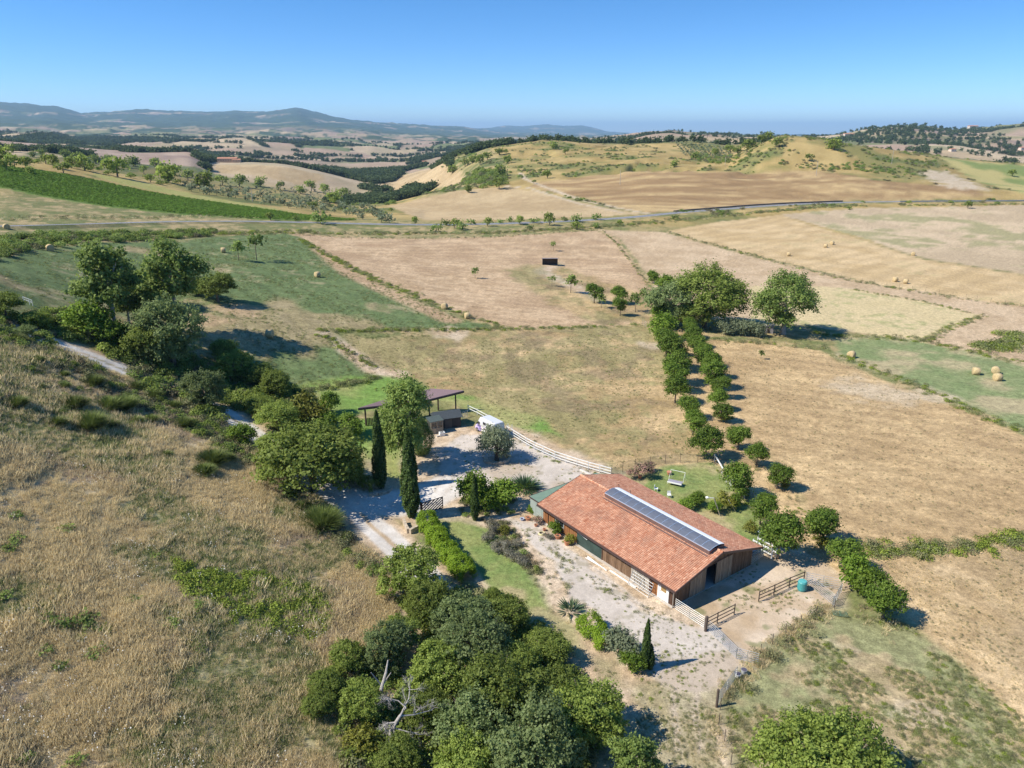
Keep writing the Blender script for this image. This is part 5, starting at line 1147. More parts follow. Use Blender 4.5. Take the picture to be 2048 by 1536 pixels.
# shelter with mauve sheet roof
MAUVE = simple('mauve_sheet', (.27,.185,.18), .55, .1, var=.06); TIMB = simple('dark_timber', (.085,.055,.045), .8, var=.2)
def shelter():
    # roof corners as seen: near-left, near-right (front edge), far-right, far-left
    h1 = 4.2; h2 = 3.3
    R_ = lambda u, v, h: (lambda p: Vector((p.x, p.y, hz(p.x, p.y) + h)))(at(u, v, h))
    A, B_, C_, D_ = R_(718,817,h2), R_(770,817,h2), R_(925,780,h1), R_(860,776,h1)
    base = Vector((A.x, A.y, hz(A.x, A.y)))
    e = empty('open_shelter', base); tag(e, 'open timber shelter with a mauve sheet roof behind the poplar', 'shelter')
    fr = R_(845,802,h2 + .1)
    quad = [R_(716,816,h2), R_(848,801,h2), R_(928,781,h1-.3), R_(862,777,h1), R_(760,802,h2+.6)]
    P = [q - base for q in quad]; zt = lambda q: q
    m = MB(); n = len(P); vs = P + [q - Vector((0,0,.16)) for q in P]; m.add(vs, [tuple(range(n))] + [tuple(range(2*n-1, n-1, -1))] + [(i, i + n, (i+1) % n + n, (i+1) % n) for i in range(n)]); m.build('roof', MAUVE, e)
    for a, b in ((0,1),(1,2)): MB().bar(P[a] - Vector((0,0,.28)), P[b] - Vector((0,0,.28)), .12, .28).build('beam', TIMB, e)
    pts = [P[0].lerp(P[1], .10), P[0].lerp(P[1], .30), P[1].lerp(P[2], .12), P[1].lerp(P[2], .78), P[3].lerp(P[2], .2), P[4].lerp(P[3], .3)]
    for q in pts:
        w = Vector((q.x + base.x, q.y + base.y)); zb = hz(w.x, w.y) - base.z; MB().box(q.x - .12, q.x + .12, q.y - .12, q.y + .12, zb - .2, q.z - .3).build('post', TIMB, e)
    q0, q1 = pts[0], pts[1]
    for i in range(9): q = q0.lerp(q1, (i + .5) / 9); zb = hz(q.x + base.x, q.y + base.y) - base.z; MB().box(q.x - .09, q.x + .09, q.y - .02, q.y + .02, zb, zb + 1.3 + .08 * math.sin(i)).build('plank', PL_DARK, e)
shelter()
# dark tent-roofed shed and the little kiosk in front of it
def prism(m, cx, cy, w, d, h, rh):
    return m.add([(cx-w/2,cy-d/2,h),(cx+w/2,cy-d/2,h),(cx+w/2,cy+d/2,h),(cx-w/2,cy+d/2,h),(cx-w/2,cy,h+rh),(cx+w/2,cy,h+rh)], [(0,1,5,4),(2,3,4,5),(1,2,5),(3,0,4),(3,2,1,0)])
q = setz(gp(893,850)); e = empty('dark_shed', q, .35); tag(e, 'low dark shed with a ridged roof between shelter and van', 'shed')
MB().box(-2.2,2.2,-1.4,1.4,-.2,1.8).build('wall', simple('dark_wall', (.045,.045,.045), .9), e); prism(MB(), 0, 0, 4.9, 3.4, 1.81, .9).build('roof', simple('dark_roof', (.055,.065,.07), .7), e)
MB().box(-.6,.6,-1.45,-1.405,-.1,1.6).build('door', simple('shed_door', (.09,.085,.075), .8), e)
q = setz(gp(874,866)); e = empty('garden_kiosk', q, .5); tag(e, 'small wooden kiosk with two glazed openings beside the white box', 'kiosk')
KW = simple('kiosk_wood', (.36,.30,.22), .8, var=.15)
MB().box(-1.1,1.1,-.05,1.7,-.2,2.0).build('side_wall', simple('kiosk_dark', (.05,.05,.045), .9), e)
for x0, x1 in ((-1.1,-.98),(-.06,.06),(.98,1.1)): MB().box(x0,x1,-.15,-.055,-.1,2.0).build('post', KW, e)
MB().box(-1.12,1.12,-.16,-.054,2.0,2.14).build('top_rail', KW, e); 
for x0 in (-.98,.06): MB().box(x0,x0+.92,-.12,-.055,-.1,.9).build('panel', KW, e); MB().box(x0,x0+.92,-.10,-.058,.905,1.99).build('pane', GLASS, e)
MB().add([(-1.25,-.25,2.15),(1.25,-.25,2.15),(1.25,1.9,2.35),(-1.25,1.9,2.35),(-1.25,-.25,2.22),(1.25,-.25,2.22),(1.25,1.9,2.42),(-1.25,1.9,2.42)], [(0,3,2,1),(4,5,6,7),(0,1,5,4),(1,2,6,5),(2,3,7,6),(3,0,4,7)]).build('roof', simple('kiosk_roof', (.07,.09,.08), .7), e)
q = setz(gp(884,871)); e = empty('white_box', q, .4); tag(e, 'open white box on the ground in front of the kiosk', 'box')
MB().box(-.45,.45,-.35,.35,0,.62).build('box_body', WHITEP, e); MB().box(-.3,.3,-.22,.22,.621,.63).build('opening', GLASS, e)
q = setz(gp(876,873)); tag(MB().box(-.3,.3,-.2,.2,0,.2).build('paving_block', CONC, None, q, (0,0,.7)), 'grey block left of the white box', 'block')
tag(metal_gate(gp(925,838), gp(935,834), 1.3, 'small grey gate in the shade between shed and van', 5), cat='gate')
# pen: blue barrel
q = setz(gp(1603,1180)); e = empty('water_barrel', q); tag(e, 'turquoise water barrel beside the dark rail fence', 'barrel'); TQ = simple('turquoise_plastic', (.06,.30,.30), .45, var=.08)
MB().lathe([(.42,0),(.46,.15),(.5,.2),(.5,1.05),(.44,1.12)], n=18).build('barrel_body', TQ, e, smooth=False); MB().lathe([(.45,1.12),(.42,1.2),(.1,1.22)], n=18).build('lid', simple('turquoise_lid', (.10,.38,.37), .45), e)
# buckets by the pen gate
for u, v, lb, c in [(1475,1356,'white bucket on the post of the pen gate',WHITEP),(1487,1348,'grey lidded bucket behind the white one',simple('grey_plastic',(.42,.43,.44),.5))]:
    q = setz(gp(u, v)); e = empty('bucket', q); tag(e, lb, 'bucket', 'buckets at the pen gate'); MB().lathe([(.20,0),(.27,.5),(.29,.52)], n=14).build('bucket_body', c, e); MB().lathe([(.27,.53),(.1,.55)], n=14).build('lid', simple('dark_lid', (.10,.09,.11), .5), e)
# feed trough and water tank behind the gable
q = setz(bloc(9.6, 9.3)); e = empty('cattle_trough', q, BA + 1.57); tag(e, 'blue water trough in the shade behind the gable corner', 'trough')
MB().add([(-.9,-.4,.7),(.9,-.4,.7),(.9,.4,.7),(-.9,.4,.7),(-.75,-.3,.1),(.75,-.3,.1),(.75,.3,.1),(-.75,.3,.1)], [(0,1,2,3),(4,7,6,5),(0,4,5,1),(1,5,6,2),(2,6,7,3),(3,7,4,0)]).build('trough_body', simple('blue_plastic', (.12,.24,.33), .5), e)
for x in (-.7,.7): MB().box(x-.05,x+.05,-.3,.3,-.1,.1).build('leg', DARK, e)
metal_gate(bloc(10.9, 6.75), bloc(10.6, 9.6), 1.4, 'tube gate from the gable corner to the white feeder')
q = setz(bloc(10.2, 10.3)); e = empty('hay_feeder', q, BA); tag(e, 'white hay feeder rack at the right of the gable', 'feeder')
for s in (-1, 1):
    MB().box(-1.4,1.4,s*.45-.05,s*.45+.05,1.15,1.3).build('rail', WHITEP, e); MB().box(-1.4,1.4,s*.45-.05,s*.45+.05,.5,.62).build('rail', WHITEP, e)
    for x in (-1.35,1.35): MB().box(x-.05,x+.05,s*.45-.055,s*.45+.055,-.1,1.4).build('leg', WHITEP, e)
# satellite dish on its pole
q = setz(gp(1513,1104)); e = empty('satellite_dish', q); tag(e, 'grey-blue satellite dish on a pole behind the barn', 'satellite dish')
MB().tube([(0,0,-.2),(0,0,2.4)], .045, 6).build('pole', STEEL, e); m = MB().lathe([(.02,0),(.25,.03),(.45,.10),(.47,.11)], n=18); o = m.build('dish', simple('dish_grey', (.42,.50,.56), .5), e, (.1,0,2.5)); o.rotation_euler = (1.25, 0, 1.9)
MB().tube([(.1,-.1,2.35),(.35,-.5,2.45)], .02, 5).build('arm', STEEL, e)
# parasol pole and leaning pole
def pole_thing(name, a, h, topuv, label, mat, r=.05):
    q = setz(a); p = at(*topuv, h); t = Vector((p.x, p.y, hz(p.x, p.y) + h)) - q; return q, t
q, t = pole_thing('garden_lamp', gp(1441,1032), 2.9, (1428,996), '', WHITEP); e = empty('garden_lamp', q); tag(e, 'leaning pale pole with a white lamp head in the garden bed', 'lamp')
MB().tube([(0,0,-.1), t], .06, 6).build('pole', simple('pale_wood', (.55,.48,.38), .8), e); MB().lathe([(.05,-.1),(.2,0),(.22,.12),(.1,.2)], (t.x - .9, t.y, t.z), 10).build('lamp_head', WHITEP, e); MB().bar(t, t + Vector((-.9,0,.05)), .06).build('arm', WHITEP, e)
q, t = pole_thing('stake', gp(1472,1023), 2.1, (1457,1000), '', WHITEP); tag(MB().tube([(0,0,-.1), t], .05, 6).build('wooden_stake', simple('pale_wood', (.55,.48,.38), .8), None, q), 'leaning wooden stake right of the garden lamp', 'stake')
# swing seat / lounger
q = setz(gp(1350,970)); e = empty('garden_swing', q, -.5); tag(e, 'garden swing seat with a grey cushion in a white frame', 'swing')
MB().box(-1.0,1.0,-.45,.45,.45,.56).build('seat', simple('grey_cushion', (.30,.28,.32), .8, var=.05), e); MB().box(-1.05,1.05,-.5,-.455,.40,.6).build('seat_frame', WHITEP, e)
for x in (-1.05,1.05):
    MB().tube([(x,-.1,0),(x,1.1,1.75)], .022, 6).build('leg', WHITEP, e); MB().tube([(x,1.9,0),(x,1.1,1.75)], .022, 6).build('leg', WHITEP, e)
MB().tube([(-1.05,1.1,1.75),(1.05,1.1,1.75)], .026, 6).build('top_bar', WHITEP, e)
for i, (u, v, lb) in enumerate([(1338,995,'white garden chair nearer the skylight end'),(1312,982,'white garden chair half hidden by the roof')]):
    q = setz(gp(u, v)); e = empty('garden_chair', q, i * 1.2); tag(e, lb, 'chair', 'white chairs in the garden')
    MB().box(-.25,.25,-.25,.25,.42,.46).build('seat', WHITEP, e); MB().box(-.25,.25,.22,.26,.461,.9).build('backrest', WHITEP, e)
    for x in (-.22,.22):
        for y in (-.22,.22): MB().box(x-.02,x+.02,y-.02,y+.02,0,.42).build('leg', WHITEP, e)
for u, v, r_, lb in [(1338,949,.35,'terracotta pot behind the garden swing'),(1423,1014,.3,'terracotta pot in the garden bed'),(1280,957,.3,'terracotta pot under the hydrangea')]:
    q = setz(gp(u, v)); e = empty('flower_pot', q); tag(e, lb, 'pot', 'pots in the garden'); MB().lathe([(r_*.65,0),(r_,.42),(r_*1.1,.43),(r_*1.1,.5)], n=12).build('pot_body', TERRA, e)
# white awning rails at the garden edge
for a, b, lb in [((1428,922),(1444,950),'upper white rail of the garden edge beneath the avenue tree'),((1452,964),(1460,970),'short white rail piece in the middle of the garden edge'),((1461,972),(1489,998),'lower white rail of the garden edge')]:
    A, B_ = setz(gp(*a)), setz(gp(*b)); e = empty('garden_rail', A); tag(e, lb, 'rail', 'white rails of the garden edge'); d = B_ - A; MB().bar(Vector((0,0,1.1)), d + Vector((0,0,1.1)), .14, .14).build('rail', WHITEP, e)
    for t in (0.03,.97): MB().box(d.x*t-.04,d.x*t+.04,d.y*t-.04,d.y*t+.04,d.z*t-.1,d.z*t+1.02).build('post', WHITEP, e)
# green net fence round the garden
NETM = bpy.data.materials.new('green_net'); NETM.use_nodes = True
_n = NETM.node_tree; _b = _n.nodes['Principled BSDF']; _b.inputs['Base Color'].default_value = (.06,.16,.10,1); _b.inputs['Alpha'].default_value = .28
def net_fence(name, uv, h, label, n, mat=NETM, postmat=None):
    pts = [gp(*q) for q in uv]; pts = [setz(p) for p in resample([Vector((p.x,p.y,0)) for p in pts], .8)]; e = empty(name, pts[0]); tag(e, label, 'fence')
    vs = []; fs = []
    for i, p in enumerate(pts): d = p - pts[0]; vs += [(d.x,d.y,d.z), (d.x,d.y,d.z + h)]
    for i in range(len(pts) - 1): fs.append((2*i, 2*i+2, 2*i+3, 2*i+1))
    if mat: MB().add(vs, fs).build('net', mat, e)
    for i in range(n + 1):
        d = pts[round(i * (len(pts) - 1) / n)] - pts[0]; MB().tube([(d.x,d.y,d.z-.2),(d.x,d.y,d.z+h+.1)], .035, 5).build('post', postmat or DKW, e)
    return e
net_fence('net_fence', [(1222,954),(1260,938),(1310,930),(1360,925),(1395,925),(1425,922)], 1.5, 'green net fence with thin posts behind the garden', 7)
WIRE = bpy.data.materials.new('wire_net'); WIRE.use_nodes = True; WIRE.node_tree.nodes['Principled BSDF'].inputs['Base Color'].default_value = (.3,.28,.24,1); WIRE.node_tree.nodes['Principled BSDF'].inputs['Alpha'].default_value = .10
net_fence('wire_fence', [(1560,1045),(1520,1012),(1490,990)], 1.2, 'wire fence between the lawn and the first avenue trees', 4, WIRE)
net_fence('wire_fence', [(1500,1100),(1535,1090),(1560,1078)], 1.2, 'short wire fence by the satellite dish', 2, WIRE)
net_fence('wire_fence', [(1520,1310),(1560,1275),(1620,1238),(1668,1218)], 1.2, 'wire fence along the dry weeds below the pen', 5, WIRE)
net_fence('wire_fence', [(1440,1420),(1437,1450),(1455,1500),(1468,1560)], 1.2, 'wire fence running down from the pen gate', 4, WIRE)
net_fence('wire_fence', [(600,474),(820,480),(1000,476),(1195,462),(1340,466),(1500,512),(1700,560),(1900,590),(2100,625)], 1.2, 'long post and wire fence between the stubble fields', 90, None)
# field shelter
q = setz(gp(1100,531)); k = 1 / pxm(q); e = empty('field_shelter', q); tag(e, 'small dark field shelter open to the front in the stubble', 'shelter')
W_ = 30 * k / 2; FD = simple('shelter_dark', (.12,.09,.07), .9)
MB().box(-W_, W_, 2.2, 2.3, 0, 2.2).build('back_wall', FD, e)
for s in (-1, 1): MB().box(s*W_-.06, s*W_+.06, 0, 2.19, 0, 2.3).build('side_wall', FD, e)
MB().add([(-W_-.2,-.4,2.55),(W_+.2,-.4,2.55),(W_+.2,2.6,2.31),(-W_-.2,2.6,2.31),(-W_-.2,-.4,2.63),(W_+.2,-.4,2.63),(W_+.2,2.6,2.38),(-W_-.2,2.6,2.38)], [(0,3,2,1),(4,5,6,7),(0,1,5,4),(1,2,6,5),(2,3,7,6),(3,0,4,7)]).build('roof', simple('shelter_roof', (.26,.22,.21), .8), e)
# hut by the grove
q = setz(gp(1536,665)); e = empty('garden_hut', q, -.2); tag(e, 'small grey hut between the silvery bushes and the white poplar', 'hut')
MB().box(-1.1,1.1,-.9,.9,-.2,1.9).build('wall', simple('hut_wall', (.26,.24,.24), .9), e); MB().box(-1.3,1.3,-1.15,1.15,1.91,2.02).build('roof', simple('hut_roof', (.34,.33,.31), .8), e); MB().box(-.4,.3,-.93,-.905,-.1,1.6).build('door', FD, e)
# gate at the avenue head
metal_gate(gp(1284,650), gp(1293,655), 1.4, 'grey metal gate at the head of the avenue', 4)
# hay bales
HAY = simple('hay', (.50,.38,.20), .95, var=.3, scale=5, bump=.6); HAYE = simple('hay_end', (.42,.31,.17), .95, var=.35, scale=8)
def bale_mesh():
    m = MB().lathe([(.05,-.62),(.68,-.62),(.77,-.55),(.79,0),(.77,.55),(.68,.62),(.05,.62)], n=22); return m.mesh('hay_bale', HAY, True)
BMESH = bale_mesh()
BLS = [(101,502,'hay bale at the far upper left of the green meadow'),(447,505,'hay bale beside the pair of small trees'),(300,542,'hay bale peeping over the acacia tops'),(635,554,'hay bale in the right part of the green meadow'),(540,674,'hay bale nearest the lane, low in the green meadow'),(889,618,'left bale of the two on the bare strip by the weeds'),(935,637,'right bale of the two on the bare strip by the weeds'),(1651,495,'left bale of the far pair in the golden field'),(1664,489,'right bale of the far pair in the golden field'),(1577,512,'lone bale by the fence side of the golden field'),(1826,511,'bale far right in the golden field'),(1790,563,'bale against the fence line of the golden field'),(1811,567,'bale half sunk behind the fence weeds'),(1702,715,'bale at the top corner of the pale green field'),(1951,749,'left bale of the trio in the pale green field'),(1990,747,'rear bale of the trio in the pale green field'),(1994,761,'front bale of the trio in the pale green field'),(14,459,'bale beside the road at the left edge')]
for i, (u, v, lb) in enumerate(BLS):
    q = gp(u, v); s = 1.0 if v > 480 else 1.0; o = obj('hay_bale', BMESH, None, q + Vector((0, 0, .72)), (math.pi / 2, 0, .7 + (i * 1.3) % 2.2)); tag(o, lb, 'hay bale', 'round hay bales in the fields')
    z_ = {0: 1.15, 4: 1.12}.get(i, 1.06); o.scale = (z_,) * 3
# hedges
hedge('clipped_hedge', [gp(852,1050), gp(880,1095), gp(912,1135), gp(938,1165)], 2.1, 1.9, M_HEDGE, 'bright green clipped hedge running down from the entrance', .13, 170, 5)
hedge('clipped_hedge', [gp(1171,1252), gp(1192,1274), gp(1216,1300)], 2.2, 1.5, M_HEDGE, 'short bright hedge beside the round olive bush', .12, 130, 6)
hedge('myrtle_hedge', [gp(1068,976), gp(1040,974), gp(1005,985)], 1.2, .6, M_BRIGHT, 'low scalloped hedge between laurels and palm', .12, 90, 8)
hedge('dark_hedge', [gp(505,800), gp(545,830), gp(590,862)], 2.5, 2.0, M_OAK, 'dark overgrown hedge on the far bank of the lane', .14, 80, 9)
hedge('dark_hedge', [gp(690,955), gp(725,970), gp(752,985)], 1.6, 1.6, M_OAK, 'dark hedge in the shade behind the rear cypress', .12, 100, 10)
# dead tree in the wood
def dead_tree():
    q = setz(gp(780,1500)); e = empty('dead_tree', q); tag(e, 'dead bare tree with pale twisted branches at the edge of the wood', 'tree')
    R_ = lambda u, v, h: (lambda p: Vector((p.x, p.y, hz(p.x, p.y) + h)) - q)(at(u, v, h))
    m = MB(); m.tube([(0,0,-.2), R_(783,1460,2.0), R_(800,1432,3.6), R_(812,1415,4.2)], [.24,.19,.13,.08], 8); m.build('trunk', BARKL, e)
    g = random.Random(4)
    def limb(a, b, r0, n=3, depth_=0, mb=None):
        mid = a.lerp(b, .5) + Vector((g.uniform(-.3,.3), g.uniform(-.3,.3), g.uniform(-.1,.3))); mb.tube([a, mid, b], [r0*.6, r0*.42, r0*.22], 5)
        if depth_ < 3:
            for _ in range(n + 2):
                s = a.lerp(b, g.uniform(.3, 1)); d = (b - a).normalized() + Vector((g.uniform(-1,1), g.uniform(-1,1), g.uniform(-.6,.9))); limb(s, s + d.normalized() * (b - a).length * g.uniform(.3, .55), r0 * .42, 2, depth_ + 1, mb)
    for a, b, r0 in [(R_(800,1432,3.6), R_(865,1420,3.4), .13), (R_(800,1432,3.6), R_(820,1370,5.2), .12), (R_(795,1445,2.9), R_(760,1460,2.4), .13), (R_(785,1455,2.4), R_(845,1470,1.6), .12), (R_(797,1440,3.2), R_(785,1480,1.8), .10), (R_(812,1415,4.2), R_(770,1395,4.6), .09)]:
        mb = MB(); limb(a, b, r0, 3, 0, mb); mb.build('branch', BARKL, e)
    q2 = setz(gp(752,1440)); e2 = empty('leaning_trunk', q2); tag(e2, 'bare leaning trunk with an orange lichen patch left of the dead tree', 'tree')
    R2 = lambda u, v, h: (lambda p: Vector((p.x, p.y, hz(p.x, p.y) + h)) - q2)(at(u, v, h))
    MB().tube([(0,0,-.2), R2(754,1410,1.6), R2(762,1380,3.0)], [.24,.2,.15], 8).build('trunk', BARKO, e2); MB().tube([R2(762,1380,3.0), R2(772,1345,4.4), R2(776,1320,5.4)], [.15,.11,.05], 7).build('limb', BARKL, e2)
    for du in (-22, 18): MB().tube([R2(764,1372,3.2), R2(764+du,1345,4.6)], [.08,.03], 5).build('limb', BARKL, e2)
dead_tree()
# roadside barrier, poles and far houses
def road_at(u0, u1, off, h, name, label, mat, n, w=.25):
    sel = [i for i in range(len(RP)) if u0 < 1024 + F * RP[i][0] / (RP[i][1] * CP - (RZ[i] - H) * SP) < u1]
    e = empty(name, (RP[sel[0]][0], RP[sel[0]][1], RZ[sel[0]])); tag(e, label, 'barrier'); pts = []
    for i in sel[::max(1, len(sel) // n)]: c = RP[i] + RN[i] * off; pts.append(Vector((c[0], c[1], RZ[i])) - e.location)
    for a, b in zip(pts[:-1], pts[1:]): MB().bar(a + Vector((0,0,h/2)), b + Vector((0,0,h/2)), w, h).build('panel', mat, e)
    return e
road_at(1355, 1698, 4.2, .9, 'retaining_wall', 'dark retaining wall on the hill side of the asphalt road', simple('dark_masonry', (.15,.13,.12), .9), 28)
road_at(1790, 2300, -4.0, .8, 'guard_rail', 'grey guard rail on the right stretch of the asphalt road', simple('rail_grey', (.36,.38,.40), .5, .4), 36, .12)
for u, v, h, lb in [(1632,352,11,'wooden power pole in the middle of the golden hill'),(1240,370,11,'power pole above the farm track'),(1783,328,12,'power pole on the upper golden hill'),(1450,330,7,'short pole beside the thicket on the golden hill'),(505,404,8,'thin pole at the edge of the vineyard')]:
    q = gp(u, v)
    e = empty('power_pole', q); tag(e, lb, 'pole', 'power poles'); MB().tube([(0,0,-.5),(0,0,h)], [.2,.14], 6).build('shaft', simple('pole_grey', (.42,.38,.33), .9), e); MB().bar((-.9,0,h-.6),(.9,0,h-.6), .14).build('crossarm', DARK, e)
def house(u, v, w, d, h, label, wc=(.50,.36,.24), rc=(.42,.20,.12), rz=.2):
    q = gp(u, v)
    if q is None: return
    e = empty('farmhouse', q, rz); tag(e, label, 'house', 'distant farmhouses'); MB().box(-w/2,w/2,-d/2,d/2,-2,h).build('wall', simple('farm_wall_%d' % int(wc[0]*100), wc, .9), e)
    prism(MB(), 0, 0, w + .8, d + .8, h + .01, h * .35).build('roof', simple('farm_roof', rc, .9), e)
    for k in range(max(2, int(w / 4))): x = -w/2 + (k + .5) * w / max(2, int(w / 4)); MB().box(x - .5, x + .5, -d/2 - .03, -d/2 - .005, h * .45, h * .75).build('window', GLASS, e)
house(456,325,34,14,7,'brick farm ruin on the pale far hill in the valley'); house(474,325,14,12,5,'small wing right of the brick farm ruin')
house(849,327,14,9,6,'small yellow house in the valley fields',(.70,.48,.18)); house(1904,303,12,9,5,'pale farmhouse among trees at the right edge hills',(.60,.50,.40)); house(2044,300,16,10,6,'second pale farmhouse cut by the right edge',(.60,.50,.40))
house(1945,257,40,16,9,'hilltop hamlet house on the far right ridge',(.55,.48,.42)); house(1930,257,26,16,9,'smaller hamlet house on the far right ridge',(.55,.48,.42)); house(1700,272,50,14,7,'long pale farm building on the right horizon',(.6,.5,.4))
# ------------------------------------------------------------------ grass, weeds, vines, far woods: masses nobody could count
def tuft(name, mat, n, h, w, lean, seed, rad=.3):
    g = np.random.default_rng(seed); a = g.uniform(0, 6.283, n); q = np.sqrt(g.random(n)) * rad
    base = np.stack([np.cos(a) * q, np.sin(a) * q, np.full(n, -.04)], 1); dr = np.stack([g.normal(.12, lean, n), g.normal(.05, lean, n), np.ones(n)], 1)
    dr /= np.linalg.norm(dr, axis=1)[:, None]; tip = base + dr * (h * g.uniform(.5, 1.15, n))[:, None]
    b = g.uniform(0, 6.283, n); sd = np.stack([np.cos(b), np.sin(b), 0 * b], 1) * (w * g.uniform(.6, 1.4, n))[:, None] / 2; mid = base * .45 + tip * .55
    V = np.stack([base - sd * .7, base + sd * .7, mid + sd, tip, mid - sd], 1)
    f = np.arange(n * 5).reshape(n, 5); rv = np.clip(g.normal(.55, .28, n), 0, 1)
    return mesh_np(name, V.reshape(-1, 3), f, {'rnd': ('FACE', 'FLOAT', rv.astype(np.float32))}, False, mat)
def bushlet(name, mat, n, leaf, e, seed):
    g = np.random.default_rng(seed); c = sph(g, 6) * .45; c[:, 2] = np.abs(c[:, 2]) * e; i = g.integers(0, 6, n); d = sph(g, n); d[:, 2] = np.abs(d[:, 2]) * .9
    P = c[i] + d * g.uniform(.3, .6, n)[:, None] * np.array([1, 1, e]); return leaves_mesh(name, P, d + np.array([0, 0, .4]), leaf, mat, seed)
M_DRYP = leafmat('pale_straw', (.57,.46,.25), (.86,.72,.44), .43, .8, .22); M_MAUVE = leafmat('mauve_seed_heads', (.40,.31,.20), (.62,.50,.35), .4, .8, .2)
M_GRN = leafmat('green_weeds', (.18,.21,.075), (.35,.38,.15), .4, .7, .25); M_BRK = leafmat('bracken_leaves', (.17,.23,.03), (.34,.41,.07), .4, .7, .15); M_FLW = leafmat('white_umbels', (.55,.52,.45), (.85,.83,.78), .2, .8, .05)
M_FARW = leafmat('far_wood_leaves', (.055,.085,.032), (.12,.16,.06), .35, .8, .25); M_BLUEG = leafmat('bluish_weeds', (.09,.125,.06), (.18,.215,.115), .3, .7, .2)
TD = [tuft('tuft', M_DRYP, 42, .50, .034, .55, 1, .5), tuft('tuft', M_DRYP, 38, .60, .034, .45, 2, .45), tuft('tuft', M_MAUVE, 38, .45, .034, .55, 3, .5), tuft('tuft', M_GRN, 38, .36, .042, .5, 4, .45)]
BG = [bushlet('bushlet', M_GRN, 120, .13, .8, 5), bushlet('bushlet', M_DRYG, 110, .13, .9, 6), bushlet('bushlet', M_BRK, 150, .16, .7, 7)]
_g = np.random.default_rng(8); FLW = [leaves_mesh('umbel', np.stack([_g.normal(0, .35, 6), _g.normal(0, .35, 6), _g.uniform(.55, .85, 6)], 1), np.tile([0, 0, 3.0], (6, 1)), .10, M_FLW, 8)]
def protocol(name, meshes):
    c = bpy.data.collections.new(name)
    for i, me in enumerate(meshes): o = bpy.data.objects.new('%s_%02d' % (name, i), me); c.objects.link(o)
    return c
_trees = {}
def scatter(name, coll, P, scl, idx, label, cat, seed=0, tilt=.12):
    n = len(P)
    if n == 0: return None
    g = np.random.default_rng(seed); rot = np.stack([g.normal(0, tilt, n), g.normal(0, tilt, n), g.uniform(0, 6.283, n)], 1)
    me = bpy.data.meshes.new(name); me.vertices.add(n); me.vertices.foreach_set('co', P.astype(np.float32).ravel())
    for an, ty, dt in (('rot', 'FLOAT_VECTOR', rot), ('scl', 'FLOAT', scl), ('idx', 'INT', idx)):
        a = me.attributes.new(an, ty, 'POINT'); a.data.foreach_set('vector' if ty == 'FLOAT_VECTOR' else 'value', np.asarray(dt, np.int32 if ty == 'INT' else np.float32).ravel())
    o = obj(name, me); key = coll.name
    if key not in _trees:
        t = bpy.data.node_groups.new('scatter_' + key, 'GeometryNodeTree'); t.interface.new_socket('Geometry', in_out='INPUT', socket_type='NodeSocketGeometry'); t.interface.new_socket('Geometry', in_out='OUTPUT', socket_type='NodeSocketGeometry')
        gi = t.nodes.new('NodeGroupInput'); go = t.nodes.new('NodeGroupOutput'); ip = t.nodes.new('GeometryNodeInstanceOnPoints'); ci = t.nodes.new('GeometryNodeCollectionInfo')
        ci.inputs['Collection'].default_value = coll; ci.inputs['Separate Children'].default_value = True; ci.inputs['Reset Children'].default_value = True
        ip.inputs['Pick Instance'].default_value = True; L = t.links.new
        for an, dt, sk_ in (('rot', 'FLOAT_VECTOR', 'Rotation'), ('scl', 'FLOAT', 'Scale'), ('idx', 'INT', 'Instance Index')):
            na = t.nodes.new('GeometryNodeInputNamedAttribute'); na.data_type = dt; na.inputs['Name'].default_value = an
            out = [s for s in na.outputs if s.enabled][0]; L(out, ip.inputs[sk_])
        L(gi.outputs[0], ip.inputs['Points']); L(ci.outputs[0], ip.inputs['Instance']); L(ip.outputs[0], go.inputs[0]); _trees[key] = t
    md = o.modifiers.new('scatter', 'NODES'); md.node_group = _trees[key]
    return tag(o, label, cat, kind='stuff')
C_T = protocol('tufts', TD); C_B = protocol('bushlets', BG); C_F = protocol('umbels', FLW)
def polypts(px, n, seed):
    poly = [(p.x, p.y) for p in (at(u, v) for u, v in px) if p is not None]; pa = np.array(poly); g = np.random.default_rng(seed)
    x = g.uniform(pa[:,0].min(), pa[:,0].max(), n); y = g.uniform(pa[:,1].min(), pa[:,1].max(), n); k = inpoly(x, y, poly) > 0; return x[k], y[k], g
def inframe(x, y, z, mg=.04):
    d = y * CP - (z - H) * SP; u = F * x / d / 1024; w = F * (-y * SP - (z - H) * CP) / d / 768; return (d > 1) & (np.abs(u) < 1 + mg) & (np.abs(w) < 1 + mg * 2)
def offlane(x, y, m=2.2):
    return (dist_line(x, y, LANE) > m) & (dist_line(x, y, DRIVE) > 3.2)
# 1 dry hillside
x, y, g = polypts([(-60,1700),(-150,1200),(-150,760),(0,672),(60,672),(110,692),(250,748),(440,832),(520,900),(640,990),(700,1070),(775,1140),(790,1200),(800,1300),(760,1400),(720,1700)], 520000, 21)
z = hgt(x, y); d = np.hypot(x, y); k = inframe(x, y, z) & offlane(x, y, 2.3) & (g.random(len(x)) < np.clip((62 / d) ** 1.5, 0, 1) * (.35 + .65 * sst(.3, .6, fbm(x/4, y/4, 3, 90))))
BRPX = [[(345,1120),(400,1140),(470,1150),(560,1140),(620,1170),(670,1220),(650,1290),(560,1260),(480,1270),(440,1220),(370,1190)],[(68,1220),(140,1225),(200,1235),(250,1265),(240,1290),(170,1285),(100,1265)]]
for bp_ in BRPX: k &= (inpoly(x + (fbm(x/3, y/3, 2, 4) - .5) * 3, y, [(p.x, p.y) for p in (at(u, v) for u, v in bp_)]) < 0) | (g.random(len(x)) < .25)
x, y, z = x[k], y[k], z[k]
cap = 34000
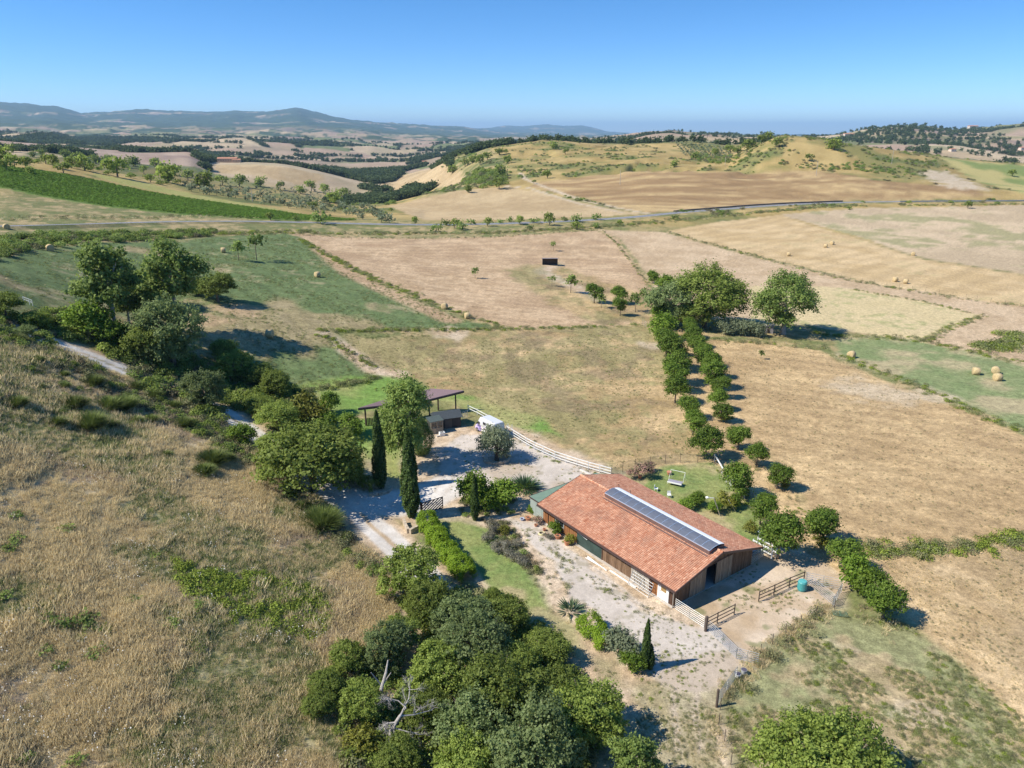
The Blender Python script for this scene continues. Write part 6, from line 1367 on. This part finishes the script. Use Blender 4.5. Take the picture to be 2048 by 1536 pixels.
if len(x) > cap: s = g.permutation(len(x))[:cap]; x, y, z = x[s], y[s], z[s]
gn = fbm(x/12, y/12, 4, 81); mv = fbm(x/10, y/10, 3, 85); q = g.random(len(x))
idx = np.where(q < .7 * sst(.48, .60, gn), 3, np.where(q < .06 + .5 * sst(.50, .62, mv), 2, np.where(g.random(len(x)) < .5, 0, 1)))
scatter('dry_grass', C_T, np.stack([x, y, z], 1), g.uniform(.6, 1.2, len(x)) * (1 + np.hypot(x, y) / 300) * (.6 + .72 * sst(.3, .7, fbm(x/5, y/9, 3, 87))), idx, 'tall dry grass with seed heads covering the hillside left of the lane', 'grass', 1)
print('hill tufts', len(x))
# umbels
k = (fbm(x/7, y/7, 3, 95) > .52) & (g.random(len(x)) < .022) & (np.hypot(x, y) < 95); scatter('wild_carrot_flowers', C_F, np.stack([x[k], y[k], z[k]], 1), g.uniform(.7, 1.1, k.sum()), np.zeros(k.sum()), 'tiny white wild carrot flowers dotted through the dry hillside grass', 'flowers', 2)
# 2 green bracken patches on the slope
def patch(px, dens, name, label, sc=(.5, .9), idx=2, seed=5, thr=.40, ns=4.0, cat='undergrowth'):
    x, y, g = polypts(px, 60000, seed); z = hgt(x, y); a = (x.max() - x.min()) * (y.max() - y.min()); keep = (fbm(x/ns, y/ns, 3, seed) > thr) & inframe(x, y, z) & (g.random(len(x)) < dens * a / 60000)
    x, y, z = x[keep], y[keep], z[keep]; scatter(name, C_B, np.stack([x, y, z], 1), g.uniform(*sc, len(x)), np.full(len(x), idx), label, cat, seed)
patch([(345,1120),(400,1140),(470,1150),(560,1140),(620,1170),(670,1220),(650,1290),(560,1260),(480,1270),(440,1220),(370,1190)], 2.4, 'bracken', 'bright green bracken patch in the middle of the dry hillside', (.6,1.15), 2, 6, .38)
patch([(68,1220),(140,1225),(200,1235),(250,1265),(240,1290),(170,1285),(100,1265)], 1.0, 'bracken', 'narrow bracken patch low on the left of the hillside', (.45,.85), 2, 7, .42, 3)
patch([(160,1340),(250,1360),(250,1420),(170,1480),(0,1480),(-30,1420),(60,1390)], .6, 'bracken', 'thin green weeds at the bottom left of the hillside', (.3,.6), 0, 8, .45, 3)
# 3 thicket under and around the lane trees, understorey of the wood
M_TH = [bushlet('thicket', M_OAK, 300, .15, .9, 15), bushlet('thicket', M_DRYG, 260, .13, .8, 16), bushlet('thicket', leafmat('brown_scrub', (.13,.11,.06), (.26,.22,.13)), 260, .13, .8, 17), bushlet('thicket', M_POP, 300, .15, .9, 18)]
C_TH = protocol('thickets', M_TH)
def thick(px, n, name, label, sc, mix, seed, cat='undergrowth', lane=True, N=30000):
    x, y, g = polypts(px, N, seed); k = offlane(x, y, 3.0) if lane else np.ones(len(x), bool); x, y = x[k][:n], y[k][:n]; z = hgt(x, y); scatter(name, C_TH, np.stack([x, y, z], 1), g.uniform(*sc, len(x)), g.choice(4, len(x), p=mix), label, cat, seed)
thick([(0,640),(60,640),(110,676),(250,725),(400,780),(470,818),(520,850),(590,870),(640,860),(620,800),(560,760),(480,735),(400,720),(330,700),(200,640),(100,620)], 420, 'thicket', 'dark thicket filling the bank between the lane and the meadow', (1.0,2.0), [.55,.1,.05,.3], 31)
thick([(60,690),(250,762),(330,800),(440,850),(500,890),(560,930),(620,985),(700,1075),(760,1150),(740,1160),(640,1050),(560,980),(430,890),(300,830),(100,730)], 430, 'scrub', 'brownish scrub along the near bank of the lane', (.6,1.5), [.1,.35,.4,.15], 32)
thick([(0,680),(90,700),(250,770),(380,850),(300,860),(150,850),(0,830)], 170, 'scrub', 'mixed green scrub between the brooms at the top of the hillside', (.5,1.1), [.1,.4,.25,.25], 35)
thick([(800,1190),(900,1180),(1010,1200),(1120,1290),(1180,1400),(1210,1480),(1200,1700),(720,1700),(700,1500),(780,1420),(850,1330),(830,1260)], 420, 'undergrowth', 'shaded undergrowth beneath the oaks of the small wood', (.8,1.7), [.7,.2,.0,.1], 33, lane=False)
thick([(640,1330),(720,1290),(790,1300),(850,1400),(800,1480),(720,1500),(650,1440)], 60, 'undergrowth', 'scrubby growth around the dead tree', (.7,1.4), [.5,.2,.1,.2], 34, lane=False)
thick([(975,1045),(1010,1040),(1040,1075),(1075,1120),(1085,1160),(1050,1135),(1010,1110),(985,1085)], 75, 'sage_scrub', 'grey green scrub and dry stalks between lawn and gravel track', (.45,.8), [.05,.5,.4,.05], 38)
thick([(905,975),(1020,985),(1040,1010),(1000,1050),(930,1040)], 60, 'undergrowth', 'mixed garden plants between the laurels and the lawn', (.4,.8), [.3,.2,.2,.3], 36)
thick([(0,480),(80,470),(300,466),(430,462),(430,472),(300,480),(180,486),(60,500),(0,520),(-40,520)], 340, 'bramble_hedge', 'broad bramble and bush belt under the road at the upper left', (1.1,2.2), [.3,.2,.05,.45], 37, lane=False)
thick([(265,740),(300,752),(335,768),(345,790),(310,800),(270,775)], 40, 'scrub', 'scrub hiding a short piece of the upper lane', (1.2,2.2), [.2,.3,.3,.2], 39, lane=False)
thick([(352,780),(395,800),(440,825),(450,850),(400,840),(360,815)], 45, 'scrub', 'scrub hiding the lane beside the grey-green tree', (1.2,2.2), [.25,.3,.25,.2], 40, lane=False)
thick([(-60,620),(20,640),(90,668),(110,695),(60,700),(0,680),(-60,670)], 60, 'thicket', 'dense thicket over the head of the lane at the left edge', (.8,1.5), [.5,.15,.05,.3], 44, lane=False)
# 4 weed strips
def strip(pts, w, per_m, sc, mix, seed, name, label, cat='weeds', tl=None):
    L = resample(line(pts), 2.0); P = []; g = np.random.default_rng(seed)
    for a, b in zip(L[:-1], L[1:]):
        n = g.poisson(per_m * (b - a).length * (.4 + 1.2 * float(fbm(np.array([a.x/9]), np.array([a.y/9]), 3, seed)[0]))); t = (b - a).normalized()
        for _ in range(n): q = a.lerp(b, g.random()); s = g.normal(0, w / 2.6); P.append((q.x - t.y * s, q.y + t.x * s))
    if not P: return
    P = np.array(P); z = hgt(P[:,0], P[:,1]); scatter(name, C_W, np.column_stack([P, z]), g.uniform(*sc, len(P)), g.choice(6, len(P), p=mix), label, cat, seed)
WD = [BG[0], BG[1], BG[2], TD[0], TD[1], TD[3]]; C_W = protocol('weeds', WD)
G_ = [.35,.15,.2,.1,.1,.1]; D_ = [.05,.25,.0,.3,.3,.1]; GD = [.25,.25,.1,.15,.15,.1]
strip([(600,478),(650,508),(700,535),(770,568),(850,600),(930,632),(1000,652)], 2.6, 2.6, (.6,1.2), [.45,.1,.35,.03,.03,.04], 41, 'weed_strip', 'green weed strip running down between green meadow and stubble')
strip([(635,662),(700,662),(760,660),(880,660),(1000,658),(1150,655),(1290,648)], 1.6, 2.8, (.6,1.1), [.4,.15,.25,.05,.05,.1], 42, 'weed_strip', 'weedy hedge line across the top of the central paddock')
strip([(636,664),(680,695),(750,735)], 1.6, 2.2, (.6,1.1), [.4,.1,.35,.05,.05,.05], 43, 'weed_strip', 'bright weedy line on the left side of the central paddock')
strip([(430,468),(600,464),(850,467),(1000,466),(1190,455)], 5, 3.4, (.9,1.9), GD, 44, 'road_verge_weeds', 'weeds and bushes below the asphalt road in the middle')
strip([(1190,455),(1330,443),(1500,427),(1620,416),(1720,411)], 6, 3.0, (.9,2.0), [.3,.3,.1,.1,.1,.1], 45, 'road_verge_weeds', 'weeds and bushes below the asphalt road on the right')
strip([(0,440),(200,436),(400,433),(560,436)], 5, 1.8, (.8,1.6), D_, 46, 'road_verge_weeds', 'dry weeds between vineyard and asphalt road')
strip([(1800,411),(1900,410),(2048,409),(2100,409)], 4, 2.2, (.9,1.8), GD, 47, 'road_verge_weeds', 'low bushes before the guard rail at the right')
strip([(1205,462),(1235,488),(1270,535),(1300,575)], .9, 1.6, (.5,.9), GD, 48, 'weed_strip', 'thin broken weed line between the two pale stubble fields')
strip([(1335,464),(1500,510),(1600,538),(1700,562),(1850,587),(2048,614)], 3.0, 2.2, (.6,1.2), [.12,.3,.05,.25,.2,.08], 49, 'weed_strip', 'dry grass strip along the curved fence right of centre')
strip([(600,470),(820,477),(1000,474),(1195,461)], 1.8, 1.8, (.5,1.0), D_, 50, 'weed_strip', 'dry grass under the upper fence of the stubble field')
strip([(1700,578),(1850,604),(1965,632)], 1.2, 2.0, (.5,1.0), GD, 51, 'weed_strip', 'weed line on the upper side of the pale stubble enclosure')
strip([(1965,632),(1905,655),(1845,683)], 2.2, 3.5, (.6,1.1), GD, 52, 'weed_strip', 'thick weed line closing the pale stubble enclosure')
strip([(1424,680),(1500,684),(1560,690),(1655,698)], 3.0, 3.5, (.6,1.2), GD, 53, 'weed_strip', 'weed line below the silvery bushes and the hut')
strip([(1620,662),(1676,673),(1760,676),(1846,682),(1950,705),(2048,727)], 3.2, 3.2, (.6,1.2), [.35,.2,.2,.08,.07,.1], 54, 'weed_strip', 'green weed line above the pale green field on the right')
strip([(1676,711),(1740,735),(1800,760),(1900,800),(2048,868)], 2.6, 3.0, (.6,1.1), [.35,.15,.25,.1,.05,.1], 55, 'weed_strip', 'long diagonal weed line between tan field and green field')
strip([(1735,1105),(1800,1103),(1900,1097),(2048,1078),(2120,1068)], 2.2, 6, (.7,1.35), [.3,.15,.35,.08,.07,.05], 56, 'weed_strip', 'bushy green weed hedge across the right side')
strip([(1450,1395),(1485,1355),(1530,1312),(1600,1252),(1665,1218)], 1.5, 9, (.6,1.1), [.02,.15,.0,.38,.38,.07], 57, 'dry_weeds', 'tall dry weeds along the wire fence below the pen')
strip([(1437,1420),(1440,1470),(1470,1560)], 1.6, 6, (.5,1.0), [.02,.15,.0,.4,.36,.07], 58, 'dry_weeds', 'dry weeds along the fence at the bottom')
strip([(580,788),(640,778),(700,768),(760,755)], 1.6, 5, (.7,1.3), [.6,.2,.1,.0,.0,.1], 59, 'weed_strip', 'dark weed ridge behind the bright lawn')
strip([(1700,1215),(1760,1245),(1800,1262)], 3.0, 7, (.6,1.1), [.02,.15,.0,.4,.33,.1], 60, 'dry_weeds', 'dry grass under the four trees at the pen corner')
strip([(1950,690),(1990,700),(2048,672),(2048,690)], 4, 4, (1.3,2.4), [.5,.1,.4,.0,.0,.0], 61, 'weed_strip', 'green bushes at the right edge beside the pink stubble')
strip([(835,1170),(905,1185),(950,1200)], 3, 4, (.5,1.0), GD, 62, 'dry_weeds', 'dry weeds at the lower end of the clipped hedge')
strip([(700,760),(820,780),(960,815)], 8, 1.5, (.3,.6), [.5,.1,.1,.0,.0,.3], 63, 'paddock_grass', 'green grass tufts in the paddock corner behind the shelter')
strip([(1060,1060),(1090,1090),(1140,1130),(1200,1170),(1290,1230)], 2.0, 3.5, (.2,.5), [.2,.3,.1,.1,.1,.2], 64, 'wall_weeds', 'small weeds and dry tufts along the barn front')
strip([(1040,1090),(1100,1170),(1150,1230),(1160,1260)], 3.2, 4.0, (.25,.6), [.2,.35,.0,.15,.15,.15], 65, 'track_weeds', 'dry weeds between the mown strip and the gravel track')
strip([(1030,868),(1110,925),(1210,958)], 2.2, 3.0, (.25,.55), [.25,.3,.1,.1,.1,.15], 66, 'fence_weeds', 'weeds at the foot of the white three-rail fence')
strip([(1326,668),(1345,715),(1356,760),(1382,830),(1414,905),(1481,990),(1524,1045),(1562,1105)], 1.8, 2.2, (.3,.7), [.35,.2,.25,.05,.05,.1], 67, 'row_weeds', 'weeds and shoots at the feet of the left avenue row')
strip([(1380,680),(1405,725),(1441,790),(1479,890),(1516,928),(1557,970),(1649,1082)], 1.8, 2.0, (.3,.65), [.3,.2,.3,.05,.05,.1], 68, 'row_weeds', 'weeds and shoots at the feet of the right avenue row')
# 5 low tufts over the rough ground, gravel and paddocks
def low(px, n, name, label, sc, mix, seed, thr=.45, ns=6.0, cat='grass'):
    x, y, g = polypts(px, 90000, seed); k = fbm(x/ns, y/ns, 3, seed) > thr; x, y = x[k][:n], y[k][:n]; z = hgt(x, y); k = inframe(x, y, z); x, y, z = x[k], y[k], z[k]
    scatter(name, C_W, np.stack([x, y, z], 1), g.uniform(*sc, len(x)), g.choice(6, len(x), p=mix), label, cat, seed)
low([(1480,1345),(1560,1275),(1660,1225),(1800,1240),(1880,1290),(2048,1440),(2100,1600),(1480,1600),(1450,1420)], 3600, 'rough_grass', 'patchy green and dry grass of the bottom right paddock', (.18,.48), [.22,.15,.05,.1,.1,.38], 71, .42)
low([(1340,1215),(1440,1160),(1530,1115),(1690,1180),(1540,1290),(1480,1400),(1440,1480),(1300,1480),(1200,1300),(1250,1240)], 600, 'yard_weeds', 'scattered weeds on the trodden ground round the pen', (.12,.30), [.3,.2,.1,.05,.05,.3], 72, .47, 3)
low([(1010,1030),(1110,1085),(1270,1195),(1420,1270),(1440,1400),(1290,1330),(1130,1170)], 330, 'gravel_weeds', 'small weeds growing through the gravel track', (.10,.26), [.3,.2,.1,.05,.05,.3], 73, .48, 2.5)
low([(840,860),(1000,850),(1100,900),(1210,950),(1100,985),(900,1000)], 260, 'gravel_weeds', 'sparse weeds at the edges of the gravel yard', (.12,.28), [.3,.2,.1,.05,.05,.3], 74, .5, 3)
low([(1760,1110),(2048,1090),(2100,1200),(2100,1500),(1980,1390),(1880,1290)], 3500, 'stubble', 'short dry stubble of the lower right field', (.12,.28), [.0,.1,.0,.42,.42,.06], 75, .3)
low([(700,700),(1290,655),(1400,900),(1240,945),(930,815),(740,730)], 5200, 'paddock_grass', 'short grass tufts of the central paddock', (.14,.32), [.1,.2,.02,.2,.2,.28], 76, .42)
low([(1410,680),(1660,705),(1900,812),(2100,900),(2100,1075),(1750,1100),(1560,930)], 6500, 'stubble', 'short dry stubble of the large tan field', (.14,.30), [.01,.12,.0,.42,.42,.03], 77, .3)
low([(-40,560),(60,500),(380,480),(575,470),(700,545),(985,655),(690,700),(780,762),(480,765),(100,660)], 7000, 'meadow_grass', 'bluish green tufts of the hay meadow', (.25,.55), [.5,.1,.0,.02,.02,.36], 78, .44)
low([(1150,1330),(1260,1350),(1440,1420),(1440,1600),(1230,1600)], 900, 'track_weeds', 'sparse weeds on the dirt track at the bottom', (.12,.3), [.2,.3,.0,.1,.1,.3], 79, .45, 3)
# 6 vineyard in rows
def vines():
    poly = [(p.x, p.y) for p in (at(u, v) for u, v in [(-60,325),(0,333),(200,363),(350,393),(560,424),(720,441),(600,441),(400,431),(200,411),(0,374),(-60,368)]) if p is not None]
    pa = np.array(poly); ang = math.radians(62); c, s = math.cos(ang), math.sin(ang); ctr = pa.mean(0)
    a, b = np.meshgrid(np.arange(-330, 330, 1.25), np.arange(-330, 330, 2.9)); g = np.random.default_rng(3); a = a.ravel() + g.normal(0, .2, a.size); b = b.ravel() + g.normal(0, .12, a.size)
    x = ctr[0] + a * c - b * s; y = ctr[1] + a * s + b * c; k = inpoly(x, y, poly) > 0; x, y = x[k], y[k]; z = hgt(x, y); k = inframe(x, y, z, .1); x, y, z = x[k], y[k], z[k]; print('vines', len(x))
    cv = protocol('vines', [bushlet('vine', M_VINE, 80, .30, .8, 9), bushlet('vine', M_VINE, 80, .30, .7, 10)]); scatter('vines', cv, np.stack([x, y, z + .3], 1), g.uniform(.75, 1.15, len(x)), g.integers(0, 2, len(x)), 'green vines planted in rows on the slope above the road', 'vines', 4)
vines()
# 7 woods of the far valley
fw = [PROTO['far'][0][i][0][1] for i in range(3)]
def fwmesh(seed): P, N, rv = crown_pts(seed, nl=6, twigs=34, per=5, e=.9, lobe=.5, tw=.14, flat=.8); return leaves_mesh('far_crown', P + np.array([0,0,.6]), N, .42, M_FARW, seed, rv=rv)
C_FW = protocol('far_crowns', [fwmesh(900 + i) for i in range(4)])
def far_woods():
    g = np.random.default_rng(77); n = 420000; th = g.uniform(-.64, .66, n); r = np.exp(g.uniform(math.log(560), math.log(5200), n)); x = r * np.sin(th); y = r * np.cos(th)
    nw = fbm(x / 420, y / 420, 5, 53) + (fbm(x / 38, y / 38, 3, 59) - .5) * .11; wx = x + 120 * (fbm(x/300, y/300, 3, 50) - .5); wy = y + 120 * (fbm(x/300, y/300, 3, 51) - .5); cid, ed = worley(wx / 240, wy / 240, 3)
    wd = np.maximum(sst(.565, .585, nw), sst(.08, .04, ed) * sst(.40, .5, fbm(x/180, y/180, 3, 54))); w = np.where(x / y > -.06, (r > 1080), (r > 1180)) | ((x / y > -.25) & (x / y < -.08) & (r > 620) & (nw > .46))
    k = (wd > .5) & w & (g.random(n) < np.where(x / y > .0, np.where(r < 1700, .05, .16), .9)); x, y, r = x[k], y[k], r[k]; z = hgt(x, y); k = inframe(x, y, z, .02); x, y, z, r = x[k], y[k], z[k], r[k]
    cap = 34000
    if len(x) > cap: s = g.permutation(len(x))[:cap]; x, y, z, r = x[s], y[s], z[s], r[s]
    k = np.ones(len(x), bool)
    for nm_, st_, _, _, pts in REG:
        if st_ in ('plough', 'far_gold', 'hill_straw'): k &= inpoly(x, y, [(p.x, p.y) for p in (at(u, v) for u, v in pts) if p is not None]) < 3
    x, y, z, r = x[k], y[k], z[k], r[k]; print('far wood', len(x)); scatter('woods', C_FW, np.stack([x, y, z], 1), g.uniform(3.0, 5.2, len(x)) * (1 + r / 6000), g.integers(0, 4, len(x)), 'dark woods and hedgerows of the far valley', 'woods', 6, .05)
    # scattered scrub of the golden hill
    n = 60000; th = g.uniform(-.12, .66, n); r = g.uniform(440, 1060, n); x = r * np.sin(th); y = r * np.cos(th); q = fbm(x/13, y/13, 3, 15) * .6 + fbm(x/40, y/40, 4, 14) * .4
    sel = np.zeros(n, bool)
    hp_ = [inpoly(x, y, [(p.x, p.y) for p in (at(u, v) for u, v in pts) if p is not None]) > -2 for nm_, st_, _, _, pts in REG if st_ in ('hill_straw', 'far_gold', 'green_slope', 'bare', 'straw_grey', 'straw_gold', 'straw_pink', 'straw')]
    for h_ in hp_: sel |= h_
    k = (q > .56) & ~sel & (g.random(n) < .22); x, y = x[k], y[k]; z = hgt(x, y); scatter('hill_scrub', C_TH, np.stack([x, y, z], 1), g.uniform(1.0, 2.6, len(x)), g.choice(4, len(x), p=[.2,.5,.15,.15]), 'low scrub in the hollows of the golden hill', 'scrub', 7); print('hill scrub', len(x))
    def clump(px, n, lab, sc=(2, 4), mix=(.5,.2,.0,.3)):
        x, y, g2 = polypts(px, 4000, n); x, y = x[:n], y[:n]; z = hgt(x, y); scatter('thicket', C_TH, np.stack([x, y, z], 1), g2.uniform(*sc, len(x)), g2.choice(4, len(x), p=list(mix)), lab, 'thicket', n)
    clump([(1395,308),(1440,312),(1500,310),(1530,322),(1520,328),(1430,328),(1395,322)], 90, 'green thicket below the olive terraces')
    clump([(1660,330),(1740,325),(1790,345),(1790,352),(1740,345),(1660,342)], 60, 'bright scrub line on the flank of the golden hill', (1.5,3), (.2,.2,.0,.6))
    clump([(1555,322),(1650,328),(1650,340),(1560,332)], 40, 'dry scrub line under the golden hilltop', (1.2,2.5), (.1,.5,.2,.2))
    clump([(930,350),(1000,345),(1020,370),(960,380),(930,370)], 110, 'dark wood on the steep end of the golden hill', (2.5,5))
    clump([(900,300),(960,305),(985,325),(930,335),(900,345),(880,335)], 90, 'dark scrub on the valley side of the golden hill', (2.5,5))
    clump([(640,400),(780,405),(800,425),(760,432),(700,425),(650,415)], 90, 'bushes and small wood where the valley begins', (2,4.5), (.5,.2,.0,.3))
    clump([(20,320),(120,318),(250,345),(350,358),(480,380),(470,392),(330,372),(200,352),(60,338)], 120, 'olive and oak scrub above the vineyard', (2,4), (.4,.4,.0,.2))
far_woods()
# ------------------------------------------------------------------ air
def haze():
    R = 64000.0; z0 = float(GZ.min()) - 3; z1 = max(float(GZ.max()), H) + 60
    m = MB().box(-R, R, -R, R, z0, z1)
    mt = bpy.data.materials.new('air'); mt.use_nodes = True; nt = mt.node_tree; nt.nodes.clear()
    o = nt.nodes.new('ShaderNodeOutputMaterial'); v = nt.nodes.new('ShaderNodeVolumePrincipled')
    v.inputs['Color'].default_value = (.47, .73, 1, 1); v.inputs['Density'].default_value = 4.4e-5; v.inputs['Anisotropy'].default_value = 0.0
    nt.links.new(v.outputs[0], o.inputs['Volume'])
    tag(m.build('haze', mt), 'thin blue summer haze over the valley', 'haze', kind='stuff')
haze()
